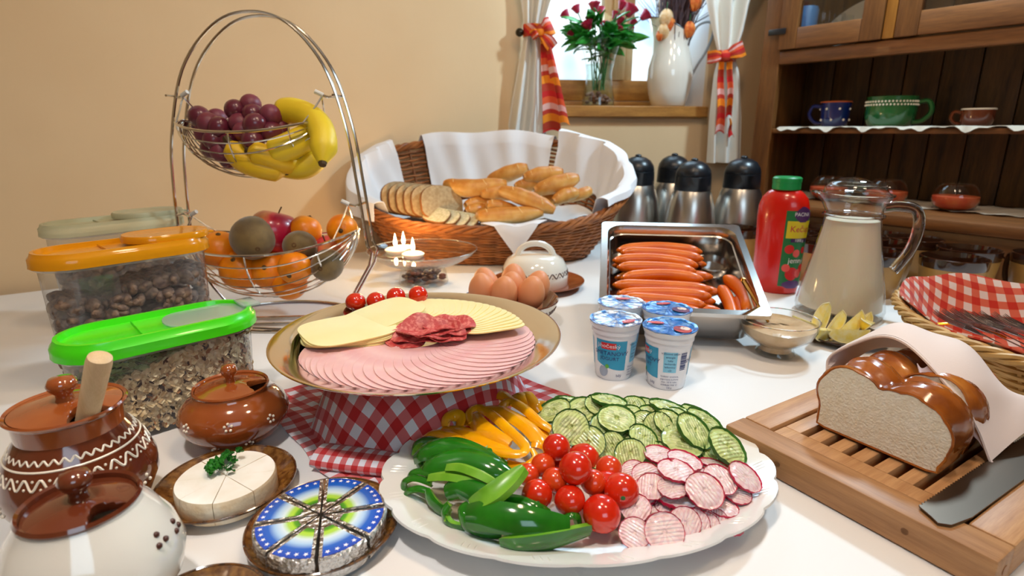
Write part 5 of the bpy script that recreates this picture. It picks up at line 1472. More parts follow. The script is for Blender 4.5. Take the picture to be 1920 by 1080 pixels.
    for k in range(5): wtext(['Složení: smetana,', 'jogurtová kultura', 'min. 10 % tuku', 'skladujte 4-8 °C', '150 g'][k], .0034, N_ - .02, .0205 - .0040 * k, INK)
    for k in range(11):
        wrap(N_ + .42, N_ + .74, .029 + .0022 * k, .030 + .0022 * k + .0004 * (k % 3), INK, 'barcode_bar', .0005)
    wrap(N_ + 1.05, N_ + 1.9, .018, .056, YB, 'side_panel'); wtext('SMETANOVÝ', .007, N_ + 1.45, .040, INK)
    wrap(F - 1.6, F - 1.05, .018, .056, YB, 'side_panel')
    return t
yo('plain yogurt cup with a pale foil lid, nearest the platter', (.1378, .7122, 0), -.35, FOILS, None, (.018, -.006, .9), .0)
yo('yogurt cup with blue, red and cream foil lid, nearest the viewer', (.2022, .6837, 0), -1.45, FOILB, hexc(190, 60, 54), (-.014, -.014, 1.2), .0)
yo('pale blue foil-lidded yogurt cup, directly behind the plain one', (.1596, .7872, 0), -.3, FOILS, None, (0, .018, .2), .6)
yo('yogurt cup with a dark berry print on its blue lid, behind the red one', (.218, .7580, 0), -1.0, FOILB, hexc(110, 60, 100), (-.018, .012, 1.2), .3)

# ---------------------------------------------------------------- glass bowl of sauce with a spoon
sp_ = Vector((.3923, .787, 0)); sb = thing('sauce_bowl', 'small footed glass bowl of pale creamy dressing', 'bowl', sp_)
g = G(); g.lathe([(0, .004), (.026, .0), (.028, .003), (.024, .010), (.0235, .014), (.034, .020), (.048, .031), (.0535, .043), (.0543, .055)], 48); g.obj('glass_body', CLEAR, sb)
g = G(); g.tube([(.0543 * math.cos(a * PI / 24), .0543 * math.sin(a * PI / 24), .055) for a in range(48)], .001, 5, closed=True); g.obj('rim', GLS.mat, sb)
SAUCE = M_('creamy_dressing', hexc(222, 190, 150), .25, c2=hexc(206, 172, 130), ns=60, bump=(70, .7, .002), coat=.5)
g = G(); g.lathe([(0, .006), (.022, .0065), (.0215, .014), (.033, .0215), (.0465, .032), (.0518, .0445), (.04, .0465), (.02, .0450), (0, .046)], 44, fn=lambda r_, z, a: (r_, z + (.0015 * math.sin(a * 3 + r_ * 200) if z > .044 else 0))); g.obj('dressing', SAUCE, sb)
GOLD = M_('golden_spoon', hexc(190, 140, 70), .2, 1)
s0 = atY(1440, 603, .80); s1 = atY(1393, 524, .79)
ts = thing('teaspoon', 'small golden teaspoon standing in the creamy dressing', 'spoon', s0)
d = s1 - s0; sd = d.normalized()
g = G(); g.tube([d * f for f in (0, .3, .6, .85, 1, 1.03)], [.0022, .0022, .0028, .0040, .0038, .0012], 8); g.obj('handle', GOLD, ts)
g = G(); g.ball(tuple(-sd * .009), (.008, .006, .0025), 14, 8); g.obj('bowl', GOLD, ts)

# ---------------------------------------------------------------- lemon wedges on a dark plate
lpz = Vector((.5235, .842, 0)); lpl = thing('lemon_plate', 'small dark brown plate of lemon wedges', 'plate', lpz)
g = G(); g.lathe([(0, .002), (.035, .0), (.04, .002), (.056, .008), (.0605, .011), (.060, .0125), (.055, .0105), (.04, .005), (0, .0045)], 48); g.obj('plate_body', CUPD, lpl)
RIND = M_('lemon_rind', hexc(252, 214, 60), .4, c2=hexc(244, 200, 50), ns=60, bump=(300, .3)); PULP = M_('lemon_pulp', hexc(252, 228, 110), .25, c2=hexc(254, 242, 180), ns=90, sss=.1, coat=.5); PITH = M_('lemon_pith', hexc(238, 226, 180), .6)
def wedge(label, px, py, z, rot, s=1.0, grp='lemon wedges on the dark plate'):
    t = thing('lemon_wedge', label, 'lemon wedge', at(px, py, z), rot, grp); L = .027 * s; R_ = .019 * s; aw = .62
    g = G()
    def f(u, v):
        x = (u - .5) * 2 * L; r_ = R_ * math.sqrt(max(0, 1 - (u * 2 - 1) ** 2)) ** .9; a = -PI / 2 + (v - .5) * 2 * aw; return (x, r_ * math.sin(a) * -1 * -1, 0) if False else (x, r_ * math.sin((v - .5) * 2 * aw), -r_ * math.cos((v - .5) * 2 * aw))
    g.grid(f, 14, 8); g.obj('rind', RIND, t)
    for sg in (-1, 1):
        g = G()
        def f2(u, v):
            x = (u - .5) * 2 * L; r_ = R_ * math.sqrt(max(0, 1 - (u * 2 - 1) ** 2)) ** .9 * v; return (x * (1 - .0 * (1 - v)), sg * r_ * math.sin(aw), -r_ * math.cos(aw))
        g.grid(f2, 14, 5); 
        if sg < 0: g.f = [q[::-1] for q in g.f]
        g.obj('pulp', PULP, t)
        g = G(); g.tube([f2(i / 16, 1) for i in range(17)], .0011, 4); g.obj('pith_edge', PITH, t)
wedge('lemon wedge lying in front on its back, widest face up', 1592, 618, .026, (.5, .0, -.1), 1.15)
wedge('lemon wedge at the left front, behind the sauce bowl rim', 1552, 620, .025, (.9, .2, .5))
wedge('lemon wedge standing highest at the back left', 1543, 597, .030, (.6, -1.1, .6))
wedge('lemon wedge with its tip up in the back row centre', 1565, 603, .026, (.4, -1.0, .2), .8)
wedge('lemon wedge leaning in the middle of the back row', 1592, 603, .028, (.2, -.7, .2), 1.0)
wedge('lemon wedge right of the middle in the back row', 1615, 603, .025, (.3, -.6, .4), .9)
wedge('lemon wedge at the right end, rind outwards', 1637, 608, .027, (1.3, .2, .9), .95)
wedge('pale lemon wedge seen through the glass of the sauce bowl', 1515, 603, .022, (.7, .3, -.4), .9)

# ---------------------------------------------------------------- cutlery basket
CBC = (.700, .665)
zc_ = lambda phi: .068 + .012 * math.cos(phi) ** 2
cbk, cwp = wicker('cutlery_basket', 'pale wicker basket holding forks on a checked cloth', 'basket', CBC, (.205, .138), (.152, .095), zc_, 1.92, 13, 30, .0034, (WICKL, WICKLD), .0058, .003)
REDG = gingham('red_gingham', hexc(196, 32, 34), hexc(214, 110, 112), hexc(232, 228, 236), 1.0)
REDG2 = gingham('red_gingham_orange', hexc(198, 44, 24), hexc(216, 104, 78), hexc(228, 214, 208), 1.0)
RZ = Matrix.Rotation(1.92, 4, 'Z')
def cW(phi, k, off=0): return Vector((CBC[0], CBC[1], 0)) + RZ @ cwp(phi, k, off)
def cloth_in(u, v):
    phi = 2 * PI * u; back = .5 - .5 * math.sin(phi)      # the far side stands higher (local -y faces away)
    if v < .55:
        r_ = v / .55; p = Vector((.148 * r_ * math.cos(phi), .092 * r_ * math.sin(phi), .012))
    else:
        k = (v - .55) / .45; p = cwp(phi, min(1, k * 1.0), -.010); p.z = .012 + (zc_(phi) + .004 + .022 * back - .012) * k + .003 * math.sin(phi * 9) * k
        if k > .93: p = cwp(phi, 1, -.002); p.z = zc_(phi) + .008 + .024 * back + .003 * math.sin(phi * 9)
    return Vector((CBC[0], CBC[1], 0)) + RZ @ p
g = G(); g.grid(cloth_in, 96, 36, closed=True, thick=.0014)
g.uv = []
for i, v in enumerate(g.v):
    q = RZ.inverted() @ (Vector(v) - Vector((CBC[0], CBC[1], 0))); e = q.z * 1.3
    n_ = Vector((q.x / .148, q.y / .092)); n_ = n_.normalized() if n_.length > 1e-6 else Vector((0, 0))
    x_ = q.x + n_.x * e * .6; y_ = q.y + n_.y * e; g.uv.append(((x_ + y_) * 22, (x_ - y_) * 22))
tag(g.obj('checked_cloth', REDG2), 'red and white checked cloth lining the cutlery basket', 'cloth')
FORKM = M_('fork_steel', hexc(170, 160, 155), .22, 1)
def fork_proto():
    t = thing('fork', 'x', 'fork', (0, 0, 0), group='forks in the wicker basket')
    g = G(); g.tube([(0, 0, 0), (.05, 0, .001), (.10, 0, .003), (.118, 0, .004)], [.0042, .0032, .0018, .002], 8, flat=.35); g.obj('handle', FORKM, t)
    g = G()
    g.prism([(.112, -.002), (.122, -.008), (.135, -.0105), (.135, .0105), (.122, .008), (.112, .002)], .002, .0036, bev=.0003); g.obj('fork_head', FORKM, t)
    for k in range(4):
        y = -.009 + .006 * k; g = G(); g.tube([(.134, y, .0028), (.150, y, .0015), (.166, y * .95, .003), (.174, y * .93, .0055)], [.0016, .0015, .0012, .0005], 6, flat=.7); g.obj('tine', FORKM, t)
    return t
fk = fork_proto(); fl_ = ['fork lying furthest left, tines fanned towards the milk jug', 'second fork from the left in the basket', 'third fork from the left in the basket', 'fourth fork from the left, above the golden handle', 'fifth fork from the left in the basket', 'middle fork of the right cluster', 'fork with bright tines lying on top at the right', 'fork just right of the bright one']
for i in range(8):
    px, py = [(1750, 592), (1766, 590), (1782, 588), (1800, 590), (1820, 595), (1836, 594), (1860, 596), (1880, 600)][i]
    head = at(px, py - 2, .074 - .002 * (i % 3)); dirv = Vector((.60 + .04 * (i % 2), -.62 - .03 * i, -.28)).normalized()
    xa = -dirv; ya = Vector((0, 0, 1)).cross(xa).normalized(); za = xa.cross(ya)
    M4 = Matrix(((xa.x, ya.x, za.x, 0), (xa.y, ya.y, za.y, 0), (xa.z, ya.z, za.z, 0), (0, 0, 0, 1)))
    o = fk if i == 0 else dup(fk)
    o.matrix_world = Matrix.Translation(head - xa * .172) @ M4; o['label'] = fl_[i]
s_ = at(1790, 612, .050); t = thing('golden_fork', 'golden handle glinting among the forks in the basket', 'fork', s_)
g = G(); g.tube([(-.02, .012, .0), (.0, 0, .004), (.03, -.012, .002), (.05, -.03, -.006)], [.003, .006, .006, .003], 8, flat=.5); g.obj('handle', M_('amber_metal', hexc(236, 150, 40), .2, 1), t)

# ---------------------------------------------------------------- riser hidden by checked cloth, silver platter
PC = Vector((-.107, .616, 0)); PZ = .086
rs_ = thing('riser', 'round riser hidden under the checked cloth', 'riser', PC)
g = G(); g.lathe([(0, 0), (.088, 0), (.09, .003), (.09, .072), (.088, .075), (0, .075)], 40); g.obj('riser_body', WHITEG, rs_)
S_ = .272
def ccloth(u, v):
    a0 = rad(10); x = (u - .5) * 2 * S_ * .72; y = (v - .5) * 2 * S_ * .72; 
    c_, s_ = math.cos(rad(41)), math.sin(rad(41)); X, Y = x * c_ - y * s_, x * s_ + y * c_
    r_ = math.hypot(X, Y); ph = math.atan2(Y, X); R0 = .094
    if r_ < R0: return (PC.x + X, PC.y + Y, .0768)
    e = r_ - R0; fold = 1 + .10 * math.sin(ph * 5 + .6) + .06 * math.sin(ph * 11)
    arc = .015
    drop = min(e, .0745 / .90); out_ = R0 + drop * .40 * fold
    z = .0768 - drop * .90
    if e > .0745 / .9: out_ += (e - .0745 / .9) * .9; z = .0022 + .0012 * math.sin(ph * 9 + e * 60) ** 2
    return (PC.x + out_ * math.cos(ph), PC.y + out_ * math.sin(ph), max(z, .0018))
g = G(); g.grid(ccloth, 110, 110, uvs=15, thick=.0009); tag(g.obj('checked_cloth', REDG), 'red and white gingham cloth draped over the riser under the platter', 'cloth')
# rolled edge of the folded napkin lying in front
n0 = at(610, 868, .0); n1 = at(748, 886, .0); nd = (n1 - n0).normalized(); nn = Vector((-nd.y, nd.x, 0))
def nroll(u, v):
    L = (n1 - n0).length + .012; a = 2 * PI * v; rr_ = .0165 + .001 * math.sin(u * 5)
    return n0 + nd * (u * L - .006) + nn * (rr_ * 1.1 * math.cos(a)) + Vector((0, 0, .0085 + .0085 * math.sin(a)))
g = G(); g.grid(nroll, 30, 24, thick=-.0008); g.uv = [(a * 7.2, b * 6.0) for a, b in g.uv]
tag(g.obj('gingham_napkin', REDG), 'folded roll of red and white gingham napkin beside the vegetable plate', 'napkin')
plt_ = thing('silver_platter', 'large round polished silver platter of ham, cheese and salami', 'platter', PC + Vector((0, 0, .0785)))
g = G(); g.lathe([(0, .0), (.125, .0), (.132, .003), (.139, .0095), (.160, .0148), (.1625, .0162), (.1635, .0182), (.1618, .0182), (.158, .0168), (.139, .0112), (.131, .0048), (.124, .0017), (0, .0015)], 96); g.obj('platter_body', SILVER, plt_)
TZ = .0785 + .002
HAM = M_('ham', hexc(228, 162, 164), .4, c2=hexc(240, 192, 188), ns=22, sss=.2, coat=.15); HAMR = M_('ham_rind', hexc(242, 196, 192), .5)
CHS = M_('cheese', hexc(242, 226, 164), .42, c2=hexc(246, 234, 182), ns=14, sss=.2); CHSR = M_('cheese_edge', hexc(238, 216, 140), .45)
SALA = M_('salami', hexc(186, 62, 62), .45, c2=hexc(216, 122, 112), ns=230, stops=(.45, .62)); SALR = M_('salami_edge', hexc(150, 36, 40), .4)
g = G(); g.prism([(.0550 * math.cos(a) * (1 + .03 * math.sin(3 * a)), .049 * math.sin(a)) for a in [i * PI / 20 for i in range(40)]], -.0004, .0004, 0, .0001, mside=1); hm = g.mesh('ham_slice', [HAM, HAMR])
g = G(); g.prism([(math.copysign(abs(math.cos(a)) ** .55, math.cos(a)) * .046, math.copysign(abs(math.sin(a)) ** .55, math.sin(a)) * .040) for a in [i * PI / 20 for i in range(40)]], -.0008, .0008, 0, .0003, mside=1); cm = g.mesh('cheese_slice', [CHS, CHSR])
def slice_on(me, nm, label, cat, grp, ang, rr_, z, yaw, tilt_t, tilt_r=0):
    o = bpy.data.objects.new(nm, me); col.objects.link(o)
    p = PC + Vector((rr_ * math.cos(ang), rr_ * math.sin(ang), z))
    Mx = Matrix.Translation(p) @ Matrix.Rotation(ang, 4, 'Z') @ Matrix.Rotation(tilt_r, 4, 'Y') @ Matrix.Rotation(tilt_t, 4, 'X') @ Matrix.Rotation(yaw, 4, 'Z')
    o.matrix_world = Mx; return tag(o, label, cat, grp)
NH = 24
for i in range(NH):
    a = rad(lerp(207, 377, i / (NH - 1)))
    slice_on(hm, 'ham_slice', 'thin pink ham slice in the overlapping fan on the silver platter', 'ham slice', 'ham slices fanned on the platter', a, .0785, TZ + .0058, 0, rad(-5.0))
NC = 20
for i in range(NC):
    a = rad(lerp(24, 132, i / (NC - 1)))
    slice_on(cm, 'cheese_slice', 'thin yellow cheese slice in the overlapping arc at the back of the platter', 'cheese slice', 'cheese slices fanned on the platter', a, .083, TZ + .0125, PI / 2, rad(-9))
for i in range(7):
    a = rad(170 + i * 1.2); slice_on(cm, 'cheese_slice', 'broad pale cheese slice in the flat stack at the left of the platter', 'cheese slice', 'cheese slices stacked at the left of the platter', a, .084 + .001 * (i % 3), TZ + .008 + i * .0017, rad(8 + 5 * i), 0).scale = (1.12, 1.2, 1)
    bpy.data.objects[-1] if False else None
for i in range(4):
    a = rad(150 - 5 * i); slice_on(cm, 'cheese_slice', 'folded cheese slice bridging the flat stack and the arc', 'cheese slice', 'cheese slices between stack and arc', a, .072, TZ + .016 + i * .0018, rad(70 + 6 * i), rad(-8))
# salami: gently folded rounds heaped in the centre
rn = random.Random(11)
def sal(k, x, y, z, yaw, fold, tilt):
    g = G()
    def f(u, v):
        r_ = v * .026; a = 2 * PI * u; X = r_ * math.cos(a); Y = r_ * math.sin(a); return (X * .88, Y * .7, abs(Y) * fold * .7 + .0015 * math.sin(X * 200 + k))
    g.grid(f, 28, 4, closed=True, thick=.0012, mi=0); 
    o = g.obj('salami_slice', SALA); o.matrix_world = Matrix.Translation(PC + Vector((x, y, z))) @ Matrix.Rotation(yaw, 4, 'Z') @ Matrix.Rotation(tilt, 4, 'X')
    tag(o, 'thin folded salami slice in the heap at the centre of the platter', 'salami slice', 'salami slices heaped on the platter')
for k in range(14):
    f_ = k / 13; sal(k, -.014 + .056 * ((k * 5) % 14) / 13, -.014 + .024 * ((k * 3) % 7) / 6, TZ + .009 + .0010 * k, rn.uniform(-.3, .3), rn.uniform(.1, .5), rn.uniform(.05, .45))
TOM = M_('cherry_tomato', hexc(214, 44, 14), .16, c2=hexc(200, 30, 10), ns=12, coat=.6, sss=.1); TOM2 = M_('cherry_tomato_orange', hexc(216, 74, 22), .2, c2=hexc(208, 48, 16), ns=12, coat=.6, sss=.1)
def tomato(label, p, r_, rot, grp, mat=TOM):
    t = thing('cherry_tomato', label, 'tomato', p, rot, grp)
    g = G(); g.ball((0, 0, 0), (r_, r_, r_ * .95), 26, 18, fn=lambda q: q * (1 - .06 * max(0, q.z) ** 12)); g.obj('skin', mat, t)
    g = G(); g.lathe([(0, r_ * .90), (.0016, r_ * .90), (.0022, r_ * .885), (.0022, r_ * .85)], 7); g.obj('stem_scar', STEMG, t)
for px, py, w_, lab in ((667, 567, 39, 'leftmost of the four cherry tomatoes on the platter rim, largest'), (705, 564, 36, 'second cherry tomato on the back rim of the platter, counting from the fruit stand'), (743, 557, 38, 'third cherry tomato on the platter rim, touching the second'), (784, 553, 37, 'cherry tomato nearest the candle bowl, apart from the other three')):
    Y = .735 + (553 - py) * .0011; r_ = w_ / 2 * (Y * CT + .2 * ST) / FPX * .98
    tomato(lab, atY(px, py, Y), r_, (rnd.uniform(1.8, 3.5), rnd.random(), 0), 'cherry tomatoes on the silver platter')
# ---------------------------------------------------------------- oval plate of raw vegetables
VC = Vector((.0617, .457, 0)); VR = rad(7)
vpl = thing('oval_plate', 'white scalloped oval porcelain plate full of raw vegetables', 'plate', VC, (0, 0, VR))
def scal(r_, z, t):
    k_ = max(0, (z - .004) / .018); s_ = abs(math.sin(t * 9)) ** .6
    return r_ * (1 + .022 * k_ * (s_ - .5)), z + .0012 * k_ * (s_ - .5)
vp_ = [(0, .0015), (.62, .0), (.66, .0015), (.74, .006), (.88, .0155), (.97, .0195), (1.0, .0225), (.995, .0245), (.96, .0225), (.87, .0185), (.74, .0095), (.66, .0055), (0, .0045)]
g = G(); g.lathe(vp_, 144, sx=.179, sy=.124, fn=scal)
for i in range(1): pass
g.obj('plate_body', PORCEL, vpl)
g = G()
for k in range(18):      # moulded rim ribs
    t0 = (k + .0) * PI / 9
    for j in range(3):
        t = t0 + (j - 1) * .035 + PI / 18
        g.tube([(.179 * q * math.cos(t + (q - .9) * .5), .124 * q * math.sin(t + (q - .9) * .5), .0193 + (q - .9) * .055) for q in (.88, .91, .94, .965)], [.0004, .0009, .0009, .0003], 5)
stuff(g.obj('moulded_rim_ribs', PORCEL, vpl))

GSK = M_('green_pepper_skin', hexc(34, 116, 20), .14, c2=hexc(22, 92, 16), ns=30, coat=.6); GFL = M_('green_pepper_flesh', hexc(100, 160, 36), .3, c2=hexc(122, 178, 52), ns=60, sss=.2)
YSK = M_('yellow_pepper_skin', hexc(250, 176, 6), .2, c2=hexc(242, 160, 4), ns=30, coat=.5, sss=.1); YFL = M_('yellow_pepper_flesh', hexc(252, 190, 30), .35, c2=hexc(240, 170, 20), ns=60, sss=.2)
def strip(label, pts, wpx, face, kind='g', th=.0060, alpha=.75, grp=None, cat='pepper strip', taper=.25):
    wpx = wpx * (1.15 if kind == 'g' else 1.3)
    """pts: (px,py,z); face: skin direction"""
    W3 = [at(*q) for q in pts]; o = sum(W3, Vector((0, 0, 0))) / len(W3)
    P = smooth_pts([p - o for p in W3], 7); N = len(P) - 1; w3 = wpx * (o.y * CT + (CAMH - o.z) * ST) / FPX; F = Vector(face).normalized()
    fr_ = []
    for i in range(N + 1):
        T = (P[min(i + 1, N)] - P[max(i - 1, 0)]).normalized()
        if fr_: Nn = fr_[-1][1]
        else: Nn = F
        Nn = (Nn * .6 + F * .4) if (F - T * F.dot(T)).length > .3 else Nn
        Nn = (Nn - T * Nn.dot(T)).normalized(); fr_.append((T, Nn, T.cross(Nn)))
    def f(u, v):
        x = u * N; i = min(int(x), N - 1); q = x - i; p = P[i].lerp(P[i + 1], q); T, Nn, B = fr_[min(int(round(x)), N)]
        ww = w3 * max(.12, math.sin(PI * min(1, max(0, u * .86 + .07)))) ** taper; a = (v - .5) * 2 * alpha
        return p + B * (ww / 2 * math.sin(a) / math.sin(alpha)) + Nn * (ww / 2 * (math.cos(a) - math.cos(alpha)) / math.sin(alpha))
    g = G(); g.grid(f, 26, 8, thick=-th, mi=0, mi2=1)
    nq = len(g.m)
    for i in range(26 * 8 * 2, nq): g.m[i] = 1
    me = g.mesh('strip', [GSK, GFL] if kind == 'g' else [YSK, YFL], ang=60)
    nm = 'green_pepper_strip' if kind == 'g' else 'yellow_pepper_strip'
    ob = bpy.data.objects.new(nm, me); col.objects.link(ob); ob.location = o
    # skin must face F
    c0 = fr_[N // 2][1]
    return tag(ob, label, cat, grp or ('green pepper strips on the oval plate' if kind == 'g' else 'yellow pepper strips on the oval plate'))
UP = (0, -.35, 1); CAMF = (0, -1, .5)
strip('dark green pepper strip arching nearest the yellow strips', [(780, 858, .030), (800, 846, .040), (850, 838, .046), (900, 855, .044), (945, 880, .038)], 38, (-.1, -.5, 1))
strip('shiny dark green strip arching second from the yellow ones', [(798, 892, .034), (820, 872, .042), (870, 862, .046), (920, 878, .044), (955, 895, .038)], 42, (-.1, -.6, 1))
strip('light-edged green strip lying on the second dark one', [(838, 880, .046), (865, 880, .050), (900, 893, .050), (932, 912, .044)], 20, (.2, -.3, -1))
strip('light green inside-up strip below the shiny arched one', [(806, 899, .034), (840, 896, .042), (880, 902, .044), (915, 915, .042)], 24, (.1, -.2, -1))
strip('broad dark green strip in the middle of the green heap', [(836, 925, .034), (860, 915, .040), (890, 922, .042), (915, 928, .042)], 36, (-.1, -.8, .8))
strip('pointed green wedge standing diagonally beside the tomatoes', [(886, 944, .034), (915, 932, .044), (950, 908, .052), (984, 880, .058)], 40, (.55, .6, -.5), alpha=.5, taper=.45)
strip('largest dark green strip in front of the heap', [(876, 968, .030), (920, 968, .036), (985, 978, .036), (1066, 992, .026)], 50, (-.05, -.9, .75), alpha=.6, taper=.18)
strip('green strip nearest the plate edge, showing its pale inside', [(940, 1020, .018), (975, 1024, .020), (1035, 1016, .020), (1106, 996, .018)], 46, (.12, -.9, -.25), alpha=.6, taper=.3)
strip('curled pale green ring edge under the largest dark strip', [(880, 944, .034), (866, 962, .028), (874, 988, .020), (905, 1002, .016), (940, 1006, .014)], 22, (-.7, -.6, -.1))
strip('small curled green hook left of the largest strip', [(842, 944, .030), (832, 962, .022), (842, 984, .016), (872, 992, .014)], 20, (-.8, -.4, -.1))
strip('curved green hook under the broad middle strip', [(800, 918, .030), (808, 938, .024), (826, 956, .018), (845, 962, .018)], 24, (-.6, -.8, .1))
strip('thin green crescent at the left edge of the plate', [(758, 936, .016), (764, 922, .022), (782, 916, .028), (803, 920, .028)], 13, (-.3, -.3, 1))
strip('upper thin green crescent at the left edge of the heap', [(756, 922, .018), (758, 904, .026), (776, 896, .032), (808, 905, .034)], 14, (-.3, -.2, 1))
strip('smallest green crescent at the upper left of the heap', [(764, 896, .026), (772, 886, .032), (790, 884, .036), (812, 892, .038)], 14, (-.3, -.2, 1))
strip('dark green strip end tucked behind the heap, by the plate rim', [(774, 850, .024), (780, 832, .034), (800, 824, .038), (838, 832, .040)], 22, (-.6, .1, .9))
strip('green strip end beneath the first arch', [(790, 878, .024), (786, 862, .028), (796, 850, .032), (812, 850, .034)], 24, (-.8, -.6, .3))
strip('dark green strip lying under the wedge towards the tomatoes', [(940, 935, .034), (975, 944, .034), (1005, 956, .032), (1030, 966, .026)], 26, (0, -.8, .8))
strip('small green strip end beside the front tomato', [(1058, 966, .024), (1072, 962, .028), (1084, 970, .024), (1088, 988, .016)], 22, (.5, -.2, 1))
strip('pale green strip tip poking out at the yellow heap', [(890, 848, .044), (905, 846, .046), (925, 842, .046)], 18, (.1, .2, 1))
YL = [
 ('yellow pepper strip along the edge of the green ones', [(793, 824, .034), (815, 815, .040), (850, 822, .042), (895, 845, .044), (940, 862, .042)], 20, (-.1, -.4, 1)),
 ('wide yellow strip behind the one beside the green peppers', [(832, 805, .034), (865, 812, .040), (910, 832, .044), (955, 852, .044)], 30, (0, -.3, 1)),
 ('yellow pepper loop bending round in the middle of its heap', [(884, 792, .046), (879, 774, .048), (896, 764, .050), (925, 780, .052), (960, 812, .052), (984, 836, .050), (978, 850, .048), (948, 850, .047), (915, 842, .046)], 15, (-.2, -.5, .9)),
 ('yellow strip lying inside the pepper loop', [(888, 780, .046), (902, 802, .048), (925, 820, .048), (955, 836, .046)], 28, (-.3, -.7, .8)),
 ('long yellow strip right of the pepper loop', [(905, 768, .042), (940, 772, .046), (985, 798, .048), (1010, 826, .044), (1008, 842, .040)], 26, (.2, -.4, 1)),
 ('yellow hook at the back near the cucumbers', [(948, 782, .044), (940, 765, .046), (956, 753, .048), (982, 766, .050), (1010, 790, .048), (1034, 806, .044)], 15, (-.1, -.6, .9)),
 ('yellow strip inside the back hook', [(960, 775, .040), (985, 790, .042), (1010, 806, .040), (1030, 820, .036)], 22, (.2, -.3, 1)),
 ('yellow tip at the back left under the cloth edge', [(922, 742, .040), (938, 740, .044), (958, 752, .044)], 18, (-.2, -.3, 1)),
 ('yellow tip standing second at the back', [(960, 745, .042), (975, 744, .046), (992, 758, .044)], 18, (-.1, -.4, 1)),
 ('tallest yellow tip at the back by the cucumbers', [(980, 738, .044), (990, 742, .048), (1002, 758, .046), (1012, 772, .040)], 16, (-.4, -.3, 1)),
 ('yellow strip lying flat beside the first cucumber', [(1000, 762, .034), (1018, 760, .036), (1036, 770, .036)], 20, (0, -.3, 1)),
 ('yellow curl at the foot of the heap near the tomatoes', [(950, 868, .036), (985, 876, .038), (1006, 862, .040), (998, 842, .042)], 16, (.5, -.6, .6)),
 ('yellow strip at the bottom of the heap by the orange tomatoes', [(938, 872, .030), (960, 884, .030), (985, 886, .028)], 18, (0, -.6, .9)),
 ('round yellow lobe at the left of the heap', [(835, 800, .038), (838, 784, .044), (852, 777, .046), (864, 784, .044), (862, 800, .040)], 18, (-.4, -.6, .7)),
 ('yellow strip behind the round lobe', [(858, 790, .036), (880, 786, .040), (900, 800, .042)], 24, (0, -.3, 1)),
]
for a_ in YL: strip(a_[0], a_[1], a_[2], a_[3], 'y')
# crinkle-cut slices
def crinkle(name, r_, rind, flesh, th=.0022, core=None):
    g = G(); n = 40; R_ = 7
    def f(u, v):
        a = 2 * PI * u; rr_ = r_ * v * (1 + (.012 * math.cos(a * 22) if v > .9 else 0)); x = rr_ * math.cos(a); y = rr_ * math.sin(a)
        return (x, y, .00045 * math.sin(x * 2 * PI / .0036))
    g.grid(f, n, R_, closed=True, mi=1, thick=th, mi2=1)
    for i in range(len(g.m)):
        if i < n * R_ * 2:
            if (i % (n * R_)) % R_ == R_ - 1 : g.m[i] = 0
        else: g.m[i] = 0
    # move the last ring in so that the rind shows as a thin line
    g.v = [tuple(v) for v in g.v]
    out_ = []
    C = R_ + 1
    for i, v in enumerate(g.v):
        j = (i % (n * C)) % C
        if j == R_ - 1: s_ = (.945 if name == 'cucumber' else .965) / ((R_ - 1) / R_); v = (v[0] * s_, v[1] * s_, .00045 * math.sin(v[0] * s_ * 2 * PI / .0036) - (th if i >= n * C else 0))
        out_.append(v)
    g.v = out_
    return g.mesh(name + '_slice', [rind, flesh], ang=50)
def flesh_mat(name, outer, mid_c, core, r_, seeds):
    m = NT(name); tcn = m.n('TexCoord'); ln = m.n('VectorMath'); ln.operation = 'LENGTH'; m.l(tcn.outputs['Object'], ln.inputs[0])
    base = m.ramp(m.math('DIVIDE', ln.outputs['Value'], r_), [(0, core), (.5, mid_c), (.62, outer), (.98, outer)])
    sp = m.n('SeparateXYZ'); m.l(tcn.outputs['Object'], sp.inputs[0]); an = m.math('ARCTAN2', sp.outputs[1], sp.outputs[0])
    sn = m.math('SINE', m.math('MULTIPLY_ADD', m.noise(60, 2), 14, m.math('MULTIPLY', an, 3 if seeds else 13)))
    nz_ = m.noise(230, 3); k_ = m.math('MULTIPLY', m.math('GREATER_THAN', m.math('ADD', m.math('MULTIPLY', sn, .2), nz_), .58), .55 if seeds else .3)
    ins = m.math('LESS_THAN', ln.outputs['Value'], r_ * (.62 if seeds else .9)); k2 = m.math('MULTIPLY', k_, ins)
    m.color(m.mix(k2, base, seeds or hexc(214, 120, 140)))
    wv_ = m.math('MULTIPLY_ADD', m.math('SINE', m.math('MULTIPLY', sp.outputs[0], 2 * PI / .0034)), .5, .5)
    m.color(m.mix(m.math('MULTIPLY', wv_, .20 if seeds else .16), m.mix(k2, base, seeds or hexc(222, 150, 164)), hexc(150, 170, 70) if seeds else hexc(222, 164, 172)))
    m.val('Roughness', .25); m.val('Coat Weight', .3); m.val('Subsurface Weight', .2); m.val('Subsurface Radius', (.004, .006, .002)); m.bump(wv_, .8, .0008); return m.mat
CR_, RR_ = .0205, .0178
CUF = flesh_mat('cucumber_flesh', hexc(206, 220, 146), hexc(220, 228, 172), hexc(204, 214, 136), CR_, hexc(120, 140, 70)); CUR = M_('cucumber_rind', hexc(40, 92, 30), .35, c2=hexc(62, 116, 38), ns=200)
RAF = flesh_mat('radish_flesh', hexc(242, 216, 216), hexc(246, 230, 228), hexc(242, 220, 218), RR_, None); RAR = M_('radish_rind', hexc(196, 24, 70), .35)
cu_m = crinkle('cucumber', CR_, CUR, CUF); ra_m = crinkle('radish', RR_, RAR, RAF, .0016)
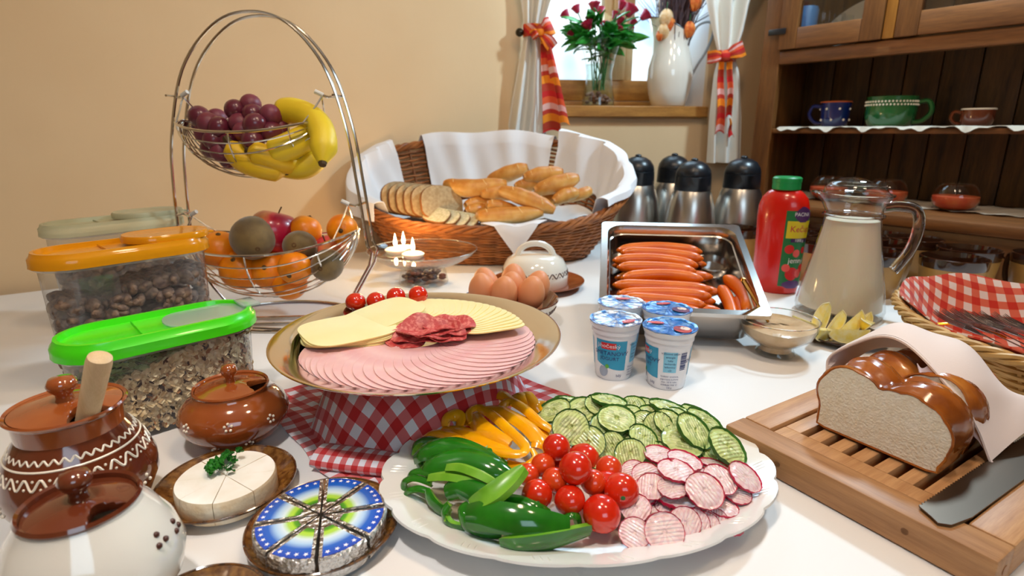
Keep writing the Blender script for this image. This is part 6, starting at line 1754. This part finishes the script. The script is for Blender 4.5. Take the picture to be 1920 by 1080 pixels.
def disc(me, nm, R_, px, py, z, w_, h_, roll, label, cat, grp):
    p = at(px, py, z); V = (Vector((0, 0, CAMH)) - p).normalized(); U = Vector((0, 0, 1)); U = (U - V * U.dot(V)).normalized(); S = V.cross(U)
    cph = max(.15, min(.97, h_ / w_)); sph = math.sqrt(1 - cph * cph); a = rad(roll)
    # picture x axis is -S; roll turns the long axis clockwise
    U2 = U * math.cos(a) + (-S) * math.sin(a)
    Nn = (V * cph + U2 * sph).normalized()
    xa = Nn.orthogonal().normalized(); ya = Nn.cross(xa); spin = Matrix.Rotation((px * 7 + py) % 6.28, 4, 'Z')
    s_ = w_ / 2 * (p.y * CT + (CAMH - p.z) * ST) / FPX / R_
    o = bpy.data.objects.new(nm, me); col.objects.link(o)
    o.matrix_world = Matrix.Translation(p) @ Matrix(((xa.x, ya.x, Nn.x, 0), (xa.y, ya.y, Nn.y, 0), (xa.z, ya.z, Nn.z, 0), (0, 0, 0, 1))) @ spin @ Matrix.Scale(s_, 4)
    return tag(o, label, cat, grp)
CU = [(1345, 862, .022, 75, 40, 35), (1378, 868, .020, 55, 32, 30), (1128, 862, .026, 60, 40, 0), (1200, 862, .028, 55, 38, -20), (1243, 826, .032, 55, 40, 10), (1170, 822, .034, 52, 38, -15), (1148, 834, .034, 52, 56, 0), (1305, 778, .032, 62, 24, 22), (1210, 762, .036, 58, 30, 8), (1188, 758, .038, 45, 30, 0), (1064, 752, .040, 52, 16, 4),
      (1182, 850, .034, 60, 54, -25), (1322, 792, .034, 78, 32, 30), (1142, 797, .040, 70, 46, 6), (1206, 820, .038, 60, 40, 32), (1103, 829, .038, 66, 62, 0), (1280, 828, .036, 82, 52, 15), (1207, 792, .042, 50, 44, 0), (1234, 797, .042, 54, 50, 10), (1094, 768, .042, 62, 46, 0), (1124, 761, .044, 58, 38, 18),
      (1038, 770, .044, 68, 38, -28), (1254, 792, .044, 60, 44, 28), (1254, 765, .042, 76, 20, 12), (1142, 751, .048, 69, 19, 7), (1302, 808, .042, 80, 44, 42), (1156, 785, .047, 72, 50, 4), (1070, 801, .047, 71, 68, 0), (1363, 838, .038, 84, 46, 42), (1222, 775, .042, 52, 28, 5), (1272, 782, .040, 50, 30, 20), (1180, 775, .044, 46, 30, -10), (1240, 850, .030, 60, 40, 5), (1320, 845, .028, 60, 34, 25)]
CUL = {29: None}
named = {26: 'upright-looking cucumber slice in the middle of the heap, lying on another', 27: 'large cucumber slice with seeds facing out beside the top tomato', 28: 'oval cucumber slice at the right end above the radishes', 24: 'cucumber slice lying flat on top at the very back', 23: 'flat cucumber slice on top of the back row towards the board', 21: 'cucumber slice touching the yellow pepper hook', 25: 'slanting cucumber slice left of the oval end one', 16: 'cucumber slice with dark seeds right above the radishes'}
for i, q in enumerate(CU): disc(cu_m, 'cucumber_slice', CR_, *q, named.get(i, 'crinkle-cut cucumber slice within the heap at the back of the oval plate'), 'cucumber slice', 'cucumber slices on the oval plate')
RA = [(1299, 1016, .010, 48, 16, 0), (1226, 1018, .010, 44, 18, 0), (1371, 994, .012, 44, 18, -8), (1405, 931, .018, 52, 30, 38), (1256, 950, .020, 56, 34, 0), (1290, 955, .020, 52, 32, 10), (1267, 938, .022, 74, 26, 4), (1188, 882, .028, 46, 38, -8), (1367, 982, .014, 44, 35, 0), (1341, 977, .016, 48, 46, 0), (1324, 986, .016, 52, 58, 0), (1303, 982, .018, 56, 60, 10), (1284, 980, .020, 60, 64, 10),
      (1354, 950, .020, 60, 34, 5), (1382, 924, .024, 54, 36, 14), (1212, 890, .032, 54, 44, 0), (1192, 952, .024, 58, 50, -10), (1339, 871, .030, 54, 16, 8), (1222, 912, .032, 56, 48, -5), (1190, 999, .018, 60, 56, 0), (1260, 915, .034, 54, 38, 0), (1237, 853, .036, 60, 32, 8), (1284, 863, .038, 66, 30, 12), (1350, 899, .034, 66, 46, 28), (1397, 894, .032, 68, 38, 34), (1267, 882, .040, 69, 38, 6), (1321, 920, .036, 74, 62, 28), (1246, 997, .022, 74, 74, 0), (1305, 890, .034, 60, 34, 10), (1175, 915, .026, 44, 34, 0), (1230, 965, .018, 54, 36, 0), (1330, 960, .014, 54, 30, 0), (1205, 930, .022, 50, 34, 0)]
rnamed = {27: 'round radish slice facing out at the very front of the plate', 26: 'large tilted radish slice in the middle of the radishes', 25: 'radish slice lying on top of the others just below the back ones', 24: 'oval radish slice at the far right against the plate rim', 21: 'back left radish slice touching the cucumbers', 22: 'back radish slice beside the seeded cucumber slice', 19: 'radish slice beside the front tomato with a red nick', 23: 'slanting radish slice under the right oval one'}
for i, q in enumerate(RA): disc(ra_m, 'radish_slice', RR_, *q, rnamed.get(i, 'crinkle-cut radish slice within the pile at the front of the oval plate'), 'radish slice', 'radish slices on the oval plate')
TL = [(1043, 839, .050, 54, TOM, 'topmost cherry tomato beside the seeded cucumber slice'), (1079, 878, .052, 64, TOM, 'big cherry tomato in the middle of the pile'), (1018, 872, .040, 47, TOM2, 'orange cherry tomato against the yellow peppers'), (990, 890, .036, 44, TOM2, 'orange cherry tomato behind the green wedge'), (1007, 928, .034, 60, TOM, 'cherry tomato beside the green wedge, green scar showing'), (1040, 900, .040, 50, TOM2, 'orange cherry tomato in a dip of the pile'),
      (1068, 938, .032, 60, TOM, 'cherry tomato in the second row from the front'), (1112, 904, .036, 50, TOM2, 'cherry tomato half behind the big middle one'), (1142, 878, .034, 50, TOM2, 'cherry tomato nearest the cucumbers on the right of the pile'), (1165, 920, .032, 68, TOM, 'cherry tomato touching the radishes'), (1128, 963, .026, 74, TOM, 'largest-looking cherry tomato at the front of the pile')]
for px, py, z, w_, mm_, lab in TL:
    p = at(px, py, z); r_ = w_ / 2 * (p.y * CT + (CAMH - p.z) * ST) / FPX * .98; p.z = max(p.z, r_ + .006)
    tomato(lab, p, r_, (rnd.uniform(.6, 2.0) if px in (1007, 1165) else rnd.uniform(2.4, 3.6), rnd.uniform(-.5, .5), 0), 'cherry tomatoes on the oval plate', mm_)
g = G()
for k in range(3): tomato('cherry tomato under the pile, ' + ('nearest the green peppers', 'in its middle', 'nearest the radishes')[k], VC + Vector(((-.02, .005, .02)[k] + .0, (-.005, .01, -.035)[k], .023)), .0165, (2.8, 0, k), 'hidden cherry tomatoes')

# ---------------------------------------------------------------- bread board, plaited loaf, napkin, knife
bA = at(1360, 795, .03); bw = Vector((.530, -.848, 0)).normalized(); bu = Vector((.848, .530, 0)).normalized()
BM = Matrix(((bw.x, bu.x, 0, bA.x), (bw.y, bu.y, 0, bA.y), (0, 0, 1, 0), (0, 0, 0, 1)))
# local frame: x along the near left edge (A to B), y away to the back right, z up
LBW, LBD = .228, .275
brd = thing('cutting_board', 'wooden bread board with a slotted crumb insert', 'cutting board'); brd.matrix_world = BM
def bp2(name, x0, x1, y0, y1, z0, z1, mat, bev=.0012):
    g = G(); g.bbox(x0, x1, y0, y1, z0, z1, 0, bev); return g.obj(name, mat, brd, ang=30)
FW = .030
bp2('frame_beam', 0, LBW, 0, FW, .001, .030, OAK, .0025)
bp2('frame_beam', 0, LBW, LBD - FW, LBD, .001, .030, OAK, .0025)
bp2('end_beam', 0, FW, FW + .0008, LBD - FW - .0008, .001, .030, OAKY, .0025)
bp2('end_beam', LBW - FW, LBW, FW + .0008, LBD - FW - .0008, .001, .030, OAKY, .0025)
bp2('crumb_tray', FW, LBW - FW, FW, LBD - FW, .003, .007, OAKD)
ix0, ix1, iy0, iy1 = FW + .0025, LBW - FW - .0025, FW + .003, LBD - FW - .003
bp2('insert_end', ix0, ix1, iy0, iy0 + .020, .010, .0275, OAKY)
bp2('insert_end', ix0, ix1, iy1 - .034, iy1, .010, .0275, OAKY)
ns_ = 8; pitch = (ix1 - ix0) / ns_
for k in range(ns_):
    bp2('slat', ix0 + k * pitch + (0 if k == 0 else .004), ix0 + (k + 1) * pitch - (0 if k == ns_ - 1 else .004), iy0 + .0203, iy1 - .0343, .010, .0272, OAKY, .001)
g = G()
for xx in (.06, .17): g.tube([(xx, -.0, .016), (xx, .0005, .016)], .003, 12)
for yy in (.016,): 
    for zz in (.016,): g.tube([(LBW - .0004, yy, zz), (LBW + .0005, yy, zz)], .004, 12)
g.obj('dowel', OAKD, brd)
# loaf
LF = Matrix(((.905, .425, 0, 0), (0, 0, 0, 0), (0, 0, 1, 0), (0, 0, 0, 1)))
fc0 = at(1520, 790, .030); fc1 = at(1772, 897, .030); fd = (fc1 - fc0); fd.z = 0; FWd = fd.length; fd.normalize(); ax = Vector((-fd.y, fd.x, 0))
if ax.y < 0: ax = -ax
fo = (fc0 + fc1) / 2
LM = Matrix(((fd.x, ax.x, 0, fo.x), (fd.y, ax.y, 0, fo.y), (0, 0, 1, .028), (0, 0, 0, 1)))
loaf = thing('plaited_loaf', 'glossy golden plaited loaf cut open on the wooden board', 'bread'); loaf.matrix_world = LM
m = NT('loaf_crust'); m.color(m.ramp(m.noise(24, 4), [(.3, hexc(122, 58, 16)), (.5, hexc(164, 88, 28)), (.72, hexc(204, 132, 56))])); m.val('Roughness', .2); m.val('Coat Weight', .6); m.val('Coat Roughness', .12); m.bump(m.noise(70, 5), .25, .0015); LCR = m.mat
WCR = M_('white_crumb', hexc(246, 240, 224), .85, c2=hexc(238, 228, 206), ns=120, bump=(420, .8, .0015)); DCR = M_('seam_crumb', hexc(220, 178, 120), .7, bump=(300, .5))
NL = .165
def plait_r(y, a):
    """distance from the loaf's axis to its plaited surface: three strands wound round one another"""
    cz = .022; best = 0; fade = 1 - .3 * max(0, y / NL) ** 3
    dx, dz = math.cos(a), math.sin(a)
    W_ = FWd * .30 * fade; H_ = .016 * fade
    best = 1 / math.sqrt((dx / W_) ** 2 + (dz / H_) ** 2)
    for p0 in (0, 2 * PI / 3, 4 * PI / 3):
        for dy in (-.016, -.008, 0, .008, .016):
            yy = y + dy; t = yy * 2 * PI / .130 + p0 - 2.2
            x = FWd * .325 * math.sin(t) * fade; z = .034 * fade + .015 * math.sin(2 * t); R2 = (.0235 * fade) ** 2 - dy * dy
            if R2 <= 0: continue
            ox, oz = -x, cz - z; b = ox * dx + oz * dz; c = ox * ox + oz * oz - R2; D = b * b - c
            if D > 0:
                h = -b + math.sqrt(D)
                if h > best: best = h
    if dz < .12: best = max(best, FWd * .455 * fade / max(abs(dx), .3))
    if dz < 0: best = min(best, cz / -dz * .98)
    return best
def loaf_ring(y, n=72, s=1.0):
    return [(plait_r(y, 2 * PI * i / n) * s * math.cos(2 * PI * i / n), y, .0235 + plait_r(y, 2 * PI * i / n) * s * math.sin(2 * PI * i / n)) for i in range(n)]
def loaf_part(y0, y1, n, end):
    g = G(); rings = [loaf_ring(y0 + (y1 - y0) * i / n) for i in range(n + 1)]
    if end: rings += [loaf_ring(y1 + .012, s=.8), loaf_ring(y1 + .018, s=.4)]
    ringstack(g, rings, False, True); g.obj('plaited_crust', LCR, loaf, ang=75)
    g = G(); ringstack(g, [loaf_ring(y0 - .0006, s=.965), loaf_ring(y0 + .003, s=.965)], True, True); g.obj('crumb_face', WCR, loaf, smooth=False)
    g = G(); g.tube([(x * .98, y, .0235 + (z - .0235) * .98) for x, y, z in loaf_ring(y0)], .0014, 5, closed=True); g.obj('crust_edge', LCR, loaf)
loaf_part(.0, .046, 12, False); loaf_part(.054, NL, 40, True)
# napkin over the loaf
AP = [(1552, 706, .045), (1556, 668, .068), (1600, 640, .095), (1650, 628, .112), (1700, 642, .115), (1748, 682, .106), (1795, 745, .085), (1835, 800, .060), (1860, 862, .034)]
AW = smooth_pts([at(*q) for q in AP], 5); na = len(AW) - 1
def napk(u, v):
    x = u * na; i = min(int(x), na - 1); p = AW[i].lerp(AW[i + 1], x - i)
    back = (Vector((.86, .42, 0)) * (.100 + .02 * u)) if u > .25 else Vector((.86, .42, 0)) * (.100 * (u / .25) ** .6 + .0)
    q = p + back * v; q.z = p.z * (1 - .45 * v ** 2) + .020 * math.sin(PI * min(1, v * 1.2) * .5) + .004 * math.sin(u * 18 + v * 5) * (.3 + v)
    q.z = max(q.z, .0315 if (BM.inverted() @ q).y < LBD and (BM.inverted() @ q).x < LBW else .004)
    if u > .85: q.z = lerp(q.z, max(.0315, q.z - .0), .5)
    return q
nkp = G(); nkp.grid(napk, 60, 26, thick=.0016); nko = tag(nkp.obj('cloth_napkin', PEACHCLOTH), 'pale pinkish napkin draped over the back of the plaited loaf', 'napkin')
g = G(); g.tube([napk(i / 60, 0) + Vector((-.0015, -.002, -.0015)) for i in range(61)], .0016, 6); g.obj('hem', PEACHCLOTH, nko)
def fold(u, v):
    q = napk(.62 + .38 * u, 0); ins = Vector((-.006, .010, -.004)) * v + Vector((0, 0, -.005)) * math.sin(PI * v); r_ = q + ins * (1 + .8 * math.sin(u * 5)); r_.z = max(r_.z, .0312); return r_
g = G(); g.grid(fold, 24, 6, thick=.0012); g.obj('folded_edge', M_('napkin_lilac_edge', hexc(222, 212, 226), .85), nko)
# knife
kt = at(1752, 981, .0312); kd = (at(1920, 862, .0312) - kt); kd.z = 0; kd.normalize(); kn_ = Vector((-kd.y, kd.x, 0))
kn = thing('bread_knife', 'long serrated bread knife lying on the board beside the loaf', 'knife', kt)
kn.rotation_euler = (0, 0, math.atan2(kd.y, kd.x))
L_k = .215; o = [(0, -.002), (.006, -.0085), (.03, -.0125), (L_k, -.0135), (L_k, .0155)]
x = L_k - .001
while x > .010: o.append((x, .0162)); o.append((x - .0022, .0145)); x -= .0044
o.append((.004, .004))
g = G(); g.prism(o, .0005, .0019, bev=.0); g.obj('blade', M_('knife_steel', hexc(112, 98, 86), .42, 1), kn, smooth=False)
g = G(); g.bbox(L_k - .003, L_k + .115, -.012, .013, -.001, .0165 - .002, 0, .004); g.obj('handle', BLACKP, kn)

# ---------------------------------------------------------------- lidded pots
def pot(label, loc, prof, rimr, rimz, body, lidm, slot_a, rot=0, knob=.0095, dep=.0, nm='lidded_pot'):
    t = thing(nm, label, 'pot', loc, (0, 0, rot))
    g = G(); g.lathe([(0, .002)] + prof, 64); g.obj('pot_body', body, t)
    g = G(); g.lathe([(prof[-1][0], prof[-1][1]), (prof[-1][0] + .001, prof[-1][1] + .002), (rimr * .95, rimz + .0035), (rimr * .90, rimz + .002), (rimr * .88, rimz - .006), (rimr * .86, rimz - .02)], 64); g.obj('rim', lidm, t)
    g = G(); R_ = rimr * .885
    def lf(r_, z, a):
        da = math.atan2(math.sin(a - slot_a), math.cos(a - slot_a))
        if abs(da) < .42: r_ = min(r_, R_ * (1 - .52 * math.cos(da / .42 * PI / 2) ** .35))
        return r_, z
    z0 = rimz + dep
    g.lathe([(0, z0 + .0075), (R_ * .3, z0 + .0072), (R_ * .55, z0 + .0058), (R_ * .7, z0 + .0045), (R_ * .8, z0 + .0035), (R_ * .9, z0 + .0028), (R_, z0 + .002), (R_, z0 - .001), (R_ * .7, z0 + .0012), (0, z0 + .003)], 96, fn=lf); g.obj('lid', lidm, t)
    g = G(); g.lathe([(knob * .75, z0 + .006), (knob * .62, z0 + .010), (knob * .62, z0 + .013), (knob * 1.0, z0 + .0165), (knob * 1.15, z0 + .021), (knob * .85, z0 + .026), (0, z0 + .0275)], 32); g.obj('knob', lidm, t, ang=85)
    return t
def flower(t, prof, a, z, mat, s_=.0017, n=3, sp=.0038):
    rf = lambda z: interp([(b, a_) for a_, b in prof], z); g = G()
    for k in range(n):
        th = 2 * PI * k / n + PI / 2; zz = z + sp * math.sin(th); r_ = rf(zz); aa = a + sp * math.cos(th) / r_
        g.ball((r_ * math.cos(aa), r_ * math.sin(aa), zz), (s_, s_, s_), 8, 6)
    g.obj('painted_dots', mat, t)
hp_ = [(.028, 0), (.032, .002), (.046, .018), (.0545, .038), (.0545, .052), (.047, .072), (.037, .088), (.0335, .094), (.036, .101), (.0405, .105)]
hpos = Vector((-.3584, .4129, 0))
honey = pot('large dark brown honey pot with white wavy bands', hpos, hp_, .0425, .105, DBROWNG, BROWNG, rad(-28), nm='honey_pot')
rfh = lambda z: interp([(b, a) for a, b in hp_], z) - .0003
wave_band(honey, rfh, .0800, .0020, 40, SLIP, .0008, False, 'white_zigzag_band', zig=True)
g = G(); g.tube([(rfh(.0745) * math.cos(a * PI / 40), rfh(.0745) * math.sin(a * PI / 40), .0745) for a in range(80)], .0010, 5, closed=True); g.obj('white_line_band', SLIP, honey)
wave_band(honey, rfh, .0660, .0038, 26, SLIP, .0010, True, 'white_wave_band')
g = G(); g.tube([(rfh(.055) * math.cos(a * PI / 40), rfh(.055) * math.sin(a * PI / 40), .0525) for a in range(0)] or [(0, 0, .03), (0, 0, .031)], .0003, 4)
for a in range(-170, 0, 24): flower(honey, hp_, rad(a), .041, SLIP, .0016)
# wooden dipper standing in the slot
la, ra_ = rad(-28), .027
d0 = hpos + Vector((ra_ * math.cos(la), ra_ * math.sin(la), .100)); dt = atY(188, 668, d0.y - .008)
dd = (dt - d0).normalized(); dip = thing('honey_dipper', 'wooden honey dipper handle sticking out of the honey pot', 'honey dipper', d0)
Lh = (dt - d0).length
g = G(); g.tube([-dd * .055, dd * .0, dd * Lh * .5, dd * (Lh * .9), dd * (Lh * .985), dd * (Lh * 1.01), dd * (Lh * 1.02)], [.0072, .0075, .0082, .0088, .0080, .0055, .001], 20); g.obj('handle', wood('dipper_wood', hexc(206, 170, 122), hexc(222, 190, 146), 'Z', 8, .5, 80), dip)
wp_ = [(.026, 0), (.029, .002), (.039, .014), (.050, .030), (.0535, .046), (.049, .062), (.040, .078), (.0345, .086), (.033, .089)]
wpos = Vector((-.2762, .3116, 0)); white = pot('squat white pot with brown lid and brown dot flowers', wpos, wp_, .0345, .090, WHITEG, DBROWNG, rad(-22), dep=-.003, knob=.0085)
for a in (-15, -55, -95, -140, 20): flower(white, wp_, rad(a), .036 if a % 2 else .060, DARKSLIP, .0021)
flower(white, wp_, rad(-2), .064, DARKSLIP, .0021); flower(white, wp_, rad(-75), .040, DARKSLIP, .0023)
sp2 = [(.026, 0), (.030, .002), (.044, .012), (.053, .026), (.0545, .034), (.051, .044), (.043, .052), (.0375, .056), (.0365, .060)]
spos = Vector((-.2955, .545, 0)); sug = pot('round brown sugar bowl with white dot flowers beside the muesli tub', spos, sp2, .0385, .060, BROWNG, BROWNG, rad(5), knob=.0072, dep=-.001)
for a, z in ((-70, .040), (-118, .038), (-25, .036), (-90, .012), (-150, .02), (-50, .014)): flower(sug, sp2, rad(a), z, SLIP, .0015, 5, .0034)

# ---------------------------------------------------------------- camembert on its plate
def brown_plate(label, p, R_):
    t = thing('brown_plate', label, 'plate', p)
    g = G(); g.lathe([(0, .002), (R_ * .6, .0), (R_ * .66, .002), (R_ * .86, .006), (R_ * .97, .0105), (R_, .0125), (R_ * .99, .0138), (R_ * .95, .0125), (R_ * .84, .0085), (R_ * .64, .0045), (0, .004)], 72); g.obj('plate_body', MOTTLE, t)
    g = G(); g.tube([(R_ * .993 * math.cos(a * PI / 36), R_ * .993 * math.sin(a * PI / 36), .0132) for a in range(72)], .0012, 6, closed=True); g.obj('dark_rim', MOTTLED, t)
    return t
cpos = Vector((-.2600, .4495, 0)); brown_plate('mottled brown plate under the parsley-topped white cheese', cpos, .0592)
CAM = M_('camembert_rind', hexc(248, 246, 240), .7, c2=hexc(242, 238, 228), ns=50, bump=(160, .4, .0012)); CAMS = M_('camembert_side', hexc(226, 200, 160), .75, c2=hexc(238, 226, 202), ns=70, bump=(120, .7, .0018))
cc = Vector((-.2525, .4365, .0052)); camr = .0408
cmb = thing('soft_cheese', 'round white soft cheese cut into wedges, topped with parsley', 'cheese', cc)
for k in range(8):
    a0 = k * PI / 4 + .2 + .004; a1 = (k + 1) * PI / 4 + .2 - .004
    ctr = Vector((math.cos((a0 + a1) / 2), math.sin((a0 + a1) / 2), 0)) * .0003
    o = [(ctr.x, ctr.y)] + [(ctr.x + camr * math.cos(lerp(a0, a1, i / 8)), ctr.y + camr * math.sin(lerp(a0, a1, i / 8))) for i in range(9)]
    g = G(); n = len(o); 
    rings = [[(x * .97, y * .97, 0) for x, y in o], [(x, y, .002) for x, y in o], [(x, y, .0185) for x, y in o], [(x * .975, y * .975, .0212 + .0002 * (k % 3)) for x, y in o]]
    ringstack(g, rings, True, True, 1); g.m[-1] = 0
    g.obj('cheese_wedge', [CAM, CAMS], cmb, ang=60)
PARS = M_('parsley_green', hexc(40, 130, 30), .5, c2=hexc(26, 100, 22), ns=60)
par = thing('parsley_sprig', 'curly green parsley sprig on the white cheese', 'parsley', at(424, 876, .0275))
g = G(); rn = random.Random(9)
for k in range(26):
    a = rn.random() * 6.28; rr_ = .0125 * math.sqrt(rn.random()) ; c_ = Vector((rr_ * math.cos(a) * 1.1, rr_ * math.sin(a) * 1.4, .0025 + .006 * rn.random()))
    for j in range(5):
        b = a + (j - 2) * .5 + rn.uniform(-.2, .2); L_ = .0052; s0 = len(g.v)
        g.grid(lambda u, v: (u * L_, (v - .5) * .0034 * math.sin(PI * (.15 + .8 * u)), .0012 * math.sin(u * 3 + v * 4)), 3, 2, thick=.0003)
        g.xf(Matrix.Translation(c_) @ Matrix.Rotation(b, 4, 'Z') @ Matrix.Rotation(rn.uniform(-.9, .3), 4, 'Y'), s0)
g.obj('parsley_leaves', PARS, par)['kind'] = 'stuff'
g = G()
for k in range(5): g.tube([(0, -.002, 0), (.004 * math.cos(k * 1.3), .004 * math.sin(k * 1.3), .003), (.009 * math.cos(k * 1.3), .009 * math.sin(k * 1.3), .005)], .0004, 4)
g.obj('stalk', STEMG, par)

# ---------------------------------------------------------------- foil wrapped cheese triangles
fpos = Vector((-.1535, .3935, 0)); brown_plate('mottled brown plate under the foil cheese triangles', fpos, .0598)
FOIL = M_('crinkled_foil', hexc(215, 213, 210), .22, 1, bump=(230, 1.0, .004))
FR = .0495; fcn = fpos + Vector((.0015, -.009, .0048))
m = NT('printed_label'); tcn = m.n('TexCoord'); ln = m.n('VectorMath'); ln.operation = 'LENGTH'; fl2_ = m.n('Mapping'); fl2_.inputs['Scale'].default_value = (1, 1, 0); m.l(tcn.outputs['Object'], fl2_.inputs[0]); m.l(fl2_.outputs[0], ln.inputs[0])
m.color(m.ramp(m.math('DIVIDE', ln.outputs['Value'], FR), [(.26, hexc(40, 110, 40)), (.36, hexc(90, 160, 40)), (.40, hexc(170, 214, 60)), (.46, hexc(176, 216, 90)), (.54, hexc(216, 232, 240)), (.64, hexc(170, 204, 236)), (.74, hexc(30, 100, 200)), (.95, hexc(20, 66, 180))])); m.val('Roughness', .2); m.val('Coat Weight', .5); LAB = m.mat
STAR = fla('star_white', hexc(240, 244, 250))
order = ['at the back right', 'at the right', 'at the right front', 'at the very front', 'at the left front', 'at the left', 'at the back left', 'at the very back']
for k in range(8):
    am = rad(67.5) - k * PI / 4 + .25; cdir = Vector((math.cos(am), math.sin(am), 0))
    gap = .0018 if k not in (2, 3) else .0028
    t = thing('cheese_triangle', 'foil cheese triangle with blue starry label ' + ['pointing to the gingham napkin', 'nearest the oval plate', 'at the corner towards the oval plate', 'closest to the viewer', 'nearest the plate of crumbled cheese', 'nearest the white pot', 'nearest the plate of soft cheese', 'between soft cheese and gingham napkin'][k], 'cheese', fcn + cdir * gap, group='foil cheese triangles on the brown plate')
    hw = PI / 8 - .012; rn = random.Random(k)
    def og(s_, jit=0):
        o = [(.0, .0)] + [(FR * s_ * math.cos(am + lerp(-hw, hw, i / 12)), FR * s_ * math.sin(am + lerp(-hw, hw, i / 12))) for i in range(13)]
        return [(x + rn.uniform(-jit, jit), y + rn.uniform(-jit, jit)) for x, y in o]
    g = G(); ringstack(g, [[(x, y, z) for x, y in og(s_, j_)] for s_, z, j_ in ((.95, 0, 0), (.975, .004, .0005), (.965, .008, .0006), (.985, .012, .0005), (.98, .016, .0004), (.985, .0195, .0002), (.96, .0212, 0))], True, True); g.obj('foil_wrap', FOIL, t, ang=30)
    c3 = cdir * FR * .62
    o = []
    for i in range(3): o.append((.27, lerp(-.55, .55, i / 2) * hw))
    inner = [(FR * .30 * math.cos(am + q * hw * .55), FR * .30 * math.sin(am + q * hw * .55)) for q in (1, 0, -1)]
    outer = [(FR * .935 * math.cos(am + lerp(-hw, hw, i / 12) * .86), FR * .935 * math.sin(am + lerp(-hw, hw, i / 12) * .86)) for i in range(13)]
    g = G(); g.prism(outer + inner, .0212, .0215); lo_ = g.obj('paper_label', LAB, t, smooth=False)
    g = G()
    for q in (-.62, -.2, .2, .62):
        a = am + q * hw; cx_, cy_ = FR * .86 * math.cos(a), FR * .86 * math.sin(a); v = [(cx_, cy_, .02165)]
        for j in range(10):
            rr_ = .0021 if j % 2 == 0 else .0009; v.append((cx_ + rr_ * math.cos(a + j * PI / 5), cy_ + rr_ * math.sin(a + j * PI / 5), .02165))
        g.add(v, [(0, 1 + j, 1 + (j + 1) % 10) for j in range(10)])
    g.obj('printed_stars', STAR, t, smooth=False)

# ---------------------------------------------------------------- plate of crumbled cheese at the front edge
qp = Vector((-.2080, .3030, 0)); brown_plate('mottled brown plate of crumbled white cheese at the front edge', qp, .0430)
CRB = M_('crumbled_cheese', hexc(232, 226, 208), .7, c2=hexc(214, 204, 178), ns=120, bump=(200, .6)); rn = random.Random(4); g = G()
for k in range(70):
    a = rn.random() * 6.28; r_ = .024 * math.sqrt(rn.random()); s_ = rn.uniform(.0018, .0042)
    g.ball((r_ * math.cos(a), r_ * math.sin(a) + .006, .0055 + rn.random() * .009 * (1 - r_ / .026)), (s_, s_ * .8, s_ * .7), 7, 5, fn=lambda q: q * (1 + .25 * noise.noise(q * 3 + Vector((k, 0, 0)))))
tag(g.obj('crumbled_cheese', CRB, loc=qp), 'crumbled white cheese on the front brown plate', 'cheese', kind='stuff')

# ---------------------------------------------------------------- labels that single out each repeat
ORD = 'first second third fourth fifth sixth seventh eighth ninth tenth eleventh twelfth thirteenth fourteenth fifteenth sixteenth seventeenth eighteenth nineteenth twentieth twenty-first twenty-second twenty-third twenty-fourth twenty-fifth twenty-sixth'.split()
def proj(o):
    p = o.matrix_world.translation if o.parent is None and o.matrix_world.translation.length > 1e-6 else o.location
    q = p - Vector((0, 0, CAMH)); zc = q.y * CT - q.z * ST; yc = q.y * ST + q.z * CT
    return 960 + FPX * q.x / zc, 540 - FPX * yc / zc
bpy.context.view_layer.update()
def shared(text):
    return [o for o in bpy.data.objects if o.get('label', '').startswith(text) and o.get('category')]
def relabel(objs, fmt, rev=False):
    for i, o in enumerate(sorted(objs, key=lambda o: proj(o)[0], reverse=rev)): o['label'] = fmt % ORD[i]
L_h = shared('thin pink ham slice')
for i, o in enumerate(L_h): o['label'] = 'thin pink ham slice, %s in the fan counting from the flat cheese stack' % ORD[i]
for i, o in enumerate(shared('thin yellow cheese slice')): o['label'] = 'thin cheese slice, %s in the back arc counting from its right end' % ORD[i]
for i, o in enumerate(shared('broad pale cheese slice')): o['label'] = 'broad pale cheese slice, %s from the bottom of the flat left stack' % ORD[i]
for i, o in enumerate(shared('folded cheese slice bridging')): o['label'] = 'folded cheese slice between flat stack and back arc, %s from the bottom' % ORD[i]
relabel(shared('thin folded salami slice'), 'thin folded salami slice, %s in the heap counting from its left')
relabel(shared('crimson rose'), 'crimson rose in the glass vase, %s counting from the left curtain')
relabel(shared('small stemmed glass'), 'small stemmed glass behind the cupboard door glass, %s from the corner post')
for base, row in (('crinkle-cut cucumber slice within', ((0, 772, 'back'), (772, 815, 'middle'), (815, 2000, 'lower'))), ('crinkle-cut radish slice within', ((0, 905, 'back'), (905, 955, 'middle'), (955, 2000, 'front')))):
    S_l = shared(base); kind_ = base.split()[1]
    for y0, y1, nm in row:
        sub_ = [o for o in S_l if y0 <= proj(o)[1] < y1]
        relabel(sub_, 'crinkle-cut ' + kind_ + ' slice in the ' + nm + ' row of its pile, %s from the ' + ('peppers' if kind_ == 'cucumber' else 'tomatoes'))
